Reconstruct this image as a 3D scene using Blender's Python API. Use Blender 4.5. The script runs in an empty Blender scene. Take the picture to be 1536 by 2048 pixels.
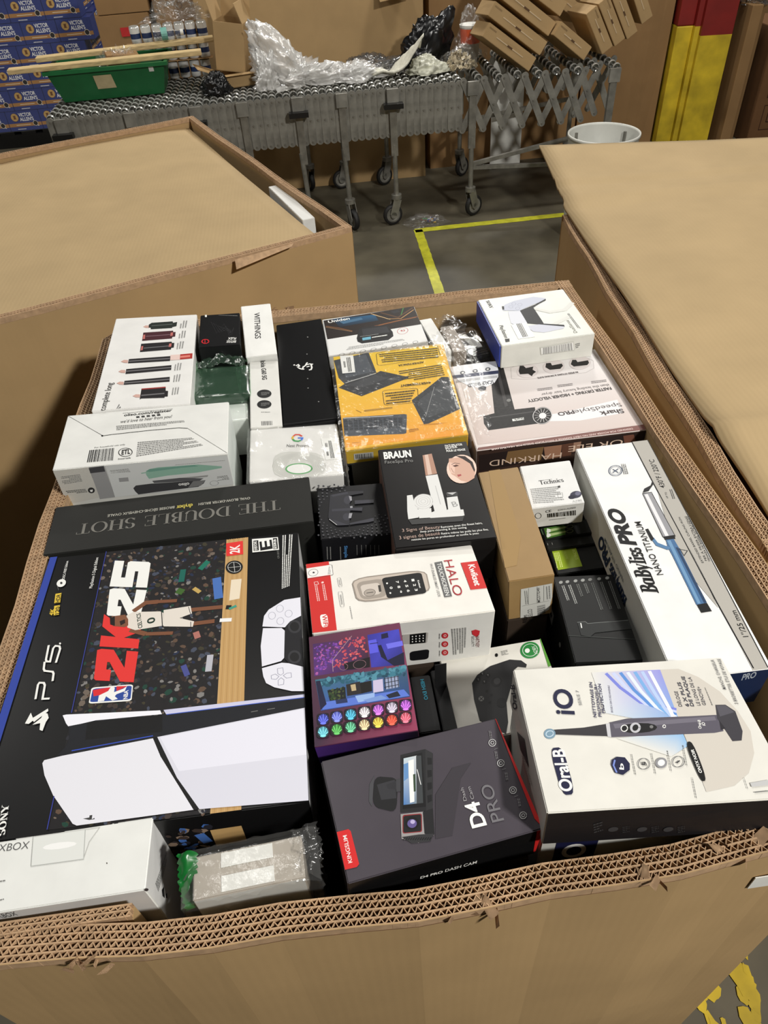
import bpy, bmesh, math, random
from mathutils import Vector, Matrix, Euler, noise

# ------------------------------------------------------------------ scene, camera, light
sc = bpy.context.scene
C = sc.collection
rnd = random.Random(7)
PI = math.pi

def cam_matrix(loc, yaw, pitch, roll):
    f = Vector((math.sin(yaw)*math.cos(pitch), math.cos(yaw)*math.cos(pitch), math.sin(pitch)))
    r = Vector((math.cos(yaw), -math.sin(yaw), 0)); u = r.cross(f)
    c, s = math.cos(roll), math.sin(roll)
    r2 = c*r + s*u; u2 = -s*r + c*u
    m = Matrix((r2, u2, -f)).transposed().to_4x4(); m.translation = loc
    return m

cd = bpy.data.cameras.new('camera'); cam = bpy.data.objects.new('camera', cd); C.objects.link(cam)
cd.sensor_fit = 'HORIZONTAL'; cd.sensor_width = 36; cd.lens = 1430/1536*36
cd.clip_start = .05; cd.clip_end = 60
cam.matrix_world = cam_matrix(Vector((-.040, -.859, 1.791)), .067, -.755, -.075)
sc.camera = cam

sc.view_settings.view_transform = 'Standard'
sc.view_settings.look = 'None'
sc.view_settings.gamma = 1
sc.view_settings.use_curve_mapping = False
sc.view_settings.exposure = 0.25

w = bpy.data.worlds.new('hall_air'); sc.world = w; w.use_nodes = True
bg = w.node_tree.nodes['Background']; bg.inputs[0].default_value = (1, .95, .88, 1); bg.inputs[1].default_value = .025

def high_bay(name, loc, power, size, target, col=(1, .93, .80)):
    l = bpy.data.lights.new(name, 'AREA'); l.energy = power; l.shape = 'RECTANGLE'; l.size = size[0]; l.size_y = size[1]; l.color = col
    o = bpy.data.objects.new(name, l); C.objects.link(o); o.location = loc
    o.rotation_euler = (Vector(target)-Vector(loc)).to_track_quat('-Z', 'Y').to_euler()
    return o
# the hall's high-bay lamps: the nearest hangs behind the camera to the right, the others along the aisle
high_bay('high_bay_lamp', (2.3, -2.55, 4.0), 178, (.42, .26), (0, .0, 1), (1, .972, .92))
high_bay('high_bay_lamp', (-.6, 1.6, 5.2), 32, (1.2, .5), (-.4, 1.6, 0), (1, .972, .92))
high_bay('high_bay_lamp', (2.0, 7.6, 5.0), 150, (.9, .4), (.8, 4.2, 0), (1, .972, .92))
high_bay('high_bay_lamp', (2.3, 3.3, 5.0), 70, (.9, .4), (.9, 4.2, 0), (1, .972, .92))
high_bay('high_bay_lamp', (-3.6, 3.2, 5.0), 95, (.9, .4), (-2.0, 6., 0.6), (1, .972, .92))

# ------------------------------------------------------------------ helpers
def lin(c):
    return tuple(((v/255+.055)/1.055)**2.4 if v/255 > .04045 else v/255/12.92 for v in c)

_m = {}
def mat(name, col, rough=.6, metal=0., noise_amt=.06, scale=40., bump=0., spec=.5, coat=0., stretch=None):
    if name in _m: return _m[name]
    m = bpy.data.materials.new(name); m.use_nodes = True; nt = m.node_tree; p = nt.nodes['Principled BSDF']
    L = lin(col)
    p.inputs['Roughness'].default_value = rough; p.inputs['Metallic'].default_value = metal
    p.inputs['Specular IOR Level'].default_value = spec; p.inputs['Coat Weight'].default_value = coat
    tc = nt.nodes.new('ShaderNodeTexCoord'); mp = nt.nodes.new('ShaderNodeMapping'); nt.links.new(tc.outputs['Object'], mp.inputs[0])
    if stretch: mp.inputs['Scale'].default_value = stretch
    n = nt.nodes.new('ShaderNodeTexNoise'); n.inputs['Scale'].default_value = scale; n.inputs['Detail'].default_value = 5
    nt.links.new(mp.outputs[0], n.inputs['Vector'])
    r = nt.nodes.new('ShaderNodeValToRGB')
    r.color_ramp.elements[0].position = .3; r.color_ramp.elements[1].position = .7
    r.color_ramp.elements[0].color = tuple(v*(1-noise_amt*1.6) for v in L)+(1,)
    r.color_ramp.elements[1].color = tuple(min(1, v*(1+noise_amt)) for v in L)+(1,)
    nt.links.new(n.outputs['Fac'], r.inputs[0]); nt.links.new(r.outputs[0], p.inputs['Base Color'])
    if bump:
        b = nt.nodes.new('ShaderNodeBump'); b.inputs['Strength'].default_value = bump; b.inputs['Distance'].default_value = .002
        nt.links.new(n.outputs['Fac'], b.inputs['Height']); nt.links.new(b.outputs[0], p.inputs['Normal'])
    _m[name] = m
    return m

def kraft(name, col, axis='z', scale=330., strength=.12):
    """corrugated board: fine flute lines along one axis, fibres and blotches"""
    if name in _m: return _m[name]
    m = mat(name, col, .78, 0, .045, 7., 0, .25)
    nt = m.node_tree; p = nt.nodes['Principled BSDF']
    tc = nt.nodes['Texture Coordinate']
    wv = nt.nodes.new('ShaderNodeTexWave'); wv.bands_direction = axis.upper(); wv.inputs['Scale'].default_value = scale/ (2*PI)*.5
    wv.inputs['Distortion'].default_value = .6; wv.inputs['Detail'].default_value = 1
    nt.links.new(tc.outputs['Object'], wv.inputs['Vector'])
    fb = nt.nodes.new('ShaderNodeTexNoise'); fb.inputs['Scale'].default_value = 420; nt.links.new(tc.outputs['Object'], fb.inputs['Vector'])
    ad = nt.nodes.new('ShaderNodeMath'); ad.operation = 'MULTIPLY_ADD'; ad.inputs[1].default_value = .5
    nt.links.new(fb.outputs['Fac'], ad.inputs[0]); nt.links.new(wv.outputs['Fac'], ad.inputs[2])
    b = nt.nodes.new('ShaderNodeBump'); b.inputs['Strength'].default_value = strength; b.inputs['Distance'].default_value = .0015
    nt.links.new(ad.outputs[0], b.inputs['Height']); nt.links.new(b.outputs[0], p.inputs['Normal'])
    return m

def ink_material():
    m = bpy.data.materials.new('printed_ink'); m.use_nodes = True; nt = m.node_tree; p = nt.nodes['Principled BSDF']
    a = nt.nodes.new('ShaderNodeVertexColor'); a.layer_name = 'ink'
    n = nt.nodes.new('ShaderNodeTexNoise'); n.inputs['Scale'].default_value = 60; n.inputs['Detail'].default_value = 4
    r = nt.nodes.new('ShaderNodeMapRange'); r.inputs[3].default_value = .42; r.inputs[4].default_value = .58
    nt.links.new(n.outputs['Fac'], r.inputs[0]); nt.links.new(r.outputs[0], p.inputs['Roughness'])
    nt.links.new(a.outputs[0], p.inputs['Base Color']); p.inputs['Specular IOR Level'].default_value = .28
    return m
INK = ink_material()

def film_material(name, tint=(1, 1, 1), gloss=.16, cloud=.04, cloud_col=(.9, .9, .88)):
    """thin polythene: mostly clear, bright where the crumples catch a lamp"""
    if name in _m: return _m[name]
    m = bpy.data.materials.new(name); m.use_nodes = True; nt = m.node_tree; N = nt.nodes
    N.remove(N['Principled BSDF']); out = N['Material Output']
    t = N.new('ShaderNodeBsdfTransparent'); t.inputs[0].default_value = tint+(1,)
    g = N.new('ShaderNodeBsdfGlossy'); g.inputs['Roughness'].default_value = .16; g.inputs[0].default_value = (1, 1, 1, 1)
    d = N.new('ShaderNodeBsdfDiffuse'); d.inputs[0].default_value = cloud_col+(1,)
    lw = N.new('ShaderNodeLayerWeight'); lw.inputs[0].default_value = .35
    mr = N.new('ShaderNodeMapRange'); mr.inputs[3].default_value = gloss*.22; mr.inputs[4].default_value = min(1, gloss*2.2)
    nz = N.new('ShaderNodeTexNoise'); nz.inputs['Scale'].default_value = 55; nz.inputs['Detail'].default_value = 6
    tc = N.new('ShaderNodeTexCoord'); nt.links.new(tc.outputs['Object'], nz.inputs['Vector'])
    b = N.new('ShaderNodeBump'); b.inputs['Strength'].default_value = .7; b.inputs['Distance'].default_value = .004
    nt.links.new(nz.outputs['Fac'], b.inputs['Height']); nt.links.new(b.outputs[0], g.inputs['Normal'])
    nt.links.new(lw.outputs['Facing'], mr.inputs[0])
    m1 = N.new('ShaderNodeMixShader'); m1.inputs[0].default_value = cloud
    nt.links.new(t.outputs[0], m1.inputs[1]); nt.links.new(d.outputs[0], m1.inputs[2])
    m2 = N.new('ShaderNodeMixShader'); nt.links.new(mr.outputs[0], m2.inputs[0])
    nt.links.new(m1.outputs[0], m2.inputs[1]); nt.links.new(g.outputs[0], m2.inputs[2]); nt.links.new(m2.outputs[0], out.inputs[0])
    _m[name] = m
    return m

def tag(o, label=None, cat=None, group=None, kind=None):
    if label: o['label'] = label
    if cat: o['category'] = cat
    if group: o['group'] = group
    if kind: o['kind'] = kind
    return o

def empty(name, loc=(0, 0, 0), rot=(0, 0, 0)):
    o = bpy.data.objects.new(name, None); o.empty_display_size = .05; C.objects.link(o)
    o.location = loc; o.rotation_euler = rot
    return o

def link(name, me, parent=None, loc=None, rot=None):
    o = bpy.data.objects.new(name, me); C.objects.link(o)
    if parent: o.parent = parent
    if loc is not None: o.location = loc
    if rot is not None: o.rotation_euler = rot
    return o

class MB:
    """collects shapes and links them as ONE mesh object"""
    def __init__(s): s.v = []; s.f = []; s.mi = []; s.mats = []; s.cur = 0; s.sm = []; s.smooth = False
    def use(s, m):
        if m not in s.mats: s.mats.append(m)
        s.cur = s.mats.index(m); return s
    def add(s, vs, fs):
        o = len(s.v); s.v += [tuple(p) for p in vs]
        for f in fs: s.f.append([i+o for i in f]); s.mi.append(s.cur); s.sm.append(s.smooth)
        return s
    def box(s, x0, x1, y0, y1, z0, z1):
        return s.add([(x0, y0, z0), (x1, y0, z0), (x1, y1, z0), (x0, y1, z0), (x0, y0, z1), (x1, y0, z1), (x1, y1, z1), (x0, y1, z1)],
                     [(0, 3, 2, 1), (4, 5, 6, 7), (0, 1, 5, 4), (1, 2, 6, 5), (2, 3, 7, 6), (3, 0, 4, 7)])
    def tube(s, a, b, r0, r1=None, n=10, caps=True):
        a = Vector(a); b = Vector(b); r1 = r0 if r1 is None else r1
        d = (b-a).normalized(); x = d.orthogonal().normalized(); y = d.cross(x)
        vs = [a+(x*math.cos(2*PI*i/n)+y*math.sin(2*PI*i/n))*r0 for i in range(n)]+[b+(x*math.cos(2*PI*i/n)+y*math.sin(2*PI*i/n))*r1 for i in range(n)]
        fs = [(i, (i+1) % n, n+(i+1) % n, n+i) for i in range(n)]
        if caps: fs += [tuple(range(n-1, -1, -1)), tuple(range(n, 2*n))]
        return s.add(vs, fs)
    def bar(s, a, b, wx, wz, up=(0, 0, 1)):
        a = Vector(a); b = Vector(b); d = (b-a).normalized(); up = Vector(up)
        x = d.cross(up).normalized(); z = x.cross(d)
        vs = []
        for p in (a, b):
            for i, j in ((-1, -1), (1, -1), (1, 1), (-1, 1)): vs.append(p+x*i*wx/2+z*j*wz/2)
        return s.add(vs, [(3, 2, 1, 0), (4, 5, 6, 7), (0, 1, 5, 4), (1, 2, 6, 5), (2, 3, 7, 6), (3, 0, 4, 7)])
    def ring(s, prof, c=(0, 0, 0), n=24, sx=1, sy=1):
        """lathe about z: prof = [(r, z), ...]"""
        vs = []; fs = []; k = len(prof)
        for i in range(n):
            a = 2*PI*i/n
            vs += [(c[0]+r*math.cos(a)*sx, c[1]+r*math.sin(a)*sy, c[2]+z) for r, z in prof]
        for i in range(n):
            for j in range(k-1): fs.append((i*k+j, ((i+1) % n)*k+j, ((i+1) % n)*k+j+1, i*k+j+1))
        return s.add(vs, fs)
    def mesh(s, name, bevel=0.):
        me = bpy.data.meshes.new(name); me.from_pydata(s.v, [], s.f)
        for m in s.mats: me.materials.append(m)
        me.polygons.foreach_set('material_index', s.mi); me.polygons.foreach_set('use_smooth', s.sm)
        me.update()
        if bevel:
            bm = bmesh.new(); bm.from_mesh(me)
            bmesh.ops.bevel(bm, geom=bm.edges[:], offset=bevel, segments=2, affect='EDGES', profile=.6)
            bm.to_mesh(me); bm.free()
        return me
    def build(s, name, parent=None, loc=None, rot=None, bevel=0.):
        return link(name, s.mesh(name, bevel), parent, loc, rot)

# ------------------------------------------------------------------ print on carton faces
_txt = {}
def text_shape(t, st):
    """a word as flat polygons, scaled to width 1 and cap height 1"""
    key = (t, st)
    if key in _txt: return _txt[key]
    if 's' in st:
        vs, fs = serif_word(t, 'b' in st)
    else:
        cu = bpy.data.curves.new('word', 'FONT'); cu.body = t; cu.size = 1; cu.resolution_u = 3 if len(t) > 8 else 5
        cu.offset = .045 if 'B' in st else .024 if 'b' in st else (-.005 if 'l' in st else .005)
        o = bpy.data.objects.new('word', cu); C.objects.link(o)
        dg = bpy.context.evaluated_depsgraph_get(); dg.update()
        me = bpy.data.meshes.new_from_object(o.evaluated_get(dg))
        vs = [(v.co.x, v.co.y) for v in me.vertices]; fs = [tuple(p.vertices) for p in me.polygons]
        bpy.data.meshes.remove(me); bpy.data.objects.remove(o); bpy.data.curves.remove(cu)
    if not vs: return ([], [])
    if 'i' in st: vs = [(x+.22*y, y) for x, y in vs]
    x0 = min(v[0] for v in vs); x1 = max(v[0] for v in vs); top = max(v[1] for v in vs)
    cap = .70 if 's' not in st else 1.
    if 's' not in st and all(ch in 'acemnorsuvwxz .' for ch in t): cap = .72
    k = 1/(x1-x0)
    _txt[key] = ([((x-x0)*k, y/cap) for x, y in vs], fs)
    return _txt[key]

def serif_word(t, bold):
    TH, th = (.24, .06) if bold else (.15, .035)
    V = []; Fc = []
    def strip(pts):          # (x, y, width) centre line
        n = len(V); P = [Vector((p[0], p[1])) for p in pts]
        for i, p in enumerate(P):
            d = (P[min(i+1, len(P)-1)]-P[max(i-1, 0)]).normalized(); q = Vector((-d.y, d.x))*pts[i][2]/2
            V.append(p+q); V.append(p-q)
        for i in range(len(P)-1): Fc.append((n+2*i, n+2*i+1, n+2*i+3, n+2*i+2))
    def arc(cx, cy, rx, ry, a0, a1, k=14):
        strip([(cx+rx*math.cos(math.radians(a0+(a1-a0)*i/k)), cy+ry*math.sin(math.radians(a0+(a1-a0)*i/k)),
                th+(TH-th)*abs(math.cos(math.radians(a0+(a1-a0)*i/k)))**1.3) for i in range(k+1)])
    def ln(x0, y0, x1, y1, w): strip([(x0, y0, w), (x1, y1, w)])
    def stem(x, y0=0, y1=1, w=None, top=True, bot=True):
        ln(x, y0, x, y1, w or TH); e = (w or TH)/2+.09
        if bot: ln(x-e, y0+th/2, x+e, y0+th/2, th)
        if top: ln(x-e, y1-th/2, x+e, y1-th/2, th)
    X = 0.
    for ch in t:
        n0 = len(V); adv = .7; a = TH/2+.06
        if ch == ' ': X += .4; continue
        if ch == 'T': stem(.36, top=False); ln(0, 1-th/2, .72, 1-th/2, th); ln(.02, .8, .02, 1, th); ln(.7, .8, .7, 1, th); adv = .8
        elif ch == 'H': stem(a); stem(a+.52); ln(a, .5, a+.52, .5, th); adv = .52+2*a+.1
        elif ch == 'E': stem(a); ln(a, 1-th/2, a+.46, 1-th/2, th); ln(a, .52, a+.34, .52, th); ln(a, th/2, a+.5, th/2, th); ln(a+.46, .8, a+.46, 1, th); ln(a+.5, 0, a+.5, .22, th); ln(a+.34, .42, a+.34, .62, th); adv = .74
        elif ch == 'D': stem(a); arc(a+.08, .5, .48, .5-th/2, -90, 90); adv = .86
        elif ch == 'O': arc(.43, .5, .40-TH/2+.05, .5-th/2, 0, 360, 24); adv = .92
        elif ch == 'U': stem(a, .25, 1, bot=False); stem(a+.5, .25, 1, th*1.6, bot=False); arc(a+.25, .27, .25, .27-th/2, 180, 360); adv = .84
        elif ch == 'B': stem(a); arc(a+.1, .76, .27, .24-th/2, -90, 90); arc(a+.1, .27, .32, .27-th/2, -90, 90); adv = .72
        elif ch == 'L': stem(a); ln(a, th/2, a+.48, th/2, th); ln(a+.48, 0, a+.48, .24, th); adv = .72
        elif ch == 'S': arc(.3, .75, .2, .25-th/2, 20, 250); arc(.32, .26, .22, .26-th/2, 100, -160); ln(.5, .74, .5, .97, th); ln(.09, .03, .09, .26, th); adv = .66
        elif ch == 'N': stem(.12, w=th*1.6); stem(.7, w=th*1.6); ln(.14, 1, .68, 0, TH); adv = .88
        elif ch == 'Y': ln(.08, 1, .4, .45, TH); ln(.74, 1, .4, .45, th); stem(.4, 0, .48, top=False); ln(-.02, 1-th/2, .24, 1-th/2, th); ln(.6, 1-th/2, .86, 1-th/2, th); adv = .88
        elif ch in 'aqdgb': arc(.26, .32, .2, .3, 0, 360, 18); stem(.5 if ch != 'b' else .06, 0, .62 if ch == 'a' else 1., TH*.9, top=False); adv = .66
        elif ch == 'y': ln(.06, .64, .28, 0, TH); ln(.5, .64, .28, 0, th*1.4); ln(.28, 0, .14, -.26, th*1.6); ln(-.02, .62, .18, .62, th); ln(.4, .62, .58, .62, th); adv = .6
        elif ch == 'l': stem(.15, 0, 1.02, TH*.9); adv = .34
        elif ch == 'i': stem(.15, 0, .64, TH*.9); arc(.15, .86, .035, .04, 0, 360, 8); ln(.08, .86, .22, .86, .13); adv = .34
        elif ch == 's': arc(.2, .47, .13, .17, 20, 250, 10); arc(.21, .17, .14, .17, 100, -160, 10); adv = .44
        elif ch in 'ec': arc(.27, .32, .21, .31, 35, 325, 16); adv = .54; (ln(.08, .36, .46, .36, th) if ch == 'e' else None)
        elif ch in 'hn': stem(.14, 0, 1 if ch == 'h' else .64, TH*.9); arc(.32, .4, .18, .22, 0, 150, 8); stem(.5, 0, .4, TH*.9, top=False); adv = .68
        elif ch == 'r': stem(.14, 0, .64, TH*.9); arc(.3, .44, .14, .18, 40, 150, 6); adv = .46
        else: stem(.15); adv = .34
        for i in range(n0, len(V)): V[i] = Vector((V[i].x+X, V[i].y))
        X += adv
    return [(v.x, v.y) for v in V], Fc

class Print:
    """flat ink shapes on one face; u, v in millimetres from the face's lower left corner"""
    def __init__(s): s.v = []; s.f = []; s.c = []; s.z = 0
    def poly(s, pts, col, cols=None):
        o = len(s.v); a = sum(pts[i][0]*pts[(i+1) % len(pts)][1]-pts[(i+1) % len(pts)][0]*pts[i][1] for i in range(len(pts)))
        idx = list(range(o, o+len(pts)))
        s.v += [(p[0], p[1], s.z) for p in pts]; s.c += [lin(k) for k in (cols or [col]*len(pts))]
        s.f.append(idx if a > 0 else idx[::-1])
    def stroke(s, pts, w, col):
        P = [Vector(p) for p in pts]; P = [p for i, p in enumerate(P) if i == 0 or (p-P[i-1]).length > .05]
        if len(P) < 2: return
        L = []; R = []
        for i, p in enumerate(P):
            d0 = (P[i]-P[i-1]).normalized() if i else (P[1]-P[0]).normalized()
            d1 = (P[i+1]-P[i]).normalized() if i+1 < len(P) else d0
            d = d0+d1; d = d.normalized() if d.length > .1 else d1
            k = 1/max(.45, d.dot(d1)); q = Vector((-d.y, d.x))*w/2*k
            L.append(p+q); R.append(p-q)
        for i in range(len(P)-1): s.poly([L[i], R[i], R[i+1], L[i+1]], col)
    def run(s, es):
        for e in es:
            k = e[0]; s.z += .000012
            if k == 'P': s.poly(e[2], e[1])
            elif k == 'G': s.poly(e[1], None, e[2])
            elif k == 'L': s.stroke(e[3], e[2], e[1])
            elif k == 'E':
                _, col, c, a, b, rw = e; n = 12 if max(abs(a[0]), abs(a[1]), abs(b[0]), abs(b[1])) < 4 else 28
                ps = [(c[0]+a[0]*math.cos(2*PI*i/n)+b[0]*math.sin(2*PI*i/n), c[1]+a[1]*math.cos(2*PI*i/n)+b[1]*math.sin(2*PI*i/n)) for i in range(n)]
                if rw: s.stroke(ps+ps[:2], rw, col)
                else: s.poly(ps, col)
            elif k == 'T':
                _, t, o, ang, wd, h, col, st = e; vs, fs = text_shape(t, st)
                ca, sa = math.cos(math.radians(ang)), math.sin(math.radians(ang)); n = len(s.v)
                s.v += [(o[0]+ca*x*wd-sa*y*h, o[1]+sa*x*wd+ca*y*h, s.z) for x, y in vs]; s.c += [lin(col)]*len(vs)
                s.f += [[i+n for i in f] for f in fs]
            elif k in 'XKS':
                q = [Vector(p) for p in (e[1] if k == 'S' else e[2])]; rg = random.Random(len(s.v)+11)
                bl = lambda x, y: (q[0]*(1-x)+q[1]*x)*(1-y)+(q[3]*(1-x)+q[2]*x)*y
                if k == 'X':          # lines of print too small to read
                    for i in range(e[3]):
                        y0 = (i+.18)/e[3]; y1 = (i+.66)/e[3]; x = 0.; end = 1. if i % 3 != 2 else rg.uniform(.55, .95)
                        ln = max(.02, (q[1]-q[0]).length)
                        while x < end:
                            wd = rg.uniform(1.2, 4.2)*.9/ln; x1 = min(end, x+wd)
                            if x1-x > .3/ln: s.poly([bl(x, y0), bl(x1, y0), bl(x1, y1), bl(x, y1)], e[1])
                            x = x1+.7/ln/max(.3, e[4])*.6
                elif k == 'K':        # bar code
                    x = 0.; ln = max((q[1]-q[0]).length, 8)
                    while x < .98:
                        wd = rg.choice((.5, .5, .9, 1.3))/ln*1.1; s.poly([bl(x, 0), bl(min(1, x+wd), 0), bl(min(1, x+wd), 1), bl(x, 1)], e[1]); x += wd+rg.choice((.5, .7, 1.1))/ln*1.1
                else:                 # crowd, leaves: many small blobs
                    for i in range(e[2]):
                        c = bl(rg.random(), rg.random()); r = rg.uniform(e[3], e[4]); a0 = rg.random()*6; el = rg.uniform(.45, 1)
                        s.z += .00000003
                        s.poly([c+Vector((math.cos(a0)*math.cos(j*PI/3)*r-math.sin(a0)*math.sin(j*PI/3)*r*el, math.sin(a0)*math.cos(j*PI/3)*r+math.cos(a0)*math.sin(j*PI/3)*r*el))*rg.uniform(.75, 1.1) for j in range(6)], rg.choice(e[5]))
    def build(s, name, parent, frame):
        o, u, v = (Vector(a) for a in frame); n = u.cross(v)
        me = bpy.data.meshes.new(name)
        me.from_pydata([o+u*p[0]*.001+v*p[1]*.001+n*(p[2]+.0003) for p in s.v], [], s.f)
        ca = me.color_attributes.new('ink', 'FLOAT_COLOR', 'POINT')
        ca.data.foreach_set('color', [k for c in s.c for k in (c[0], c[1], c[2], 1)])
        me.materials.append(INK); me.update()
        return link(name, me, parent)

def face_frame(dim, face):
    L, W, H = dim
    return {'top': ((-L/2, -W/2, H), (1, 0, 0), (0, 1, 0)), 'front': ((-L/2, -W/2, 0), (1, 0, 0), (0, 0, 1)),
            'right': ((L/2, -W/2, 0), (0, 1, 0), (0, 0, 1)), 'left': ((-L/2, W/2, 0), (0, -1, 0), (0, 0, 1)),
            'back': ((L/2, W/2, 0), (-1, 0, 0), (0, 0, 1))}[face]

def carton_mesh(dim, mats, seed=0, bevel=.0012, bulge=.0012):
    """closed carton, softly bevelled, panels a little out of true; mats: bottom, top, front, right, back, left"""
    L, W, H = dim; b = MB(); rg = random.Random(seed); n = 4
    J = {}
    def vtx(i, j, k):
        if (i, j, k) not in J:
            x = -L/2+L*i/n; y = -W/2+W*j/n; z = H*k/n
            fx, fy, fz = 4*(i/n)*(1-i/n), 4*(j/n)*(1-j/n), 4*(k/n)*(1-k/n)
            if i in (0, n): x += (-1 if i == 0 else 1)*bulge*rg.uniform(-1.2, .1)*fy*fz
            if j in (0, n): y += (-1 if j == 0 else 1)*bulge*rg.uniform(-1.2, .1)*fx*fz
            if k in (0, n): z += (0 if k == 0 else 1)*bulge*-.25*fx*fy
            J[i, j, k] = len(b.v); b.v.append((x, y, z))
        return J[i, j, k]
    def face(m, fn):
        b.use(m)
        for s in range(n):
            for t in range(n):
                b.f.append([fn(s, t), fn(s+1, t), fn(s+1, t+1), fn(s, t+1)]); b.mi.append(b.cur); b.sm.append(False)
    face(mats[0], lambda s, t: vtx(t, s, 0)); face(mats[1], lambda s, t: vtx(s, t, n)); face(mats[2], lambda s, t: vtx(s, 0, t))
    face(mats[3], lambda s, t: vtx(n, s, t)); face(mats[4], lambda s, t: vtx(n-s, n, t)); face(mats[5], lambda s, t: vtx(0, n-s, t))
    me = b.mesh('carton')
    bm = bmesh.new(); bm.from_mesh(me)
    sharp = [e for e in bm.edges if len(e.link_faces) == 2 and e.calc_face_angle() > .9]
    bmesh.ops.bevel(bm, geom=sharp, offset=bevel, segments=2, affect='EDGES')
    bm.to_mesh(me); bm.free()
    return me

# ------------------------------------------------------------------ materials
KR = kraft('kraft_board', (174, 145, 103), 'x', 330, .03)
KRL = kraft('kraft_board_light', (178, 154, 115), 'x', 380, .10)
KRE = mat('kraft_cut_edge', (182, 150, 116), .85, 0, .12, 90)
KRI = mat('kraft_core', (92, 66, 42), .9, 0, .1, 60)
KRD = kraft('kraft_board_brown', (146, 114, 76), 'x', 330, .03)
CONC = mat('concrete', (92, 86, 70), .62, 0, .34, 2.6, .25)
STEEL = mat('zinc_steel', (140, 138, 130), .42, .5, .18, 22, .1)
STEEL2 = mat('galvanised_plate', (140, 138, 130), .5, .3, .22, 14, .1)
CHROME = mat('wheel_chrome', (206, 206, 200), .26, .6, .08, 30)
RUB = mat('black_rubber', (26, 25, 24), .6, 0, .1, 30)
BLK = mat('black_plastic', (20, 20, 20), .4, 0, .1, 30)
YEL = mat('yellow_paint', (206, 178, 36), .55, 0, .22, 7, .1)
TAPE = mat('yellow_floor_tape', (198, 196, 50), .5, 0, .16, 20)
REDP = mat('red_paint', (128, 26, 20), .5, 0, .12, 7)
WOOD = mat('pale_pine', (206, 180, 130), .7, 0, .22, 12, .2, stretch=(1, 14, 14))
GRN = mat('green_tote_plastic', (30, 104, 58), .42, 0, .08, 12)
WHT = mat('white_plastic', (206, 206, 198), .45, 0, .05, 8)
PAPER = mat('white_paper', (222, 222, 216), .7, 0, .04, 30)
FILM = film_material('clear_film', (1, 1, 1), .11, .03)
FILMG = film_material('green_tinted_film', (.62, .86, .66), .16, .06, (.35, .6, .42))
FILMW = film_material('milky_film', (1, 1, 1), .30, .5, (.9, .89, .86))
FILMK = film_material('smoky_film', (.55, .55, .56), .26, .10, (.4, .4, .4))
FOAM = mat('white_foam', (224, 222, 206), .6, 0, .1, 60, .4)

def card(col, rough=.45):
    return mat('card_%d_%d_%d' % col, col, rough, 0, .035, 25, 0, .22 if sum(col) < 250 else .4)

# ------------------------------------------------------------------ setting
b = MB().use(CONC); n = 24
vs = [(-9+18*i/n, -6+20*j/n, 0) for j in range(n+1) for i in range(n+1)]
b.add(vs, [(j*(n+1)+i, j*(n+1)+i+1, (j+1)*(n+1)+i+1, (j+1)*(n+1)+i) for j in range(n) for i in range(n)])
tag(b.build('floor'), kind='structure')

def tape(pts, wd, label, m=TAPE, rag=.002, seed=1):
    rg = random.Random(seed); L = []; R = []
    P = [Vector(p) for p in pts]; n = 40
    for k in range(len(P)-1):
        d = (P[k+1]-P[k]).normalized(); q = Vector((-d.y, d.x))
        for i in range(n+1):
            c = P[k].lerp(P[k+1], i/n); L.append(c+q*(wd/2+rg.uniform(-rag, rag))); R.append(c-q*(wd/2+rg.uniform(-rag, rag)))
    vs = [(p.x, p.y, .0015) for p in L]+[(p.x, p.y, .0015) for p in R]; k = len(L)
    o = MB().use(m).add(vs, [(i, k+i, k+i+1, i+1) for i in range(k-1)]).build('floor_tape')
    return tag(o, label, 'floor tape', 'yellow floor markings')
tape([(.60, 3.55), (.575, 2.2)], .055, 'yellow tape line on the floor running between the two bulk boxes')
tape([(.58, 3.54), (2.2, 3.56)], .06, 'yellow tape line on the floor running along the conveyor under its casters', seed=3)
rg = random.Random(5); b = MB().use(YEL)       # worn aisle paint in front of the near box
for i in range(90):
    t = rg.random(); cx = .585+.085*rg.choice((0, 1))+rg.gauss(0, .010)+.1*(t-.5); cy = -.72+.42*t; r = rg.uniform(.005, .020)
    m = 9; ps = [(cx+r*rg.uniform(.5, 1.2)*math.cos(j*2*PI/m), cy+1.8*r*rg.uniform(.5, 1.2)*math.sin(j*2*PI/m), .0016+.00002*i) for j in range(m)]
    b.add(ps, [tuple(range(m))])
tag(b.build('worn_floor_paint'), 'flaking yellow paint on the floor beside the near bulk box', 'floor paint', kind='stuff')

# ------------------------------------------------------------------ bulk boxes of heavy corrugated board
def wall_path(a, c, bulge, n):
    a = Vector(a); c = Vector(c); d = c-a; q = Vector((d.y, -d.x)).normalized()
    return [a+d*(i/n)+q*bulge*4*(i/n)*(1-i/n)+q*.0025*math.sin(i*1.7+a.x*9) for i in range(n+1)]

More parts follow.
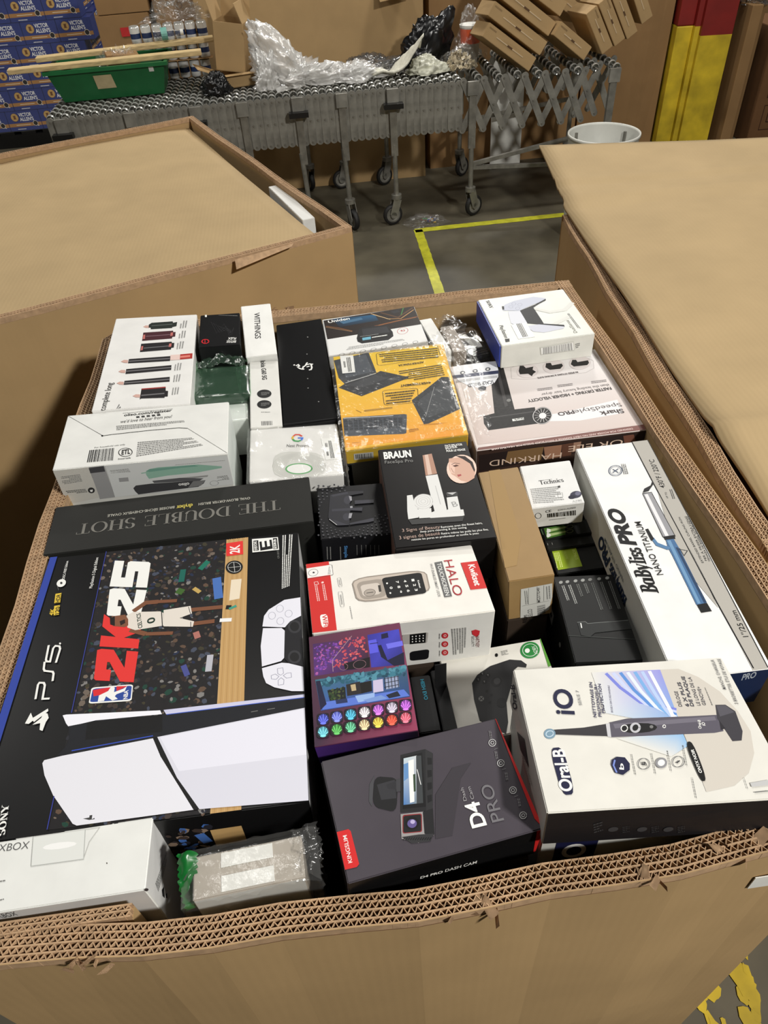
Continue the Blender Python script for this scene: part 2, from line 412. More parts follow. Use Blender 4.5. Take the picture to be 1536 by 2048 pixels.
def corrugated_edge(path, t, rows, z, h, pitch, m=None):
    """open flutes between paper liners, as seen on the cut top edge"""
    b = MB().use(KRE); P = path
    def off(p, i, d): 
        e = (P[min(i+1, len(P)-1)]-P[max(i-1, 0)]).normalized(); q = Vector((-e.y, e.x)); return p+q*d
    def ribbon(line, wd):
        n = len(b.v); k = len(line); zz = z+rnd.uniform(-.001, .0005)
        for i, p in enumerate(line):
            e = (line[min(i+1, k-1)]-line[max(i-1, 0)]).normalized(); q = Vector((-e.y, e.x))*wd/2
            for s in (1, -1):
                b.v.append((p.x+q.x*s, p.y+q.y*s, zz)); b.v.append((p.x+q.x*s, p.y+q.y*s, z-h))
        for i in range(k-1):
            o = n+4*i
            for f in ((o, o+2, o+6, o+4), (o+1, o, o+4, o+5), (o+2, o+3, o+7, o+6)): b.f.append(list(f)); b.mi.append(0); b.sm.append(False)
    lengths = [0]
    for i in range(len(P)-1): lengths.append(lengths[-1]+(P[i+1]-P[i]).length)
    def at(s, d):
        for i in range(len(P)-1):
            if s <= lengths[i+1] or i == len(P)-2:
                f = (s-lengths[i])/(lengths[i+1]-lengths[i]); p = P[i].lerp(P[i+1], f)
                e = (P[i+1]-P[i]).normalized(); return p+Vector((-e.y, e.x))*d
    rw = t/rows
    for r in range(rows+1): ribbon([off(p, i, min(max(r*rw, .0008), t-.0008)) for i, p in enumerate(P)], .0017)
    T = lengths[-1]
    for r in range(rows):
        k = int(T/pitch*2); ph = rnd.random()*pitch
        line = []
        for i in range(k):
            s = min(T, max(0, ph*.5+i*pitch/2)); d = rw*(.14 if i % 2 else .86)+rw*r
            line.append(at(s, d+rnd.uniform(-.0006, .0006)))
        ribbon(line, .0015)
    return b

def bulk_box(name, label, cs, H, t, rows, pitch, bulges=(0, 0, 0, 0), m=None, z0=0., edge_h=.014, group='open-topped corrugated bulk boxes'):
    """cs: outer corners counter-clockwise seen from above"""
    root = empty(name, (0, 0, 0)); tag(root, label, 'bulk box', group); m = m or KR
    nc = len(cs)
    for k in range(nc):
        a, c = cs[k], cs[(k+1) % nc]
        n = 14 if bulges[k] else (8 if (Vector(a)-Vector(c)).length > .3 else 1); P = wall_path(a, c, bulges[k], n)
        q = []
        for i, p in enumerate(P):
            e = (P[min(i+1, n)]-P[max(i-1, 0)]).normalized(); q.append(p+Vector((-e.y, e.x))*t)
        # shorten the inner line at mitred corners
        def mitre(o, p, r):
            u = (Vector(p)-Vector(o)).normalized(); v = (Vector(r)-Vector(p)).normalized()
            return t*math.tan(math.acos(max(-1, min(1, u.dot(v))))/2)
        q[0] = q[0]+(P[1]-P[0]).normalized()*mitre(cs[k-1], a, c); q[-1] = q[-1]-(P[-1]-P[-2]).normalized()*mitre(a, c, cs[(k+2) % nc])
        b = MB().use(m); hz = (z0, H*.5, H-edge_h); vs = []
        for z in hz:
            s = 4*(z/H)*(1-z/H)*.012
            for i, p in enumerate(P):
                e = (P[min(i+1, n)]-P[max(i-1, 0)]).normalized(); vs.append((p.x+e.y*s*4*(i/n)*(1-i/n), p.y-e.x*s*4*(i/n)*(1-i/n), z))
        for z in hz: vs += [(p.x, p.y, z) for p in q]
        K = n+1
        fs = []
        for lv in range(2):
            for i in range(n):
                o = lv*K+i; fs.append((o, o+1, o+K+1, o+K)); o += 3*K; fs.append((o+1, o, o+K, o+K+1))
        for i in range(n): fs.append((i+1, i, 3*K+i, 3*K+i+1))
        b.add(vs, fs); b.use(KRI); b.add([], []); 
        for i in range(n): b.f.append([2*K+i, 2*K+i+1, 5*K+i+1, 5*K+i]); b.mi.append(b.cur); b.sm.append(False)
        b.f.append([0, K, 2*K, 5*K, 4*K, 3*K]); b.mi.append(0); b.sm.append(False)
        b.f.append([n, 3*K+n, 4*K+n, 5*K+n, 2*K+n, K+n]); b.mi.append(0); b.sm.append(False)
        b.build('wall_panel', root)
        # liners of the rim start on the outer face
        ed = corrugated_edge(P, t, rows, H, edge_h, pitch); tag(ed.build('corrugated_rim', root), kind='stuff')
        lb = MB().use(m)      # outer facing paper up to the rim
        vs = [(p.x, p.y, H-edge_h-.001) for p in P]+[(p.x, p.y, H-.0005) for p in P]
        vs += [(p.x+(r.x-p.x)*.03, p.y+(r.y-p.y)*.03, z) for z in (H-.0005, H-edge_h-.001) for p, r in zip(P, q)]
        lb.add(vs, [(i, i+1, K+i+1, K+i) for i in range(n)]+[(K+i, K+i+1, 2*K+i+1, 2*K+i) for i in range(n)])
        vs = [(p.x, p.y, H-edge_h-.001) for p in q]+[(p.x, p.y, H-.0005) for p in q]
        vs += [(r.x+(p.x-r.x)*.03, r.y+(p.y-r.y)*.03, z) for z in (H-.0005, H-edge_h-.001) for p, r in zip(P, q)]
        lb.add(vs, [(i+1, i, K+i, K+i+1) for i in range(n)]+[(K+i+1, K+i, 2*K+i, 2*K+i+1) for i in range(n)])
        lb.build('facing_paper', root)
    cx = sum(c[0] for c in cs)/nc; cy = sum(c[1] for c in cs)/nc
    ins = [(cx+(c[0]-cx)*.97, cy+(c[1]-cy)*.97) for c in cs]
    MB().use(m).add([(p[0], p[1], z0+.004) for p in ins]+[(p[0], p[1], z0+.02) for p in ins], [tuple(range(nc-1, -1, -1)), tuple(range(nc, 2*nc))]+[(i, (i+1) % nc, nc+(i+1) % nc, nc+i) for i in range(nc)]).build('bottom_panel', root)
    return root

H = 1.05
near = bulk_box('bulk_box', 'open corrugated bulk box in the foreground heaped with retail boxes',
                [(-.475, -.616), (.432, -.614), (.51, -.535), (.51, .606), (-.475, .606), (-.512, .566), (-.51, -.58)], H, .029, 4, .0072, (.018, 0, 0, 0, 0, .004, 0))
# crushed spots on the near rim
for (x, y, s, sd) in ((.03, -.634, .03, 1), (.30, -.621, .035, 2), (.20, -.628, .02, 3), (-.14, .612, .03, 4), (-.33, -.634, .02, 5)):
    rg = random.Random(sd); b = MB().use(KRE)
    for i in range(7):
        c = Vector((x+rg.uniform(-s, s), y+rg.uniform(-.004, .012), H+rg.uniform(-.004, .002))); u = Vector((rg.uniform(-1, 1), rg.uniform(-1, 1), rg.uniform(-.3, .5))).normalized()*s*.35; v = Vector((rg.uniform(-.4, .4), rg.uniform(-.6, .6), rg.uniform(-.9, .1))).normalized()*s*.3
        b.add([c-u, c+u, c+u*.7+v, c-u*.8+v*1.2, c-u+v*.05, c+u+v*.03, c+u*.7+v*1.03, c-u*.8+v*1.25], [(0, 1, 2, 3), (7, 6, 5, 4), (0, 4, 5, 1), (1, 5, 6, 2), (2, 6, 7, 3), (3, 7, 4, 0)])
    b.build('torn_paper', near)
b = MB().use(KR).box(-.472, -.295, -.594, -.582, .75, H-.008); b.build('inner_sleeve', near)
tag(corrugated_edge([Vector((-.472, -.594)), Vector((-.295, -.594))], .012, 2, H+.002, .01, .0072).build('corrugated_rim', near), kind='stuff')
MB().use(PAPER).box(.333, .36, -.6225, -.6215, .955, .985).build('sticker', near)

lb = bulk_box('bulk_box', 'corrugated bulk box behind on the left, covered by a flat cardboard sheet',
              [(-1.15, .565), (.058, 1.03), (-.455, 2.268), (-1.66, 1.80)], H, .02, 3, .0072)
a = Vector((.058, 1.03)); d = (Vector((-1.15, .565))-a).normalized(); q = Vector((d.y, -d.x))
def lface(s, z, o=.004):
    p = a+d*s; e = Vector((-d.y, d.x))*o; return (p.x+e.x, p.y+e.y, z)
o = MB().use(PAPER).add([lface(.64, .912), lface(.772, .948), lface(.809, .797), lface(.677, .76), lface(.64, .912, .001), lface(.772, .948, .001), lface(.809, .797, .001), lface(.677, .76, .001)], [(0, 1, 2, 3), (0, 4, 5, 1), (1, 5, 6, 2), (2, 6, 7, 3), (3, 7, 4, 0)]).build('paper_label', lb)
b = MB().use(KRE)     # torn strip hanging off its near rim
b.add([lface(.17, 1.052, .012), lface(.33, 1.05, .014), lface(.335, 1.032, .03), lface(.18, 1.048, .02), lface(.17, 1.05, .01), lface(.33, 1.048, .012), lface(.335, 1.03, .028), lface(.18, 1.046, .018)], [(0, 1, 2, 3), (7, 6, 5, 4), (0, 4, 5, 1), (1, 5, 6, 2), (2, 6, 7, 3), (3, 7, 4, 0)])
b.build('torn_paper', lb)
# its cover sheet, resting inside the rim and sagging along the right edge
def sheet(name, fn, nu, nv, th, m, me=None):
    vs = []; K = (nu+1)*(nv+1)
    for s in (0, 1):
        for j in range(nv+1):
            for i in range(nu+1):
                p = fn(i/nu, j/nv); vs.append((p[0], p[1], p[2]-s*th))
    fs = []
    for j in range(nv):
        for i in range(nu):
            o = j*(nu+1)+i; fs.append((o, o+1, o+nu+2, o+nu+1)); o += K; fs.append((o+nu+1, o+nu+2, o+1, o))
    W = nu+1
    for i in range(nu): fs += [(i+1, i, K+i, K+i+1), (nv*W+i, nv*W+i+1, K+nv*W+i+1, K+nv*W+i)]
    for j in range(nv): fs += [(j*W, (j+1)*W, K+(j+1)*W, K+j*W), ((j+1)*W+nu, j*W+nu, K+j*W+nu, K+(j+1)*W+nu)]
    b = MB().use(m); b.smooth = True; b.add(vs, fs)
    return b.build(name)
U = (Vector((.058, 1.03))-Vector((-1.15, .565))).normalized(); V2 = (Vector((-.455, 2.268))-Vector((.058, 1.03))).normalized()
O2 = Vector((-1.15, .565))+U*.03+V2*.022
def lid(u, v):
    wd = 1.235-.05*(1-v)**2-.015*math.sin(v*PI)
    p = O2+U*(u*wd)+V2*(v*1.295); e = max(0, u-.86)/.14
    z = 1.036-.012*v-.008*e*e+.006*math.sin(u*5+1)*math.sin(v*4)+.004*noise.noise(Vector((u*4, v*4, 0)))
    return (p.x, p.y, z)
tag(sheet('cover_sheet', lid, 30, 30, .006, KRL), 'flat tan cardboard sheet covering the bulk box on the left', 'cardboard sheet')
wb = carton_mesh((.036, .31, .06), [card((228, 228, 224))]*6, 5)
tag(link('white_carton', wb, None, (-.10, 1.31, .972), (0, 0, .31)), 'narrow white carton tucked inside the left bulk box beside the cover sheet', 'box')
for k, (x, y, ang, L, W, h) in enumerate(((-.80, 1.416, .38, 1.05, 1.15, .93),)):
    tag(link('packed_carton', carton_mesh((L, W, h), [KRD]*6, 9, .003), None, (x, y, .02), (0, 0, .367)), 'large brown carton filling the left bulk box under its cover sheet', 'box')

rb = bulk_box('bulk_box', 'corrugated bulk box behind on the right with a loose sheet over its top',
              [(.524, -.25), (1.56, -.31), (1.64, .92), (.606, .968)], H, .026, 4, .0072, (0, 0, 0, .004))
def rsheet(u, v):
    xa = .62+1.1*u; y = -.205+(1.355-.18*(xa-.66)+.205)*v; yc = 1.035-.07*(xa-.63)-1.03; xl = .553+.062*(y+.25)/1.22
    if y < .0: xl += .16*(-y)
    if y > 1.0: xl = .622+(y-1.0)*.08
    x = xl+u*(1.04+.2*v)
    z = 1.062
    if y < .02: z = 1.062-.055*((.02-y)/.225)**1.3
    elif y > .98+yc: z = 1.066+.036*((y-.98-yc)/.36)**1.2
    z += .006*math.exp(-((y-.02)/.02)**2)+.005*math.exp(-((y-1.03-yc)/.012)**2)-.004*math.exp(-((y-1.10-yc)/.010)**2)+.004*math.exp(-((y-1.13-yc)/.010)**2)
    z += .008*noise.noise(Vector((u*3, y*3, 2)))
    return (x, y, z)
tag(sheet('loose_sheet', rsheet, 24, 90, .007, KRL), 'big creased cardboard sheet lying over the bulk box on the right', 'cardboard sheet')
tag(link('packed_carton', carton_mesh((.92, 1.08, .9), [KRD]*6, 9, .003), None, (1.09, .33, .02), (0, 0, -.06)), 'large brown carton filling the right bulk box under its loose sheet', 'box')

# ------------------------------------------------------------------ poses (base centre, euler degrees, size in metres) and face print (millimetres)
POSE = {
'dyson': ((-0.3871, 0.3711, 0.9903), (-1.73, 4.56, 2.39), (0.1633, 0.3496, 0.1100)),
'beats': ((-0.2576, 0.4647, 0.9952), (0.77, 3.44, 2.08), (0.0795, 0.1287, 0.1000)),
'withings': ((-0.1783, 0.4784, 1.0404), (14.13, 1.70, 3.35), (0.0608, 0.1489, 0.0450)),
'nokia': ((-0.1777, 0.2914, 0.9304), (0.95, 4.41, 1.50), (0.0560, 0.2163, 0.1200)),
'callig': ((-0.0895, 0.3623, 0.9300), (0.63, -1.42, 1.39), (0.0967, 0.3631, 0.1200)),
'greenbox': ((-0.2554, 0.3291, 1.0101), (0.49, 3.86, 2.82), (0.1036, 0.0962, 0.0500)),
'oliso': ((-0.3637, 0.1334, 0.9402), (1.94, 2.54, 1.15), (0.2701, 0.1409, 0.1600)),
'google': ((-0.1219, 0.1054, 0.9651), (-1.01, 3.10, 0.44), (0.1523, 0.1442, 0.0800)),
'uniden': ((0.0574, 0.4748, 0.9700), (-1.16, -1.43, 1.71), (0.2010, 0.1577, 0.0800)),
'zagg': ((0.0719, 0.2194, 1.0304), (8.33, -1.00, -0.09), (0.2105, 0.2454, 0.0350)),
'dualsense': ((0.3743, 0.4089, 1.0300), (0.12, -0.55, 1.36), (0.1825, 0.1891, 0.0500)),
'shark': ((0.3361, 0.2050, 0.9600), (-0.60, -0.87, -0.67), (0.2934, 0.2726, 0.0700)),
'braun': ((0.0904, -0.0476, 0.9700), (1.38, 1.20, -0.13), (0.1464, 0.2212, 0.0900)),
'kraft': ((0.2067, -0.1154, 0.9553), (2.15, -3.70, -1.61), (0.0640, 0.2245, 0.0900)),
'technics': ((0.2831, -0.0423, 0.9951), (2.88, -3.58, -3.88), (0.0810, 0.0962, 0.0450)),
'babyliss': ((0.3931, -0.1954, 0.9671), (2.20, -1.58, -1.80), (0.1185, 0.4322, 0.0780)),
'shaver': ((0.2812, -0.2760, 0.8702), (-2.92, -0.01, -6.34), (0.0877, 0.1579, 0.1200)),
'double': ((-0.2970, -0.0215, 0.9500), (0.87, 0.99, 1.39), (0.3989, 0.1044, 0.1000)),
'ps5': ((-0.3015, -0.3007, 0.9400), (-0.91, 1.37, -0.04), (0.3603, 0.4161, 0.1150)),
'earbud': ((-0.0395, -0.0411, 0.9202), (-1.15, 2.99, 0.35), (0.1062, 0.1210, 0.1100)),
'kwikset': ((0.0083, -0.2321, 0.9652), (-3.16, 2.62, 1.81), (0.2380, 0.1293, 0.0900)),
'led': ((-0.0459, -0.3769, 0.9601), (0.28, -2.68, 0.04), (0.1159, 0.1511, 0.1100)),
'd4': ((0.0032, -0.5223, 1.0051), (0.13, 3.29, 8.31), (0.2018, 0.1292, 0.0600)),
'oralb': ((0.2379, -0.5038, 1.0373), (-6.16, 0.96, -4.21), (0.2409, 0.1762, 0.0580)),
'xboxl': ((-0.4087, -0.5403, 0.9100), (0.00, 0.00, 0.60), (0.2550, 0.0720, 0.1500)),
'xboxc': ((0.1362, -0.3497, 0.8851), (-1.77, -1.55, 1.54), (0.1453, 0.1349, 0.0800)),
'hesh': ((0.0230, -0.3879, 0.9200), (0.00, 0.45, 0.27), (0.0255, 0.0789, 0.1000)),
'tabbox': ((0.0512, -0.3674, 0.9100), (-0.01, -0.24, 0.82), (0.0176, 0.0897, 0.0800)),
'cotton': ((0.3026, -0.0834, 0.9250), (0.27, -0.64, 0.59), (0.0844, 0.0316, 0.0500)),
'stripbox': ((0.3044, -0.1077, 0.9200), (0.20, -0.36, 0.55), (0.0867, 0.0206, 0.0500)),
'limebox': ((0.3072, -0.1406, 0.9050), (0.49, -1.08, -0.03), (0.0859, 0.0492, 0.0600)),
'greywrap': ((-0.1833, -0.5637, 0.9600), (0.20, 0.60, 3.77), (0.1102, 0.0423, 0.0900)),
'whitesmall': ((-0.2504, 0.2515, 0.9601), (0.34, 2.89, 2.12), (0.0893, 0.0532, 0.0800)),
'tanbox': ((0.2177, 0.4427, 0.9500), (0.06, -0.38, 4.31), (0.0279, 0.1072, 0.0800)),
'cornerbox': ((0.1797, 0.4483, 0.9600), (0.02, -0.17, 7.19), (0.0275, 0.1397, 0.0800)),
}
ART = [
('ps5','top','stadium_picture',[
('P', (26, 24, 26), [(80.5, 415.7), (286.1, 415.7), (287.9, 131.1), (289, 0.4), (88.4, 5.5), (85.2, 145)]),
('S', [(81.9, 413.8), (254.1, 414), (257.3, 0.4), (90.5, 7.4)], 1500, 1.6, 5.2, [(62, 52, 48), (38, 38, 46), (92, 72, 58), (30, 40, 66), (24, 62, 50), (108, 96, 86), (46, 32, 30), (66, 72, 88), (22, 22, 24), (20, 20, 22), (28, 26, 26), (124, 122, 120), (58, 54, 38), (40, 34, 32)]),
('P', (190, 152, 98), [(254.7, 414.8), (286.7, 415.7), (288.4, 131), (289, 0.4), (256.5, 0.4), (256.4, 133.2)]), ('L', (198, 162, 110), 1, [(255.6, 415.6), (257.2, 133.1), (257.4, 0.4)]),
('L', (178, 140, 88), 1, [(258.9, 415.7), (260.5, 132.6), (260.9, 0.4)]), ('L', (198, 162, 110), 1, [(262.3, 415.7), (263.9, 132.1), (264.3, 0.4)]),
('L', (178, 140, 88), 1, [(265.7, 415.7), (267.2, 131.7), (267.8, 0.4)]), ('L', (198, 162, 110), 1, [(269.1, 415.7), (270.5, 131.2), (271.2, 0.4)]),
('L', (178, 140, 88), 1, [(272.5, 415.7), (273.9, 130.7), (274.7, 0.4)]), ('L', (198, 162, 110), 1, [(275.9, 415.7), (277.2, 130.3), (278.2, 0.4)]),
('L', (178, 140, 88), 1, [(279.3, 415.7), (280.6, 129.8), (281.6, 0.4)]), ('L', (198, 162, 110), 1, [(282.7, 415.7), (283.9, 129.3), (285.1, 0.4)]),
('P', (228, 214, 190), [(265, 332.9), (279.5, 332.8), (277.7, 296.5), (263.8, 294.8)]), ('L', (20, 96, 84), 8, [(196.3, 363.2), (195.5, 339.3)]), ('L', (22, 110, 90), 8, [(230.7, 374.6), (219.9, 359.7)]),
('L', (60, 96, 40), 10, [(191.2, 324.3), (200.2, 319.2)]), ('L', (70, 110, 180), 12, [(244.5, 339.9), (249.5, 300.6)]), ('L', (190, 160, 90), 6, [(213.9, 324.9), (223.1, 315.8)]),
('L', (180, 180, 190), 8, [(244, 207.3), (243, 182.1)]), ('L', (70, 76, 140), 7, [(211.2, 196), (217.7, 179.5)]), ('L', (170, 110, 100), 8, [(222.7, 247), (226.2, 236.3)])]),
('ps5','top','title_lettering',[

('P', (222, 52, 48), [(102.6, 191.3), (98.9, 235.3), (104.1, 236.6), (120.1, 232.8), (138, 202.4), (137.1, 228.8), (151.9, 225.3), (152.6, 178.9), (135.7, 182.3), (118.1, 213.9), (114.9, 214.6), (115.7, 203), (121.8, 201.7), (122.8, 184.9), (105.3, 188.4)]),
('P', (222, 52, 48), [(100.8, 240.9), (99.7, 258.8), (119.2, 253.6), (98.7, 274), (97.4, 295.1), (124.4, 270.8), (149.6, 275), (150.2, 257.7), (130.4, 250.6), (150.7, 245.2), (151.2, 230.3)]),
('P', (238, 238, 234), [(101, 294.5), (97.7, 339.4), (102.7, 340.8), (118.3, 337.4), (134.3, 306.6), (134.9, 333.7), (149.4, 330.5), (146.4, 282.6), (131.1, 285.8), (115.8, 317.9), (112.8, 318.6), (113.3, 306.7), (119, 305.5), (119.3, 288.3), (103.5, 291.6)]),
('P', (238, 238, 234), [(96.4, 345.3), (95.8, 395.6), (109.5, 392.8), (109.9, 360.3), (115.7, 359.1), (115.3, 389), (118.9, 390.8), (145, 385.5), (148.2, 382.3), (149.1, 335.2), (133.3, 338.2), (132.8, 368.7), (128.1, 369.6), (128.6, 339.1)])]),
('ps5','top','player_picture',[
('L', (120, 76, 52), 7, [(136, 294.2), (150.9, 307.5), (167.7, 306.9)]), ('L', (120, 76, 52), 5.5, [(167.7, 306.9), (193, 305.1)]), ('L', (120, 76, 52), 7, [(136.4, 262.9), (157.8, 252.9)]),
('L', (120, 76, 52), 5.5, [(157.8, 252.9), (193, 249.3)]), ('L', (120, 76, 52), 6.5, [(211.4, 285.8), (255.8, 284.8)]), ('L', (120, 76, 52), 6.5, [(216.2, 261.2), (246.1, 261.8)]),
('L', (20, 20, 20), 7, [(260.1, 283.5), (267.1, 282.5)]), ('L', (60, 150, 130), 4, [(264.4, 279.9), (274, 284)]), ('L', (236, 236, 236), 6, [(252.9, 261.9), (268.5, 260.7)]),
('P', (222, 214, 204), [(128.1, 288.1), (136.2, 293.1), (172.5, 288.9), (177, 285.4), (179.7, 263.6), (143.3, 261.2), (132.3, 267)]),
('P', (222, 214, 204), [(176.7, 290.5), (212.3, 292.7), (215.3, 279.1), (199.3, 273.5), (219.2, 265), (218.2, 256), (179.8, 262.2)]), ('L', (30, 30, 30), 1.2, [(174.2, 288.7), (178.2, 262.5)]),
('L', (40, 40, 40), 0.8, [(209.6, 291.6), (213.4, 278.6)]), ('L', (40, 40, 40), 0.8, [(214.8, 264.9), (215.5, 256.4)]),
('P', (126, 80, 56), [(108.2, 289.6), (126.2, 289.9), (131.3, 281.2), (132.9, 270.4), (128.3, 268.3), (112.5, 272.6)]), ('P', (24, 18, 16), [(106.5, 286.6), (112.6, 289.3), (115.3, 272.2), (108.8, 275.6)]),
('P', (40, 26, 22), [(120.4, 279.2), (126.8, 281.9), (128.4, 275.3), (122.9, 271.8)]), ('T', 'CELTICS', (152.1, 264.1), 103.3, 26.5, 5.2, (40, 60, 50), 'b'),
('T', '0', (167.8, 270.6), 101.4, 10.1, 9.8, (30, 50, 40), 'b')]),
('ps5','top','league_logo',[

('P', (238, 238, 234), [(107.2, 177.9), (104.7, 177.7), (102.9, 176.9), (102.3, 175.8), (102.9, 157.3), (103.6, 156.2), (105.5, 155.2), (108.1, 154.8), (148.8, 152.3), (151.3, 152.5), (153.2, 153.2), (153.8, 154.4), (152.7, 173.4), (151.9, 174.7), (150, 175.7), (147.5, 176.1)]),
('P', (40, 70, 150), [(108.8, 175.9), (106.4, 175.7), (104.7, 175.1), (104.1, 174.1), (104.1, 158.8), (104.7, 157.8), (106.5, 157.1), (108.9, 156.7), (147.5, 154.5), (149.9, 154.7), (151.7, 155.3), (152.3, 156.2), (151.4, 172.2), (150.7, 173.3), (148.9, 174.1), (146.5, 174.4)]),
('P', (214, 40, 48), [(104.4, 174.2), (127.6, 175.5), (119.2, 166.2), (107.1, 165)]), ('P', (214, 40, 48), [(132.6, 175.7), (146.5, 174.3), (133.7, 168.6)]),
('P', (238, 238, 234), [(113.5, 156.5), (113.4, 165.3), (123.5, 170.1), (126.2, 176.6), (130.8, 174.1), (130.9, 167.5), (141.3, 170.8), (145.3, 173.9), (143.8, 167.2), (134.4, 164.1), (132.8, 161.4), (136.9, 157.3), (130.8, 155.8), (122.2, 162.9), (120.8, 156.6)]),
('T', 'NBA', (148.5, 155.7), 92.8, 12.4, 5, (238, 238, 234), 'b')]),
('ps5','top','rating_labels',[
('P', (222, 52, 48), [(254.7, 406.9), (279, 408.5), (280.4, 380.6), (256.3, 380)]), ('T', '2K', (274.9, 383.9), 91.6, 17.4, 13.8, (238, 238, 234), 'b'), ('E', (14, 14, 14), (268.5, 356.5), (12, -0.1), (1.3, -13.1), 0),
('E', (238, 238, 234), (268.5, 356.5), (9.1, -0.5), (1.2, -9.9), 0.5), ('L', (238, 238, 234), 0.5, [(259.7, 356.6), (277.3, 356.4)]), ('L', (238, 238, 234), 0.5, [(267.2, 366.6), (269.7, 346.2)]),
('P', (238, 238, 234), [(292.4, 410), (330.5, 408.6), (332.1, 381.8), (293.6, 382)]), ('P', (14, 14, 14), [(294.3, 406.2), (301.7, 406.4), (302.9, 384.9), (295.3, 384.7)]),
('P', (14, 14, 14), [(323.1, 407.1), (329.2, 407.1), (330.6, 384.1), (323.9, 383.8)]), ('T', 'E', (322.4, 385.4), 95.3, 19.5, 17.3, (14, 14, 14), 'b'),
('T', 'EVERYONE', (300.7, 386.1), 94.4, 18.5, 4.2, (238, 238, 234), 'b'), ('T', 'ESRB', (328.5, 385.3), 93.2, 19.4, 3.6, (238, 238, 234), 'b'),
('X', (238, 238, 234), [(334.8, 305.1), (336.9, 411.2), (353.3, 411.4), (346.3, 309.2)], 5, 0.8), ('T', 'CFI-2015', (332.5, 364.3), 93.5, 16.3, 2.7, (120, 120, 118), 'r')]),
('ps5','top','console_picture',[
('P', (238, 238, 246), [(75.3, 143), (79.5, 143.5), (189.9, 133.9), (192.5, 128.4), (115.6, 130.7), (85.4, 126.6), (81.5, 131.5)]), ('P', (200, 200, 226), [(193.8, 133.9), (359.9, 132.4), (359.9, 127.8), (198, 126.6)]),
('P', (22, 24, 30), [(85.2, 127.2), (120.5, 130.3), (190.6, 127.6), (359.9, 127.8), (359.9, 113.6), (188, 98.5), (86, 89.5), (80, 90.8), (87.8, 101.1), (89.4, 111.5)]),
('P', (10, 10, 12), [(106.2, 129.5), (193.1, 127.2), (195.6, 104.9), (108.2, 106.2)]), ('L', (50, 80, 190), 1.2, [(95.4, 94.4), (185.4, 101)]), ('L', (60, 90, 190), 1, [(197.9, 127.1), (359.9, 127.9)]),
('P', (226, 226, 234), [(65.7, 83.1), (66.9, 86.7), (86, 89.5), (185.8, 97.7), (197.2, 73.3), (238.9, 6.6), (118.5, 5.7), (113.8, 8.3), (86.1, 43.2), (71.5, 67.9)]),
('P', (214, 214, 226), [(190.6, 98.7), (359.9, 113.8), (359.9, 0.7), (245, 6.5), (217.8, 45.7)]), ('P', (226, 226, 238), [(194, 97.7), (359.9, 112.4), (359.9, 53.7), (219.4, 52.8)]),
('P', (14, 14, 14), [(185.8, 97.7), (190.6, 98.7), (217.8, 45.7), (245, 6.5), (239.4, 6.4), (197.2, 73.3)]), ('L', (120, 120, 118), 0.8, [(296.9, 116.8), (304.9, 117.4)]),
('L', (120, 120, 118), 0.8, [(315.9, 117.5), (324.9, 118)]), ('P', (60, 60, 60), [(123.7, 12.3), (130, 12.8), (130, 15.1), (132.8, 15.1), (133, 10.6), (135.6, 11.6), (136.1, 10.2), (130.5, 10.1)])]),
('ps5','top','controller_picture',[
('P', (226, 226, 236), [(359.9, 286), (338.3, 284.6), (317.3, 270.4), (311.2, 260.5), (309.2, 242.9), (338.4, 237.3), (345.1, 246.1), (359.9, 253.8)]),
('P', (226, 226, 236), [(310, 240), (334.1, 236.9), (338.1, 231.8), (336.7, 189), (333, 184.5), (309.2, 179.6), (307.3, 211.4)]),
('P', (26, 26, 30), [(338.9, 237.2), (346.2, 245.2), (359.9, 253.4), (359.9, 173.1), (342, 180.6), (337.4, 187.6)]),
('P', (226, 226, 236), [(309.2, 177.1), (333.5, 181.9), (342, 180), (359.9, 172.1), (359.9, 136.6), (345, 138.8), (324.5, 147), (314.5, 154.4), (310.9, 164.9)]),
('E', (50, 50, 54), (350.9, 236.9), (8.6, -1.3), (-0.3, -11), 0), ('E', (22, 22, 24), (350.9, 236.9), (5.9, -0.9), (-0.2, -7.6), 0), ('E', (50, 50, 54), (349.7, 188.5), (8.3, -1.2), (-0.3, -10.2), 0),
('E', (22, 22, 24), (349.7, 188.5), (5.7, -0.9), (-0.2, -7), 0), ('E', (170, 170, 184), (332.2, 270.1), (4.7, -0.4), (0, -6.2), 0.6), ('E', (170, 170, 184), (321.7, 259.4), (4.6, -0.4), (0, -6.1), 0.6),
('E', (170, 170, 184), (343.7, 259.7), (4.7, -0.3), (-0.1, -6), 0.6), ('E', (170, 170, 184), (332.6, 248.6), (4.6, -0.3), (-0.1, -6), 0.6),
('L', (150, 150, 168), 0.6, [(328.2, 173.8), (334.9, 174.1), (335.8, 165.9), (332.2, 163.4), (328.7, 166.3), (328.2, 173.8)]),
('L', (150, 150, 168), 0.6, [(329.1, 149.3), (335.6, 149.6), (336.2, 156.1), (332.7, 159.7), (329.1, 156.5), (329.1, 149.3)]),
('L', (150, 150, 168), 0.6, [(320.5, 164.4), (325.6, 166.2), (330.2, 161.8), (326.6, 158.1), (321, 159.5), (320.5, 164.4)]),
('L', (150, 150, 168), 0.6, [(345, 165.3), (339.9, 165.4), (335.3, 162.4), (339.3, 158.1), (345.4, 158.5), (345, 165.3)])]),
('ps5','top','brand_lettering',[
('P', (44, 66, 158), [(0.4, 0.4), (10.5, 0.4), (10.5, 415.7), (0.4, 415.7)]), ('L', (52, 62, 150), 1, [(80.5, 415.7), (85.2, 145)]), ('L', (52, 62, 150), 1, [(87.7, 41.8), (88.4, 5.5)]),
('L', (238, 238, 234), 2.6, [(54.6, 168.8), (46.1, 169.5), (44.4, 189.1), (42.3, 192.9), (36.8, 193.9), (35.7, 191.2), (37.6, 170.3)]),
